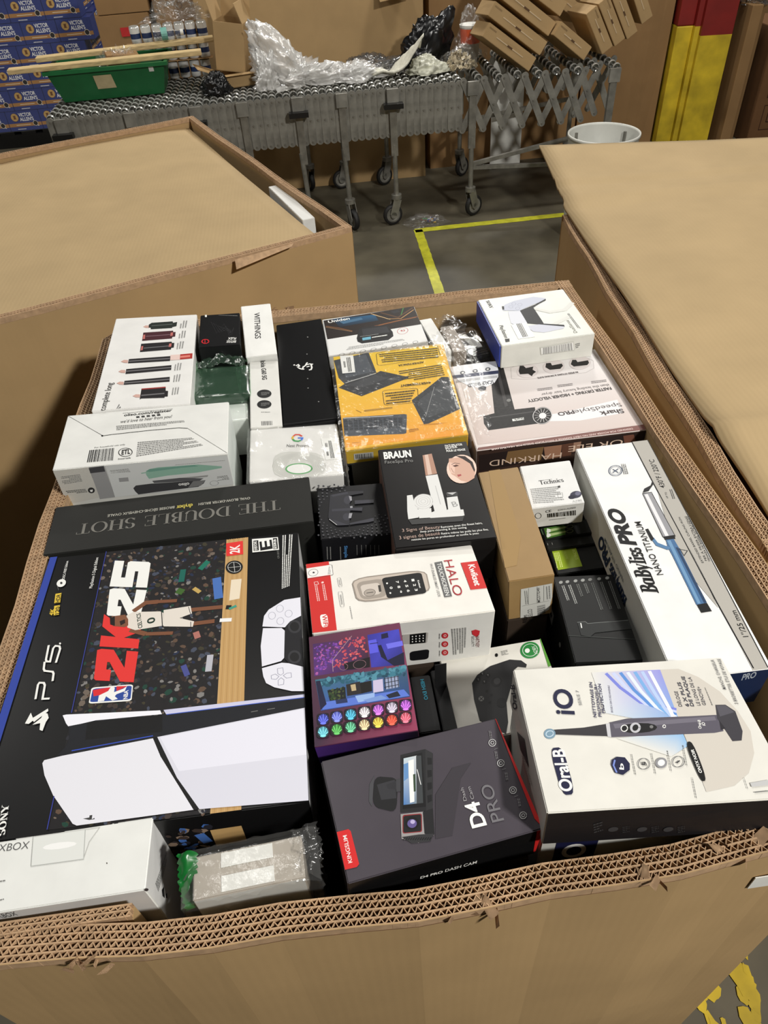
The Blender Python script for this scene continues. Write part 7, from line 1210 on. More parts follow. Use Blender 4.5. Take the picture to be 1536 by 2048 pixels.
('P', (70, 108, 150), [(69.3, 218.6), (80.6, 218.4), (81.6, 199), (80.9, 104.7), (67.1, 103.5), (67.6, 190.3), (67, 204.5)]), ('P', (110, 150, 186), [(70.4, 216.8), (75.2, 217), (73.3, 105.3), (69.4, 104.8)]),
('P', (40, 64, 96), [(77.1, 202.9), (80.5, 202.4), (81.5, 105.2), (77.5, 104.7)]), ('P', (26, 26, 28), [(67.5, 103.4), (81.3, 104.7), (82.2, 90.9), (68.3, 90.3)]),
('P', (84, 124, 164), [(50.5, 221.7), (52.3, 210.1), (65.3, 200), (71.5, 203.8), (64.7, 208.1), (56.5, 215.2), (54.4, 225.9)]), ('P', (24, 24, 26), [(48.4, 242.7), (52.6, 243.4), (54, 222.7), (49, 219.6)]),
('L', (40, 40, 44), 1, [(79.3, 199.4), (90.7, 194.4), (82.8, 186.3), (81.7, 200.6)])]),
('babyliss','top','lettering',[
('T', 'BaByliss', (27.2, 129.1), 88.8, 82.8, 21.3, (14, 14, 14), 'sbi'), ('T', 'PRO', (26.2, 214.9), 89.2, 75.5, 20.4, (14, 14, 14), 'Bi'), ('T', 'NANO TITANIUM', (43.8, 158.4), 88.3, 100.5, 8.9, (14, 14, 14), 'r'),
('T', '430°F / 220°C', (106.4, 320.1), 85.5, 65, 7.8, (14, 14, 14), 'r'), ('T', 'UP TO', (102.2, 297.7), 80.7, 13, 2.6, (70, 70, 70), 'r'),
('X', (70, 70, 70), [(112.1, 295.3), (114.9, 316.1), (109.5, 315.5), (107.1, 295.4)], 2, 0.8), ('T', 'EXTENDED BARREL CURLING IRON', (103.9, 170), 89.5, 87.8, 2.8, (60, 60, 60), 'r'),
('T', 'FER À FRISER EXTRA LONG', (109.7, 172.8), 87, 85.3, 2.7, (60, 60, 60), 'r'), ('T', 'TENAZA DE BARRIL EXTRALARGO', (114.1, 170.9), 88.3, 86.3, 2.7, (60, 60, 60), 'r'),
('T', "1''/25 mm", (110.2, 47), 87.5, 40.8, 6.7, (14, 14, 14), 'r'), ('E', (50, 70, 100), (45.6, 370), (10.4, -0.7), (-3.2, -11.6), 0.9), ('E', (60, 80, 110), (45.6, 370), (8.4, -0.4), (-2.2, -8.7), 0.5),
('L', (40, 60, 90), 1.2, [(42.5, 373.7), (48.4, 364.7)]), ('L', (40, 60, 90), 1.2, [(40.2, 366.2), (51.2, 373.3)]), ('X', (120, 120, 118), [(55, 359.7), (58.3, 382.8), (66.5, 383.3), (63.3, 359.4)], 3, 0.6)]),
('babyliss','left','lettering',[
('T', 'BaByliss', (276.9, 36), -178.3, 72.7, 26.1, (30, 44, 70), 'sbi'), ('T', 'PRO', (201.7, 34), 172.5, 48.2, 26.9, (30, 44, 70), 'Bi'), ('T', 'NANO TITANIUM', (253.2, 51.7), -177.6, 83.1, 7, (90, 100, 110), 'r')]),
('babyliss','front','lettering',[
('P', (24, 40, 74), [(0.4, 0.4), (118.1, 0.4), (118.1, 77.6), (0.4, 77.6)]), ('T', 'PRO', (85.3, 59.3), 10.4, 17.2, 13.8, (170, 180, 190), 'bi')]),
('cotton','top','swab_picture',[
('P', (70, 110, 44), [(6, 23.5), (39.8, 25.3), (35.6, 3.8), (4.4, 0.4)]), ('P', (170, 190, 130), [(14.2, 20), (41.2, 21.2), (40.1, 17.7), (15.1, 14.2)]),
('P', (230, 232, 224), [(11, 22.5), (15.5, 19.8), (14.9, 14.3), (9.1, 11.7), (8, 14.7)]), ('E', (120, 130, 100), (47.2, 19.1), (5.4, 0.3), (-0.9, -3.5), 1),
('P', (170, 190, 130), [(11.3, 10.4), (38.1, 11.6), (37, 8.1), (12.2, 4.7)]), ('P', (230, 232, 224), [(8.1, 12.9), (12.6, 10.1), (12, 4.7), (6.2, 2.2), (5.1, 5.2)]),
('E', (120, 130, 100), (44.1, 9.5), (5.3, 0.2), (-0.9, -3.5), 1), ('X', (120, 150, 110), [(0.4, 22.1), (0.4, 9), (1.8, 9.5), (2.3, 22.3)], 2, 0.8)]),
('stripbox','top','lettering',[
('L', (150, 150, 146), 0.7, [(3.3, 13.7), (2.9, 9.5)]), ('L', (150, 150, 146), 0.7, [(10.5, 13.8), (10.1, 9.2)])]),
('limebox','top','sticker',[
('P', (150, 176, 44), [(4.9, 48.8), (43.2, 48.8), (40.9, 9), (2.7, 8.3)]), ('T', 'BONUS', (35.7, 44.8), -91.4, 20.8, 4.6, (206, 220, 120), 'l'), ('T', 'FRAME', (21.8, 43.9), -91.7, 16.4, 3.9, (180, 200, 90), 'l'),
('X', (214, 226, 140), [(15.4, 44.3), (12.3, 13), (1.2, 11.7), (6.1, 43.4)], 4, 0.7)]),
('shaver','top','lettering',[
('E', (150, 152, 150), (9, 145), (2.9, 0.5), (-0.4, -3), 0), ('X', (170, 172, 170), [(13, 138.9), (14.8, 110.1), (10.2, 109.1), (7.8, 137.8)], 2, 0.8), ('E', (150, 152, 150), (18.6, 145.7), (2.9, 0.5), (-0.4, -2.9), 0),
('X', (170, 172, 170), [(22.5, 139.6), (24.6, 103), (20, 102), (17.4, 138.6)], 2, 0.8), ('E', (150, 152, 150), (30.6, 146.7), (2.9, 0.5), (-0.4, -3), 0),
('X', (110, 112, 110), [(34.5, 140.5), (35.6, 116.4), (31, 115.4), (29.3, 139.5)], 2, 0.8), ('E', (150, 152, 150), (41.3, 147.4), (3, 0.5), (-0.4, -3), 0),
('X', (110, 112, 110), [(45.2, 141.2), (46, 121.9), (41.3, 120.8), (40, 140.2)], 2, 0.8), ('E', (150, 152, 150), (52.1, 148.1), (3, 0.5), (-0.4, -3), 0),
('X', (110, 112, 110), [(55.9, 141.9), (57.6, 89.9), (53, 88.9), (50.8, 140.9)], 2, 0.8), ('E', (150, 152, 150), (65.3, 148.9), (2.9, 0.5), (-0.4, -2.9), 0),
('X', (110, 112, 110), [(69, 142.8), (70.2, 90.7), (65.6, 89.7), (63.9, 141.8)], 2, 0.8), ('E', (150, 152, 150), (77.3, 149.9), (3, 0.5), (-0.4, -3), 0),
('X', (110, 112, 110), [(81, 143.7), (81.7, 90.1), (77.2, 89.1), (75.8, 142.7)], 2, 0.8)]),
('shaver','top','device_picture',[
('P', (36, 38, 38), [(16.6, 68.5), (27.9, 69.4), (30.4, 65.6), (86.6, 68.5), (87.3, 53.1), (36.6, 48.7), (28.5, 42.1), (17.2, 45.5)]),
('L', (110, 114, 112), 0.8, [(16.5, 68.2), (27.8, 69.1), (30.2, 65.5), (86.6, 68.4)]), ('P', (238, 238, 234), [(20.5, 66.9), (21.8, 66.8), (21.3, 58.1), (19.9, 57.9)]),
('L', (60, 64, 62), 0.8, [(0.4, 45.8), (87.3, 34.8)])]),
('shaver','left','lettering',[
('P', (190, 190, 188), [(0.4, 45.4), (10.5, 70.4), (33.4, 70.7), (30.4, 45.2)]), ('P', (30, 30, 30), [(12.3, 54), (16.1, 62.1), (25.2, 61.4), (21.6, 51.7)]),
('E', (120, 120, 118), (83.3, 65.3), (2.8, 6.1), (4, -0.5), 0)]),
('xboxc','top','controller_picture',[

('P', (36, 36, 38), [(34.6, 82.3), (44.5, 93.6), (65.2, 104.1), (93.8, 109.2), (108.4, 104.7), (114, 96.7), (111.4, 91.8), (101.2, 95.3), (94.4, 91.3), (89, 76.4), (71.3, 44.2), (65.7, 16.2), (58.7, 0.4), (31, 25.5), (31.3, 57.3)]),
('E', (20, 20, 22), (52.2, 94.1), (3.4, -0.1), (-0.6, -3.6), 0), ('T', 'Y', (50.8, 92.8), 2.6, 2.2, 3.1, (150, 150, 150), 'b'), ('E', (20, 20, 22), (58.8, 90.1), (3.3, -0.2), (-0.7, -3.6), 0),
('T', 'Y', (57.4, 88.8), 0, 2.2, 3.1, (150, 150, 150), 'b'), ('E', (20, 20, 22), (44.4, 86.1), (3.3, -0.1), (-0.6, -3.5), 0), ('T', 'Y', (43, 84.8), 2.5, 2.3, 3.1, (150, 150, 150), 'b'),
('E', (20, 20, 22), (51.6, 81), (3.3, -0.2), (-0.7, -3.6), 0), ('T', 'Y', (50.2, 79.7), 0, 2.2, 3, (150, 150, 150), 'b'), ('E', (20, 20, 22), (66.8, 77.8), (7.5, 0.1), (-1.1, -7.5), 0),
('E', (60, 60, 62), (67.9, 78.7), (4.5, 0.1), (-0.9, -5.1), 0), ('E', (120, 120, 118), (40.8, 56.4), (3.7, -0.2), (-0.5, -3.9), 0), ('L', (20, 20, 22), 1, [(39.4, 59.2), (42.5, 53.5)]),
('L', (20, 20, 22), 1, [(43.7, 58.3), (38.2, 54.4)]), ('E', (20, 20, 22), (65.1, 45.5), (6.4, -0.3), (-1.3, -7.2), 0), ('E', (20, 20, 22), (51, 66.5), (2, -0.1), (-0.5, -1.9), 0),
('E', (20, 20, 22), (55.4, 59.5), (1.9, -0.1), (-0.5, -1.9), 0), ('E', (20, 20, 22), (50.6, 49.4), (1.9, -0.1), (-0.5, -1.9), 0)]),
('xboxc','top','lettering',[
('P', (86, 150, 50), [(143.7, 134.5), (144.9, 134.5), (144.9, 88), (140.7, 86.8)]), ('E', (40, 130, 60), (125.1, 118.7), (13.5, -1), (-3.2, -13.7), 0),
('E', (238, 238, 234), (125.1, 118.7), (10.2, -0.9), (-2.3, -10.2), 0.7), ('E', (238, 238, 234), (121.2, 118.5), (3.5, -0.1), (-0.7, -3.9), 0), ('T', 'XBOX', (128.5, 124.2), -87.2, 14.5, 4.7, (238, 238, 234), 'l'),
('P', (70, 66, 62), [(144.9, 134.5), (144.9, 134.5), (144.9, 87.3), (144.9, 88)]), ('X', (120, 120, 118), [(144.9, 134.4), (144.9, 92.5), (144.9, 91.9), (144.9, 134)], 6, 0.7),
('X', (120, 120, 118), [(85.7, 125.1), (94.8, 125.7), (94.8, 117.5), (85, 117.1)], 4, 0.6), ('E', (14, 14, 14), (78.1, 119.8), (2.1, 0.2), (-0.5, -3), 0)]),
]

# ------------------------------------------------------------------ the retail boxes in the near bulk box
WH = (230, 230, 226); BK = (20, 20, 21)
# key: (name, label, colours as one or as top/front/right/back/left)
PROD = {
 'ps5': ('game_console_box', 'large black game console box with a white console and basketball player printed on top', (BK, BK, (206, 206, 206), BK, (44, 66, 158))),
 'double': ('hair_brush_dryer_box', 'long charcoal box lettered THE DOUBLE SHOT lying upside down', ((40, 40, 38),)*5),
 'oliso': ('steam_iron_box', 'white steam iron carton with a barcode and pale green iron picture', ((226, 226, 222), (206, 206, 200), (222, 228, 224), WH, (200, 198, 190))),
 'dyson': ('hair_styler_box', 'white hair styler box showing a row of curling attachments', ((232, 231, 228),)*5),
 'beats': ('earphone_box', 'small black earphone box with a red round logo', ((26, 26, 27),)*5),
 'withings': ('slim_white_box', 'slim white box lettered WITHINGS at the back rim', ((236, 236, 232),)*5),
 'nokia': ('phone_box', 'narrow white phone box with two black round badges', ((222, 221, 216),)*5),
 'callig': ('black_gift_box', 'tall glossy black box with a white brushed sign on the lid', ((16, 16, 17),)*5),
 'greenbox': ('dark_green_box', 'small dark green box wrapped in green tinted film', ((28, 50, 42),)*5),
 'whitesmall': ('small_white_box', 'small film-wrapped white box behind the steam iron carton', ((214, 220, 214),)*5),
 'google': ('smoke_alarm_box', 'white smoke alarm box with a green light ring under clear film', ((230, 229, 225),)*5),
 'uniden': ('radar_detector_box', 'radar detector box with a night road picture along its top', ((226, 226, 224), (200, 200, 198), (96, 96, 98), BK, (60, 60, 62))),
 'zagg': ('keyboard_case_box', 'bright yellow flat keyboard case box in clear film', ((238, 186, 44), (204, 168, 30), (206, 160, 40), (220, 180, 40), (206, 170, 40))),
 'dualsense': ('gamepad_box', 'white and blue gamepad box in the back right corner', ((228, 229, 222), (222, 222, 214), (200, 200, 194), WH, (40, 58, 148))),
 'shark': ('hair_dryer_box', 'wide pale pink hair dryer box with a black dryer on its lid', ((220, 210, 206), (60, 44, 38), (206, 200, 200), WH, (190, 170, 164))),
 'braun': ('face_care_box', 'black face care box with a white device and round portrait', ((22, 20, 20), (24, 22, 22), (30, 26, 24), BK, (120, 90, 80))),
 'kraft': ('plain_shipping_carton', 'plain brown shipping carton with tape and an address label', ((158, 128, 84),)*5),
 'technics': ('earbud_carton', 'small white carton with serif lettering beside the curling iron box', ((228, 228, 226), (216, 216, 212), WH, WH, WH)),
 'babyliss': ('curling_iron_box', 'long white curling iron box with a blue-handled iron along the right wall', ((232, 232, 230), (24, 40, 74), (170, 168, 160), WH, (206, 206, 200))),
 'shaver': ('trimmer_box', 'black trimmer box with a column of small icons', ((19, 20, 20),)*5),
 'earbud': ('earbud_box', 'black earbud box with a dotted honeycomb pattern', ((20, 20, 23),)*5),
 'kwikset': ('smart_lock_box', 'white and red smart door lock box with a keypad picture', ((233, 230, 223), (214, 213, 208), (206, 206, 200), WH, WH)),
 'led': ('light_strip_box', 'purple light strip box with two rows of coloured swatches', ((96, 52, 78), (44, 28, 62), (60, 36, 56), (60, 36, 56), (50, 32, 60))),
 'd4': ('dash_cam_box', 'dark grey dash cam box with a red edge at the near rim', ((72, 67, 74), (18, 18, 19), (196, 34, 32), BK, (30, 28, 30))),
 'oralb': ('toothbrush_box', 'white electric toothbrush box with a blue swirl at the right front', ((222, 220, 212), (28, 26, 28), WH, WH, (206, 204, 196))),
 'xboxl': ('gamepad_box', 'white gamepad box with a hang tab in the front left corner', ((228, 229, 225), (206, 205, 203), (222, 222, 220), WH, WH)),
 'xboxc': ('gamepad_box', 'white box with a black gamepad and green round seal, deep in the middle', ((224, 221, 212), (206, 204, 196), (70, 66, 62), WH, WH)),
 'hesh': ('headphone_box', 'slim black box with teal lettering beside the light strip box', ((20, 20, 21),)*5),
 'tabbox': ('hang_tab_box', 'thin black box with a folded hang tab beside the middle gamepad box', ((22, 22, 23),)*5),
 'cotton': ('swab_box', 'black and green box under the small white earbud carton', ((26, 28, 26),)*5),
 'stripbox': ('flat_black_box', 'very narrow black box between two green-printed boxes', ((34, 35, 34),)*5),
 'limebox': ('bonus_pack_box', 'black box with a lime green bonus sticker', ((22, 23, 22),)*5),
 'greywrap': ('wrapped_grey_tray', 'grey folded tray with two white stickers inside clear film', ((170, 162, 150), (200, 202, 198), (150, 142, 130), (150, 142, 130), (160, 152, 140))),
 'tanbox': ('taupe_box', 'narrow taupe box standing by the back rim', ((130, 118, 104),)*5),
 'cornerbox': ('narrow_white_box', 'narrow white box between the radar detector box and the taupe box', ((226, 225, 220),)*5),
}
GLOSSY = {'callig', 'beats', 'braun', 'ps5', 'led', 'd4'}
ROOT = {}; DIM = {}
for i, (k, (name, label, cols)) in enumerate(PROD.items()):
    loc, rot, dim = POSE[k]; DIM[k] = dim
    r = empty(name, loc, tuple(math.radians(a) for a in rot)); tag(r, label, 'box', 'retail boxes heaped in the near bulk box'); ROOT[k] = r
    t, f, ri, ba, le = [card(c, .34 if k in GLOSSY else .45) for c in cols]
    link('carton', carton_mesh(dim, [t, t, f, ri, ba, le], i), r)
PZ = {}
KINDS = {'T': 'lettering', 'X': 'fine_print', 'K': 'barcode'}
for k, face, layer, es in ART:      # later layers lie over earlier ones; each word and print block is a part of its own
    runs = []
    for e in es:
        nm = KINDS.get(e[0]) or ('printed_mark' if layer == 'lettering' else layer)
        if runs and runs[-1][0] == nm and e[0] not in 'TXK': runs[-1][1].append(e)
        else: runs.append((nm, [e]))
    for nm, run in runs:
        p = Print(); p.z = PZ.get((k, face), 0); p.run(run); PZ[k, face] = p.z
        if not p.f: continue
        o = p.build(nm, ROOT[k], face_frame(DIM[k], face))
        if nm in ('fine_print', 'barcode', 'dot_pattern'): o['kind'] = 'stuff'

# small shaped parts of single boxes
L, W, h = DIM['tabbox']
MB().use(card((30, 30, 31))).box(-L*.42, L*.42, W*.2, W*.21, h, h+.05).build('hang_tab', ROOT['tabbox'])
L, W, h = DIM['dualsense']
MB().use(card((48, 66, 158))).box(-L/2-.003, -L/2-.0008, -W/2+.002, W/2-.002, .003, h-.002).build('tuck_flap', ROOT['dualsense'])
L, W, h = DIM['greywrap']
for y0, y1 in ((.005, W/2-.002), (-W/2+.003, -.003)):
    MB().use(PAPER).box(-L/2+.028, L/2-.03, y0, y1, h, h+.0006).build('sticker', ROOT['greywrap'])
L, W, h = DIM['oliso']      # lid flaps folded over each other
b = MB().use(card((228, 228, 224)))
b.add([(-L/2+.004, W/2-.002, h+.0006), (L/2-.004, W/2-.002, h+.0006), (L*.30, .002, h+.0012), (-L*.22, -.006, h+.0012)], [(0, 3, 2, 1)])

# ------------------------------------------------------------------ what the top layer rests on
SUP = [((-.48, -.12, -.50, -.09), .93, 'game console box'), ((-.478, -.12, -.572, -.508), .905, 'front left gamepad box'), ((-.48, -.10, -.072, .028), .943, 'long charcoal box'),
 ((-.478, -.23, .065, .195), .932, 'steam iron carton'), ((-.47, -.21, .235, .555), .945, 'hair styler box'), ((-.195, -.045, .19, .535), .92, 'tall black gift box'), ((-.19, -.045, .038, .175), .955, 'smoke alarm box'),
 ((-.035, .15, .40, .55), .962, 'radar detector box'), ((.16, .235, .39, .52), .943, 'narrow white and taupe boxes'), ((.29, .455, .352, .50), 1.022, 'back gamepad box'), ((.20, .47, .075, .335), .952, 'hair dryer box'),
 ((.025, .16, -.152, .055), .962, 'face care box'), ((-.085, .012, -.094, .018), .912, 'earbud box'), ((.172, .232, -.225, -.01), .945, 'plain shipping carton'), ((.25, .325, -.062, .0), .985, 'small white earbud carton'),
 ((.352, .445, -.40, .008), .955, 'curling iron box'), ((.24, .345, -.345, -.07), .858, 'trimmer box'), ((-.1, .125, -.288, -.168), .95, 'smart lock box'), ((-.1, .002, -.447, -.308), .95, 'light strip box'), ((.012, .205, -.42, -.292), .878, 'middle gamepad box'),
 ((-.09, .105, -.575, -.465), .998, 'dash cam box')]
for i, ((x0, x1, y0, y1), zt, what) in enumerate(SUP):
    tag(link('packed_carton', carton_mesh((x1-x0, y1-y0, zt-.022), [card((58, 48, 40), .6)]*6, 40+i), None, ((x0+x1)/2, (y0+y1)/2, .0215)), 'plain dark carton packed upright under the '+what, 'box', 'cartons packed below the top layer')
r = empty('toothbrush_box', (.24, -.497, .022), (0, 0, -.07)); tag(r, 'lower white toothbrush box peeping out under the upper one', 'box', 'retail boxes heaped in the near bulk box')
cw = card((206, 206, 200)); link('carton', carton_mesh((.235, .165, 1.005), [cw]*6, 71), r)
p = Print(); p.run([('P', (24, 26, 60), [(16, 950), (60, 950), (60, 1000), (16, 1000)])]); lg = p.build('logo', r, face_frame((.235, .165, 1.005), 'front'))
p = Print(); p.z = .0001; p.run([('T', 'O', (24, 958), 0, 26, 34, (238, 238, 234), 'b')]); p.build('lettering', lg, face_frame((.235, .165, 1.005), 'front'))
r = empty('film_bagged_box', (.07, .235, .022), (0, 0, 0)); tag(r, 'dull grey bagged box half hidden under the yellow keyboard case box', 'box', 'retail boxes heaped in the near bulk box')
link('carton', carton_mesh((.19, .25, .985), [card((92, 90, 82))]*6, 72), r)

# ------------------------------------------------------------------ clear film and bags
def crumple(p, s, a, seed=0):
    q = Vector(p)*s+Vector((seed*3.1, seed*1.7, seed))
    return a*(abs(noise.noise(q))*1.4-.35+.5*abs(noise.noise(q*2.3))-.15)

def film_box(parent, dim, m, off=.003, amp=.005, n=14, seed=1, lo=.3, ext=(0, 0, 0, 0)):
    """a loose bag round a carton: top and sides; ext = slack to the left, right, front, back"""
    L, W, Hh = dim; b = MB().use(m); b.smooth = True
    x0, x1, y0, y1 = -L/2-off-ext[0], L/2+off+ext[1], -W/2-off-ext[2], W/2+off+ext[3]
    def top(u, v):
        x = x0+(x1-x0)*u; y = y0+(y1-y0)*v; z = Hh+off
        over = max(0, -L/2-x, x-L/2, -W/2-y, y-W/2)
        z -= over*.75
        return Vector((x, y, z+max(.0, crumple((x, y, 0), 26, amp, seed))))
    N = n*2
    vs = [top(i/N, j/N) for j in range(N+1) for i in range(N+1)]
    b.add(vs, [(j*(N+1)+i, j*(N+1)+i+1, (j+1)*(N+1)+i+1, (j+1)*(N+1)+i) for j in range(N) for i in range(N)])
    ring = [(i/N, 0) for i in range(N)]+[(1, i/N) for i in range(N)]+[(1-i/N, 1) for i in range(N)]+[(0, 1-i/N) for i in range(N)]
    k = 5; vs = []
    for q in range(k+1):
        for (u, v) in ring:
            t = top(u, v); d = Vector((t.x, t.y, 0)); d = d/max(abs(d.x)/abs(x1), abs(d.y)/abs(y1), .001)*0+Vector((t.x, t.y, 0)).normalized()
            c = crumple((t.x*2, t.y*2, q*.04), 30, amp, seed+5)
            vs.append((t.x+d.x*max(-.0005, c), t.y+d.y*max(-.0005, c), t.z-(t.z-Hh*(1-lo))*q/k))
    m2 = len(ring)
    b.add(vs, [(q*m2+i, (q+1)*m2+i, (q+1)*m2+(i+1) % m2, q*m2+(i+1) % m2) for q in range(k) for i in range(m2)])
    return b.build('film_wrap', parent)

film_box(ROOT['zagg'], DIM['zagg'], FILM, .002, .0035, seed=2, lo=.95, ext=(.004, .004, .002, .004))
film_box(ROOT['google'], DIM['google'], FILM, .002, .006, seed=3, lo=.5, ext=(.003, .006, .002, .002))
film_box(ROOT['greenbox'], DIM['greenbox'], FILMG, .002, .006, seed=4, lo=.6, ext=(.002, .002, .0, .03))
film_box(ROOT['whitesmall'], DIM['whitesmall'], FILM, .002, .006, seed=5, lo=.9, ext=(.0, .004, .004, .0))
film_box(ROOT['greywrap'], DIM['greywrap'], FILM, .003, .008, seed=6, lo=.6, ext=(.01, .012, .0, .006))

def tail(parent, name, pts, wd, m, amp, seed):
    """a strip of loose film along pts (local coordinates)"""
    b = MB().use(m); b.smooth = True; n = 26; k = 12; P = [Vector(p) for p in pts]; vs = []
    for i in range(n+1):
        f = i/n*(len(P)-1); j = min(int(f), len(P)-2); c = P[j].lerp(P[j+1], f-j); d = (P[j+1]-P[j]).normalized(); s = d.cross(Vector((0, 0, 1))).normalized()
        for q in range(k+1):
            t = q/k-.5; p = c+s*t*wd*(1-.25*math.sin(i*1.1+seed)**2)
            p.z += abs(crumple((p.x, p.y, p.z), 38, amp, seed))*2-abs(t)*amp
            vs.append(p)
    b.add(vs, [(i*(k+1)+q, i*(k+1)+q+1, (i+1)*(k+1)+q+1, (i+1)*(k+1)+q) for i in range(n) for q in range(k)])
    return b.build(name, parent)
L, W, h = DIM['zagg']
tail(ROOT['zagg'], 'loose_film', [(L/2+.012, W/2+.0, h+.006), (L/2+.03, W*.2, h+.01), (L/2+.022, -W*.3, h+.012), (L/2+.012, -W/2, h-.004)], .055, FILM, .008, 3)
tail(ROOT['zagg'], 'loose_film', [(L/2-.02, W/2-.02, h+.012), (L/2+.035, W/2+.05, h-.006), (L/2+.02, W/2+.12, h-.03)], .05, FILM, .01, 4)
L, W, h = DIM['greywrap']
tail(ROOT['greywrap'], 'loose_film', [(L/2+.002, -W/2, h+.0), (L/2+.008, 0, h+.008), (L/2+.004, W/2+.006, h+.004)], .03, FILM, .01, 6)
tail(ROOT['greywrap'], 'green_film_tab', [(-L/2-.004, -W/2+.004, h-.03), (-L/2-.006, 0, h-.004), (-L/2-.004, W/2+.002, h+.010)], .022, mat('green_film', (22, 104, 44), .3), .006, 7)
L, W, h = DIM['greenbox']
tail(ROOT['greenbox'], 'loose_film', [(-L/2, W/2+.004, h+.0), (0, W/2+.018, h+.012), (L/2, W/2+.006, h+.004)], .036, FILMG, .012, 9)

# bagged charger by the back wall
r = empty('bagged_charger', (.262, .46, .93), (0, 0, math.radians(14))); tag(r, 'black charger in a clear bag with a barcode label by the back rim', 'charger', )
me = carton_mesh((.045, .115, .07), [BLK]*6, 3, .006); o = link('charger_body', me, r)
for i in range(4): MB().use(RUB).box(-.018, .018, -.05+i*.008, -.046+i*.008, .0702, .073).build('rib', r)
MB().use(PAPER).add([(-.021, -.012, .0712), (.006, -.012, .0712), (.006, .045, .0712), (-.021, .045, .0712), (-.021, -.012, .0706), (.006, -.012, .0706), (.006, .045, .0706), (-.021, .045, .0706)], [(0, 1, 2, 3), (0, 4, 5, 1), (1, 5, 6, 2), (2, 6, 7, 3), (3, 7, 4, 0)]).build('barcode_label', r)
p = Print(); p.run([('K', (20, 20, 20), [(4, 6), (4, 44), (15, 44), (15, 6)])]); p.build('barcode', r, ((-.021, -.006, .0712), (1, 0, 0), (0, 1, 0)))
film_box(r, (.05, .12, .072), FILM, .004, .012, seed=12, lo=.5, ext=(.006, .004, .01, .012))
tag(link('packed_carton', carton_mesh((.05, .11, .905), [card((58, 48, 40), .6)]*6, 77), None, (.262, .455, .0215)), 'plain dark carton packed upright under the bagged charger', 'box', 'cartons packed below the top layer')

def heap(name, label, cat, c, r, m, seed, amp=.35, n=72, k=30, point=None, parts=None, low=.1):
    """a crumpled bag or film heap standing on its base"""
    root = empty(name, c); tag(root, label, cat)
    b = MB().use(m); b.smooth = True; vs = []
    for j in range(k+1):
        ph = j/k*PI*.5
        for i in range(n):
            a = 2*PI*i/n; d = Vector((math.cos(a)*math.cos(ph), math.sin(a)*math.cos(ph), math.sin(ph)))
            s = 1+amp*(noise.noise(d*1.6+Vector((seed, 0, 0)))*1.1-1.1*abs(noise.noise(d*3.2+Vector((0, seed, 0))))+.3-.7*abs(noise.noise(d*7+Vector((0, 0, seed))))-.35*abs(noise.noise(d*16+Vector((seed, 0, seed)))))
            p = Vector((d.x*r[0]*s, d.y*r[1]*s, max(.002, d.z*r[2]*s)))
            if point: p += Vector(point)*max(0, d.dot(Vector(point).normalized()))**6
            vs.append(p)
    b.add(vs, [(j*n+i, j*n+(i+1) % n, (j+1)*n+(i+1) % n, (j+1)*n+i) for j in range(k) for i in range(n)])
    b.build('crumpled_film', root)
    return root

# ------------------------------------------------------------------ expandable skate-wheel conveyor
CZ = .765; YN, YF = 3.70, 4.40
cv = empty('roller_conveyor', (-.2, 4.05, 0)); tag(cv, 'expandable skate-wheel conveyor on caster legs along the back', 'conveyor')
def rel(b): b.v = [(x+.2, y-4.05, z) for x, y, z in b.v]; return b
def plate_mesh():
    b = MB().use(STEEL2); n = 8; wd = .0225; pts = [(wd*math.cos(PI*i/n), CZ-wd+wd*math.sin(PI*i/n)) for i in range(n+1)]+[(-wd*math.cos(PI*i/n), CZ-.265+wd-wd*math.sin(PI*i/n)) for i in range(n+1)]
    k = len(pts); vs = [(x, -.003, z) for x, z in pts]+[(x, .003, z) for x, z in pts]
    b.add(vs, [tuple(range(k-1, -1, -1)), tuple(range(k, 2*k))]+[(i, (i+1) % k, k+(i+1) % k, k+i) for i in range(k)])
    b.use(STEEL)
    for z in (CZ-.02, CZ-.132, CZ-.245): b.tube((0, -.008, z), (0, -.003, z), .006, n=6)
    return b.mesh('side_plate')
pm = plate_mesh(); x = -1.42; xs = []
while x < .90:
    xs.append(x); x += .041
for i, x in enumerate(xs):
    for y, s in ((YN, 1), (YF, -1)):
        link('side_plate', pm, cv, (x+.2, y-4.05-.004*(i % 2), 0), (0, 0, 0 if s == 1 else PI))
b = MB().use(CHROME); b.smooth = True; ax = MB().use(STEEL)
sx = [1.0+.115*i for i in range(8)]
for i, x in enumerate(xs+sx):
    ax.tube((x, YN, CZ-.012), (x, YF, CZ-.012), .0045, n=6)
    for j in range(9):
        y = YN+.03+(.035 if i % 2 else 0)+j*.075
        if y > YF-.02: continue
        m = 10; vs = []
        for q, rr_ in ((-.009, .019), (-.006, .0235), (.006, .0235), (.009, .019)): vs += [(x+rr_*math.cos(2*PI*t/m), y+q, CZ-.012+rr_*math.sin(2*PI*t/m)) for t in range(m)]
        b.add(vs, [(q*m+t, q*m+(t+1) % m, (q+1)*m+(t+1) % m, (q+1)*m+t) for q in range(3) for t in range(m)]+[tuple(range(m)), tuple(range(4*m-1, 3*m-1, -1))])
tag(rel(b).build('skate_wheels', cv), kind='stuff'); tag(rel(ax).build('axles', cv), kind='stuff')
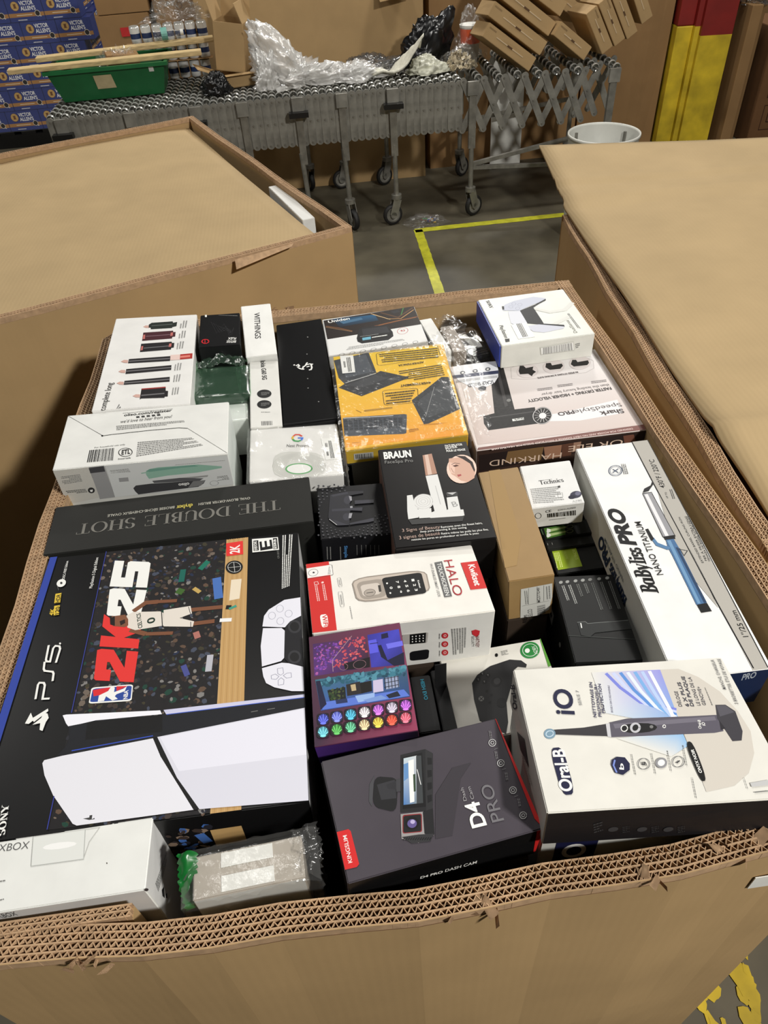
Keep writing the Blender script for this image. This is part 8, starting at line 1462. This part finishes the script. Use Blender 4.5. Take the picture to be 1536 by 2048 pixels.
# stretched scissor section on the right
def bar_mesh(dx):
    b = MB().use(STEEL2); a = Vector((0, 0, CZ-.262)); c = Vector((dx, 0, CZ-.006)); d = (c-a).normalized(); q = Vector((d.z, 0, -d.x))*.0185; n = 6; pts = []
    for i in range(n+1): t = PI*i/n; pts.append(c+q*math.cos(t)+d*.0185*math.sin(t))
    for i in range(n+1): t = PI*i/n; pts.append(a-q*math.cos(t)-d*.0185*math.sin(t))
    k = len(pts); b.add([(p.x, -.0025, p.z) for p in pts]+[(p.x, .0025, p.z) for p in pts], [tuple(range(k-1, -1, -1)), tuple(range(k, 2*k))]+[(i, (i+1) % k, k+(i+1) % k, k+i) for i in range(k)])
    b.use(STEEL)
    for p in (a, (a+c)/2, c): b.tube((p.x, -.008, p.z), (p.x, -.002, p.z), .006, n=6)
    return b.mesh('scissor_bar')
bm_a = bar_mesh(.125); bm_b = bar_mesh(-.125)
for i in range(8):
    x = .90+.118*i
    for y in (YN, YF):
        dy = .0 if i < 6 else .10*(i-5)*(1 if y == YN else .3)
        link('scissor_bar', bm_a, cv, (x+.2, y-4.05+dy, 0)); link('scissor_bar', bm_b, cv, (x+.2+.125, y-4.05-.006+dy, 0))
# legs with casters
def leg(x, y, pad, yaw, lean=0.):
    hub = Vector((x, y, 0)); out = -1 if y < 4 else 1
    rel(MB().use(STEEL).box(x-.02, x+.02, y+out*.014-.012, y+out*.014+.012, CZ-.36, CZ-.02)).build('leg_sleeve', cv)
    rel(MB().use(STEEL).tube((x, y+out*.014, .17), (x+lean, y+out*.014, CZ-.30), .0145, n=12)).build('leg_post', cv)
    rel(MB().use(STEEL2).box(x-.032, x+.032, y+out*.02-.014, y+out*.02+.006, CZ-.075, CZ-.005)).build('mount_plate', cv)
    if pad: rel(MB().use(BLK).box(x-.055, x+.055, y+out*.045-.03, y+out*.045+.02, CZ-.098, CZ-.072)).build('black_pad', cv)
    rel(MB().use(STEEL).tube((x, y+out*.014, .155), (x, y+out*.014, .18), .032, n=14)).build('caster_plate', cv)
    c, s = math.cos(yaw), math.sin(yaw); wc = Vector((x+c*.03, y+out*.014+s*.03, .062)); nrm = Vector((-s, c, 0))
    b = MB().use(STEEL)
    for k in (-1, 1):
        a = Vector((x, y+out*.014, .155))+nrm*.021*k; e = wc+nrm*.021*k
        b.bar(a, e, .004, .05, (c, s, 0)); b.tube(e-nrm*.002, e+nrm*.002, .02, n=10)
    fork = rel(b).build('caster_fork', cv)
    b = MB().use(RUB); m = 22; b.smooth = True
    prof = [(.045, -.014), (.057, -.015), (.062, -.008), (.062, .008), (.057, .015), (.045, .014)]
    vs = []
    for i in range(m):
        t = 2*PI*i/m; dr = Vector((c*math.cos(t), s*math.cos(t), math.sin(t)))
        vs += [wc+dr*rr_+nrm*q for rr_, q in prof]
    K = len(prof); b.add(vs, [(i*K+j, ((i+1) % m)*K+j, ((i+1) % m)*K+j+1, i*K+j+1) for i in range(m) for j in range(K-1)])
    rel(b).build('caster_tyre', fork)
    b = MB().use(STEEL2); b.smooth = True; prof = [(.012, -.014), (.016, -.006), (.036, -.004), (.046, -.014), (.046, .014), (.036, .004), (.016, .006), (.012, .014)]; vs = []
    for i in range(m):
        t = 2*PI*i/m; dr = Vector((c*math.cos(t), s*math.cos(t), math.sin(t)))
        vs += [wc+dr*rr_+nrm*q for rr_, q in prof]
    K = len(prof); b.add(vs, [(i*K+j, ((i+1) % m)*K+j, ((i+1) % m)*K+j+1, i*K+j+1) for i in range(m) for j in range(K-1)])
    rel(b).build('caster_hub', fork)
for i, (x, pad, yaw) in enumerate(((-1.36, 1, .3), (-.98, 0, .5), (-.62, 1, 2.), (-.36, 0, 1.), (-.05, 1, .8), (.20, 0, -1.2), (.49, 1, 3.4), (.955, 0, .5), (1.78, 0, .4))): leg(x, YN, pad, yaw, -.012 if i in (4, 5) else 0)
for i, (x, yaw) in enumerate(((-1.36, .3), (-.6, .5), (-.02, 2.), (.22, 3.3), (.52, 3.6), (1.03, .7), (1.80, .4))): leg(x, YF, 0, yaw)
for a, c in (((.97, YN, .31), (1.78, YN+.02, .43)), ((.97, YN, .29), (1.78, YN+.02, .24)), ((1.03, YF, .36), (1.8, YF, .44)), ((.97, YN-.0, .52), (1.03, YF, .30))):
    rel(MB().use(STEEL).bar(a, c, .022, .022)).build('brace', cv)

# ------------------------------------------------------------------ things lying on the conveyor
t = empty('tote', (-1.10, 4.10, CZ+.012), (0, 0, .02)); tag(t, 'green plastic tote on the left end of the conveyor', 'tote')
def tub(x, y, z0, z1, tp, rim):
    b = MB().use(GRN)
    lo = [(-x+tp, -y+tp, z0), (x-tp, -y+tp, z0), (x-tp, y-tp, z0), (-x+tp, y-tp, z0)]; hi = [(-x, -y, z1), (x, -y, z1), (x, y, z1), (-x, y, z1)]
    e = .006; loi = [(p[0]*.97, p[1]*.97, z0+e) for p in lo]; hii = [(p[0]-e*(1 if p[0] > 0 else -1), p[1]-e*(1 if p[1] > 0 else -1), z1) for p in hi]
    b.add(lo+hi+loi+hii, [(3, 2, 1, 0)]+[(i, (i+1) % 4, 4+(i+1) % 4, 4+i) for i in range(4)]+[(8, 9, 10, 11)]+[(8+(i+1) % 4, 8+i, 12+i, 12+(i+1) % 4) for i in range(4)]+[(4+i, 4+(i+1) % 4, 12+(i+1) % 4, 12+i) for i in range(4)])
    return b
tub(.33, .17, 0, .165, .045, .02).build('tub', t)
b = MB().use(GRN)
for x0, x1, y0, y1 in ((-.345, .345, -.186, -.168), (-.345, .345, .168, .186), (-.345, -.328, -.168, .168), (.328, .345, -.168, .168)): b.box(x0, x1, y0, y1, .148, .166)
b.build('rim', t)
MB().use(mat('tan_label', (196, 180, 140), .8)).add([(-.075, -.1455, .055), (.03, -.1455, .055), (.02, -.165, .125), (-.08, -.165, .125), (-.075, -.1425, .055), (.03, -.1425, .055), (.02, -.162, .125), (-.08, -.162, .125)], [(0, 1, 2, 3), (7, 6, 5, 4), (0, 4, 5, 1), (1, 5, 6, 2), (2, 6, 7, 3), (3, 7, 4, 0)]).build('paper_label', t)
MB().use(PAPER).add([(.235, -.162, .12), (.262, -.162, .12), (.262, -.168, .145), (.235, -.168, .145)], [(0, 1, 2, 3)]).build('sticker', t)
def board(a, c, label, wx=.07, wz=.025):
    root = MB().use(WOOD).bar(a, c, wx, wz); o = root.build('wood_board', bevel=.004); tag(o, label, 'board', 'pine boards on the conveyor')
board((-1.62, 3.93, CZ+.195), (-.56, 4.02, CZ+.192), 'pale pine board laid across the front of the green tote')
board((-1.52, 4.17, CZ+.20), (-.50, 4.25, CZ+.215), 'pale pine board behind, laid across the back of the green tote')
heap('plastic_bag', 'crumpled clear bag with brown card inside the green tote', 'plastic bag', (-1.06, 4.09, CZ+.03), (.14, .09, .22), FILM, 2.2, .4)
tag(link('brown_carton', carton_mesh((.18, .09, .19), [KRD]*6, 3), None, (-1.04, 4.10, CZ+.02), (.1, .1, .3)), 'brown carton standing in the green tote inside a clear bag', 'box')
tp = empty('tape_roll', (-1.33, 4.02, CZ+.13), (PI/2, 0, .3)); tag(tp, 'dark tape roll standing in the left end of the green tote', 'tape roll')
MB().use(BLK).ring([(.028, 0), (.045, 0), (.045, .04), (.028, .04), (.028, 0)], n=20).build('tape', tp)
MB().use(PAPER).ring([(.024, 0), (.028, 0), (.028, .04), (.024, .04), (.024, 0)], n=20).build('core', tp)
bt = empty('water_bottle', (-.84, 4.21, CZ+.262), (0, PI/2, .15)); tag(bt, 'clear plastic bottle with a pale teal band lying on the rear board', 'bottle')
b = MB().use(FILM); b.smooth = True; b.ring([(0, 0), (.03, 0), (.032, .02), (.029, .05), (.032, .08), (.03, .12), (.014, .15), (.013, .16)], n=18).build('bottle_body', bt)
MB().use(mat('teal_band', (120, 178, 166), .5)).ring([(.0325, .05), (.0325, .085)], n=18).build('label_band', bt)
MB().use(PAPER).ring([(0, .178), (.015, .178), (.015, .16)], n=14).build('cap', bt)

def can_mesh():
    b = MB(); b.smooth = True
    b.use(mat('can_white', (214, 214, 212), .35, .1)).ring([(.026, 0), (.033, .006), (.033, .036)], n=14)
    b.use(mat('can_blue', (40, 56, 96), .35, .1)).ring([(.033, .036), (.033, .07)], n=14)
    b.use(mat('can_white', (214, 214, 212), .35, .1)).ring([(.033, .07), (.033, .108)], n=14)
    b.use(CHROME).ring([(.033, .108), (.028, .118), (.024, .116), (0, .116)], n=14)
    return b.mesh('can')
cm = can_mesh(); k = 0
for rw in range(3):
    for i in range(7):
        o = link('drink_can', cm, None, (-.98+i*.066+.01*rw, 4.345, CZ+.012+rw*.096), (0, 0, i*1.3)); o.scale = (.92, .92, .78)
        tag(o, '%s drink can from the left in the %s row behind the boards' % (('first', 'second', 'third', 'fourth', 'fifth', 'sixth', 'seventh')[i], ('bottom', 'middle', 'top')[rw]), 'can', 'drink cans stacked behind the boards')
for rw in (1, 2):
    o = MB().use(KRD).box(-1.03, -.53, 4.31, 4.38, CZ+.0125+rw*.096-.003, CZ+.0125+rw*.096-.001).build('card_divider'); tag(o, ('lower' if rw == 1 else 'upper')+' card sheet between the rows of drink cans', 'card')
heap('plastic_bag', 'clear crumpled bag lying on top of the drink cans', 'plastic bag', (-.70, 4.34, CZ+.302), (.17, .07, .11), FILM, 5.1, .5)

def open_carton(name, label, loc, rot, dim, flaps, m=KR):
    r = empty(name, loc, rot); tag(r, label, 'carton'); L, W, h = dim; t = .004
    b = MB().use(m)
    for bx in ((-L/2, L/2, -W/2, -W/2+t, 0, h), (-L/2, L/2, W/2-t, W/2, 0, h), (-L/2, -L/2+t, -W/2+t, W/2-t, 0, h), (L/2-t, L/2, -W/2+t, W/2-t, 0, h), (-L/2, L/2, -W/2, W/2, 0, t)): b.box(*bx)
    b.build('carton_body', r)
    for (side, ang, ln) in flaps:
        q = MB().use(m)
        s, c = math.sin(ang)*ln, math.cos(ang)*ln
        if side == 'f': q.bar((0, -W/2+.002, h), (0, -W/2+.002-s, h+c), L, t, (1, 0, 0)) if False else q.add([(-L/2, -W/2, h), (L/2, -W/2, h), (L/2, -W/2-s, h+c), (-L/2, -W/2-s, h+c), (-L/2, -W/2+t, h), (L/2, -W/2+t, h), (L/2, -W/2-s+t, h+c), (-L/2, -W/2-s+t, h+c)], [(0, 1, 2, 3), (7, 6, 5, 4), (2, 6, 7, 3), (1, 5, 6, 2), (0, 3, 7, 4)])
        if side == 'b': q.add([(-L/2, W/2-t, h), (L/2, W/2-t, h), (L/2, W/2+s-t, h+c), (-L/2, W/2+s-t, h+c), (-L/2, W/2, h), (L/2, W/2, h), (L/2, W/2+s, h+c), (-L/2, W/2+s, h+c)], [(0, 1, 2, 3), (7, 6, 5, 4), (2, 6, 7, 3), (1, 5, 6, 2), (0, 3, 7, 4)])
        if side == 'l': q.add([(-L/2, -W/2, h), (-L/2, W/2, h), (-L/2-s, W/2, h+c), (-L/2-s, -W/2, h+c), (-L/2+t, -W/2, h), (-L/2+t, W/2, h), (-L/2-s+t, W/2, h+c), (-L/2-s+t, -W/2, h+c)], [(3, 2, 1, 0), (4, 5, 6, 7), (2, 3, 7, 6), (1, 2, 6, 5), (0, 4, 7, 3)])
        if side == 'r': q.add([(L/2-t, -W/2, h), (L/2-t, W/2, h), (L/2+s-t, W/2, h+c), (L/2+s-t, -W/2, h+c), (L/2, -W/2, h), (L/2, W/2, h), (L/2+s, W/2, h+c), (L/2+s, -W/2, h+c)], [(3, 2, 1, 0), (4, 5, 6, 7), (2, 3, 7, 6), (1, 2, 6, 5), (0, 4, 7, 3)])
        q.build('flap', r)
    return r
open_carton('open_carton', 'tall open brown carton with raised flaps standing on the conveyor', (-.39, 4.08, CZ+.085), (0, .12, -.25), (.17, .17, .24), (('l', .35, .16), ('r', -.45, .10), ('b', .1, .12)))
open_carton('open_carton', 'low open brown carton tray under the tall open carton', (-.385, 4.05, CZ+.012), (0, 0, .25), (.24, .19, .07), (('l', 1.2, .12), ('f', 1.7, .03)))
heap('black_bag', 'crumpled black plastic sleeve on the conveyor left of the open carton', 'plastic bag', (-.50, 3.85, CZ+.012), (.09, .06, .10), mat('black_film', (14, 14, 15), .28), 3.3, .3)
heap('film_heap', 'big heap of crumpled milky plastic film on the conveyor', 'plastic film', (-.03, 3.93, CZ+.012), (.25, .15, .13), FILMW, 1.4, .6, 110, 46, (-.10, .0, .17))
heap('film_heap', 'clear crumpled bag trailing from the right of the milky film heap', 'plastic film', (.23, 3.93, CZ+.012), (.22, .11, .075), FILMW, 7.7, .6, 100, 40)
heap('film_heap', 'lump of milky film slumped over the left of the film heap', 'plastic film', (-.20, 3.88, CZ+.012), (.09, .09, .19), FILMW, 9.2, .55, 90, 40)
heap('smoky_bag', 'grey see-through bag lying flat between the film heaps', 'plastic bag', (.43, 4.06, CZ+.012), (.2, .11, .075), FILMK, 4.4, .4)
f = sheet('foam_sheet', lambda u, v: (.40+.30*u, 3.86+.14*v-.02*u, CZ+.03+.17*max(0, u-.35)**1.3/.57*(1-.35*v)+.02*math.sin(u*7+v*3)+.016*abs(noise.noise(Vector((u*7, v*7, 1))))), 24, 14, .012, FOAM); tag(f, 'curled white foam sheet on the conveyor right of the milky film', 'foam sheet')
heap('black_bag', 'shiny black plastic bag propped at the back of the conveyor', 'plastic bag', (.76, 4.12, CZ+.012), (.17, .09, .21), mat('black_film', (14, 14, 15), .28), 6.1, .35, 40, 16, (.05, .0, .08))
heap('foam_bag', 'small bag of white foam lying before the black bag', 'plastic bag', (.72, 3.90, CZ+.012), (.12, .08, .085), mat('foam_in_bag', (206, 206, 188), .3, 0, .2, 40, .5), 8.3, .3)
pb = heap('scrap_bag', 'clear bag of beige scraps at the end of the packed conveyor plates', 'plastic bag', (.92, 3.93, CZ+.012), (.12, .09, .115), FILM, 2.9, .25)
b = MB().use(mat('beige_scraps', (190, 176, 146), .8, 0, .3, 60)); rg = random.Random(4)
for i in range(150):
    a = rg.random()*6.28; q = rg.random()**.5; hgt = (1-q*q)*.085
    c = Vector((math.cos(a)*q*.10, math.sin(a)*q*.075, .01+rg.random()*hgt)); u = Vector((rg.gauss(0, 1), rg.gauss(0, 1), rg.gauss(0, 1))).normalized()*.012; v = u.orthogonal().normalized()*.009
    n_ = u.cross(v).normalized()*.004; b.add([c-u-v, c+u-v, c+u+v, c-u+v, c-u-v+n_, c+u-v+n_, c+u+v+n_, c-u+v+n_], [(3, 2, 1, 0), (4, 5, 6, 7), (0, 1, 5, 4), (1, 2, 6, 5), (2, 3, 7, 6), (3, 0, 4, 7)])
tag(b.build('scraps', pb), kind='stuff')
cu = empty('noodle_tub', (1.02, 4.10, CZ+.03)); tag(cu, 'paper tub with an orange band in a clear bag on the conveyor', 'tub')
b = MB().use(mat('tub_paper', (196, 190, 180), .5)); b.smooth = True; b.ring([(0, 0), (.05, 0), (.062, .16)], n=24).build('tub_body', cu)
MB().use(mat('orange_band', (206, 88, 50), .45)).ring([(.0565, .075), (.0625, .15)], n=24).build('orange_band', cu)
MB().use(PAPER).ring([(.064, .155), (.066, .168), (0, .17)], n=24).build('lid', cu)
heap('plastic_bag', 'loose clear bag around the orange tub', 'plastic bag', (1.02, 4.10, CZ+.03), (.10, .09, .23), FILM, 3.8, .25)

# tipped pile of small brown cartons on the stretched end
def small_carton(loc, rot, dim, label, sd):
    r = empty('brown_carton', loc, rot); tag(r, label, 'carton', 'tipped brown cartons on the conveyor'); L, W, h = dim
    cb = link('carton_body', carton_mesh(dim, [KR]*6, sd, .002), r)
    MB().use(mat('carton_tape', (206, 184, 150), .35)).box(-L*.28, L*.28, -W/2-.0012, -W/2+.0002, h*.47, h*.53).build('tape_strip', cb)
    MB().use(KRI).box(-L*.05, L*.05, -W/2-.0015, -W/2-.0010, h*.44, h*.56).build('hand_slot', cb)
    p = Print(); p.run([('X', (110, 84, 56), [(12, h*700), (60, h*700), (60, h*820), (12, h*820)], 2, .6)]); p.build('lettering', cb, face_frame(dim, 'front'))
PILE = [(1.15, 3.90, .845, .60, .34, .075, 'lowest brown carton at the left foot of the tipped pile'), (1.20, 3.93, .925, .60, .38, .075, 'second brown carton up at the left of the tipped pile'),
 (1.25, 3.96, 1.01, .60, .38, .075, 'third brown carton up in the middle of the tipped pile'), (1.31, 4.0, 1.095, .58, .40, .075, 'fourth brown carton up near the top of the tipped pile'), (1.37, 4.04, 1.18, .58, .38, .075, 'topmost brown carton of the tipped pile'),
 (1.52, 3.92, .845, .62, .24, .075, 'low brown carton leaning at the middle of the tipped pile'), (1.68, 3.98, .89, 1.02, .24, .072, 'first steep brown carton right of the tipped pile'), (1.755, 4.0, .925, 1.02, .25, .07, 'second steep brown carton right of the tipped pile'), (1.83, 4.02, .955, 1.02, .26, .07, 'third steep brown carton right of the tipped pile'), (1.915, 4.05, 1.03, 1.05, .28, .072, 'fourth, tallest steep brown carton at the right of the pile'),
 (1.56, 4.30, .99, .62, .34, .075, 'brown carton at the back behind the gap of the tipped pile'), (1.70, 4.30, 1.09, .62, .34, .075, 'upper brown carton at the back behind the steep cartons')]
for i, (x, y, z, ang, L, h, lab) in enumerate(PILE): small_carton((x, y, z), (-.12, ang, 0), (L, .26, h), lab, 20+i)

# ------------------------------------------------------------------ behind the conveyor
def panel_box(label, x0, x1, y0, y1, hgt, m, ang=0.):
    cs = [(x0, y0), (x1, y0+ang), (x1, y1+ang), (x0, y1)]
    return bulk_box('bulk_box', label, cs, hgt, .02, 3, .03, m=m)
panel_box('tall bulk box behind the middle of the conveyor', -.60, .80, 4.50, 5.6, 1.45, KR)
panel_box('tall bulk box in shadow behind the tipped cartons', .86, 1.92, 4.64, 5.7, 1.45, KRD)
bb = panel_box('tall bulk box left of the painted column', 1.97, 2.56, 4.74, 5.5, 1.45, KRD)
fl = sheet('hanging_flap', lambda u, v: (.50+.20*u+.02*v, 4.48-.10*v, 1.13-.06*v+.03*u), 6, 4, .006, KR); tag(fl, 'folded carton flap jutting out above the conveyor', 'cardboard sheet')
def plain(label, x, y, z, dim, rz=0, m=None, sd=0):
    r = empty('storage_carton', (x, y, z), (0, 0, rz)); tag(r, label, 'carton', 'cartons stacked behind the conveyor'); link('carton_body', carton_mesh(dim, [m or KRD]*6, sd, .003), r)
    return r
plain('lower brown carton behind the green tote', -1.12, 5.05, 0, (.36, .36, .80), .05, sd=1)
r = plain('brown carton with a red sticker behind the drink cans', -1.12, 5.05, .8015, (.34, .34, .25), .05, sd=2)
MB().use(mat('red_sticker', (190, 40, 40), .6)).box(-.03, .035, -.1745, -.1735, .13, .18).build('sticker', r)
p = Print(); p.run([('E', (90, 66, 44), (60, 40), (14, 0), (0, 12), 2.5), ('E', (90, 66, 44), (150, 40), (12, 0), (0, 10), 2.5), ('E', (90, 66, 44), (250, 40), (12, 0), (0, 10), 2.5)]); p.build('symbols', r, face_frame((.34, .34, .25), 'front'))
plain('brown carton stacked above the red-stickered carton', -1.10, 5.05, 1.055, (.33, .33, .25), .03, sd=3)
plain('tall brown carton beside the middle bulk box', -.775, 5.10, 0, (.26, .36, .92), -.04, sd=4)
r = plain('brown carton with a round mark above the tall carton', -.765, 5.08, .9215, (.27, .34, .30), -.04, sd=5)
p = Print(); p.run([('E', (110, 80, 54), (170, 150), (16, 0), (0, 18), 5)]); p.build('symbols', r, face_frame((.27, .34, .30), 'front'))
wp = tag(MB().use(PAPER).bar((1.38, 4.50, .0), (1.40, 4.60, .70), .22, .012, (0, -1, .3)).build('white_board'), 'white board leaning behind the stretched conveyor', 'board')

# coffee cases on a pallet
pal = empty('pallet', (-2.2, 6.75, 0)); tag(pal, 'black plastic pallet under the stacked coffee cases', 'pallet')
for k in (-.5, 0, .5): MB().use(BLK).box(-.58 if k == 0 else -.58, .58, k-.06, k+.06, .0, .10).build('runner', pal)
for k in range(7): MB().use(BLK).box(-.6+k*.18, -.48+k*.18, -.56, .56, .1005, .125).build('deck_slat', pal)
NAVY = card((44, 58, 122)); CW, CD, CH = .275, .20, .152
def case_mesh(): return carton_mesh((CW-.003, CD-.003, CH-.002), [NAVY]*6, 3, .002)
caseM = case_mesh()
pf = Print(); Wm = CW*1000-3
pf.run([('P', (168, 120, 66), [(1, 32), (Wm-1, 32), (Wm-1, 58), (1, 58)]), ('E', (196, 158, 92), (66, 104), (30, 0), (0, 30), 0), ('E', (120, 80, 40), (66, 104), (30, 0), (0, 30), 2.5), ('T', 'V', (50, 90), 0, 32, 28, (110, 66, 30), 'sb'),
        ('T', 'VICTOR', (104, 108), 0, 108, 26, (236, 236, 236), 'b'), ('T', "ALLEN'S", (104, 74), 0, 114, 26, (236, 236, 236), 'b'), ('E', (24, 16, 14), (222, 50), (18, 0), (0, 18), 0), ('E', (214, 206, 190), (222, 50), (19, 0), (0, 19), 3.5), ('P', (214, 206, 190), [(230, 38), (250, 30), (238, 26)]),
        ('X', (232, 214, 180), [(60, 40), (180, 40), (180, 50), (60, 50)], 1, .9), ('X', (214, 214, 214), [(60, 8), (130, 8), (130, 20), (60, 20)], 1, .8)])
proto = empty('coffee_case', (0, 0, 0)); pbody = link('carton', caseM, proto); part_p = pf.build('printed_front', proto, face_frame((CW-.003, CD-.003, CH-.002), 'front'))
rows = 11; first = True
for rw in range(rows):
    off = (0, .09, .03)[rw % 3]
    for c_ in range(4):
        x = -2.66+off+c_*CW; y = 6.30; z = .1265+rw*(CH)
        if first: o = proto; first = False
        else:
            o = proto.copy(); C.objects.link(o)
            for ch in (pbody, part_p):
                q = ch.copy(); C.objects.link(q); q.parent = o
        o.location = (x, y, z); tag(o, '%s coffee case from the left in the %s row of the pallet stack' % (('first', 'second', 'third', 'fourth')[c_], ('bottom', 'second', 'third', 'fourth', 'fifth', 'sixth', 'seventh', 'eighth', 'ninth', 'tenth', 'topmost')[rw]), 'box', 'navy coffee cases stacked on the pallet')
        for d_ in (1, 2):
            if c_ == 3:
                o2 = o.copy(); C.objects.link(o2)
                for ch in (pbody, part_p):
                    q = ch.copy(); C.objects.link(q); q.parent = o2
                o2.location = (x+.05+(CD-CW)/2, y+.03+d_*CW, z); o2.rotation_euler = (0, 0, PI/2); o2['label'] = '%s coffee case back along the right side in the %s row of the pallet stack' % (('', 'first', 'second')[d_], ('bottom', 'second', 'third', 'fourth', 'fifth', 'sixth', 'seventh', 'eighth', 'ninth', 'tenth', 'topmost')[rw])
wrapf = MB().use(FILM); wrapf.smooth = True
for (a, c) in (((-2.9, 6.17), (-1.55, 6.17)), ((-1.55, 6.17), (-1.55, 7.1))):
    n = 26; vs = []
    for j in range(n+1):
        for i in range(n+1):
            u = i/n; p = Vector((a[0]+(c[0]-a[0])*u, a[1]+(c[1]-a[1])*u, .13+1.85*j/n)); k = abs(noise.noise(p*5))*.03
            vs.append((p.x+(k if a[0] == c[0] else 0), p.y-(k if a[1] == c[1] else 0), p.z))
    wrapf.add(vs, [(j*(n+1)+i, j*(n+1)+i+1, (j+1)*(n+1)+i+1, (j+1)*(n+1)+i) for j in range(n) for i in range(n)])
tag(wrapf.build('stretch_wrap'), 'clear stretch wrap round the stack of coffee cases', 'plastic film')

# painted steel column
col = empty('building_column', (2.74, 4.72, 0), (0, 0, -.12)); tag(col, 'steel building column painted yellow below and dark red above', 'column')
for m, z0, z1 in ((YEL, 0, .70), (REDP, .70, 2.4)):
    MB().use(m).box(-.02, .19, -.15, .17, z0, z1).build('column_shaft', col)
    q = MB().use(m); dz = .05 if m is YEL else 0; q.box(-.165, -.055, -.08, .10, z0 if m is YEL else z0+.05, z1+dz); q.build('column_guard', col, bevel=.008)
    MB().use(m).box(-.055, -.02, -.115, .12, z0 if m is YEL else z0+.05, z1+dz).build('column_flange', col)
# white drum
dr = empty('waste_drum', (1.585, 3.22, 0)); tag(dr, 'open round white drum standing between the conveyor and the right bulk box', 'drum')
b = MB().use(WHT); b.smooth = True; b.ring([(.158, 0), (.188, .54), (.192, .545), (.194, .545), (.194, .56), (.188, .562), (.184, .55), (.152, .01), (0, .01)], n=48).build('drum_shell', dr)
MB().use(mat('dark_green_liner', (26, 40, 38), .4)).ring([(0, .42), (.177, .425)], n=40).build('contents', dr)
for a_ in (.5, 2.2): MB().use(STEEL).bar((.172*math.cos(a_), .172*math.sin(a_), .44), (.176*math.cos(a_), .176*math.sin(a_), .53), .012, .012).build('lid_clip', dr)
# flattened cartons and boxes right of the column
def slab(label, x0, x1, y0, y1, z, m=KRD, lean=0.):
    return tag(MB().use(m).add([(x0, y0, 0), (x1, y0, 0), (x1, y1, 0), (x0, y1, 0), (x0+lean, y0, z), (x1+lean, y0, z), (x1+lean, y1, z), (x0+lean, y1, z)], [(3, 2, 1, 0), (4, 5, 6, 7), (0, 1, 5, 4), (1, 2, 6, 5), (2, 3, 7, 6), (3, 0, 4, 7)]).build('flattened_carton', bevel=.004), label, 'carton', 'flattened cartons stored beside the column')
slab('flattened carton bundle right beside the painted column', 2.985, 3.06, 4.50, 5.4, .86)
slab('dark flattened carton bundle standing behind the wrapped one', 3.10, 3.15, 4.62, 5.4, .84)
heap('plastic_bag', 'crumpled plastic on top of the flattened cartons beside the column', 'plastic film', (3.05, 4.62, .845), (.09, .1, .06), FILMK, 2.5, .5)
r = plain('dark brown carton with stamped symbols right of the column', 3.33, 4.75, 0, (.28, .5, .72), .0, card((112, 80, 52), .8), 8)
p = Print()
for i in range(3):
    z = 90+i*210; p.run([('L', (60, 36, 26), 5, [(70, z), (230, z), (230, z+160), (70, z+160), (70, z)]), ('L', (60, 36, 26), 7, [(110, z+50), (190, z+50), (190, z+110), (110, z+110), (110, z+50)]), ('L', (60, 36, 26), 7, [(150, z+30), (150, z+60)])])
p.build('symbols', r, face_frame((.28, .5, .72), 'front'))
slab('brown carton slab right of the stamped carton', 3.50, 3.58, 4.45, 5.3, .95)
slab('tall brown carton slab furthest right at the back', 3.66, 4.3, 4.6, 5.4, 1.3)
# bag left on the floor
fb = heap('floor_bag', 'clear bag with coloured scraps lying on the floor by a caster', 'plastic bag', (.66, 3.64, .003), (.13, .09, .05), FILM, 1.9, .35)
rg = random.Random(8)
for q, colr in enumerate(((170, 60, 50), (60, 90, 150), (190, 190, 190), (190, 150, 60), (80, 130, 80))):
    b = MB().use(card(colr))
    for i in range(7):
        a = rg.random()*6.28; d = rg.random()*.06; c = Vector((.03+math.cos(a)*d, math.sin(a)*d*.6, .006+rg.random()*.02)); b.box(c.x-.008, c.x+.008, c.y-.005, c.y+.005, c.z, c.z+.003)
    tag(b.build('scraps', fb), kind='stuff')
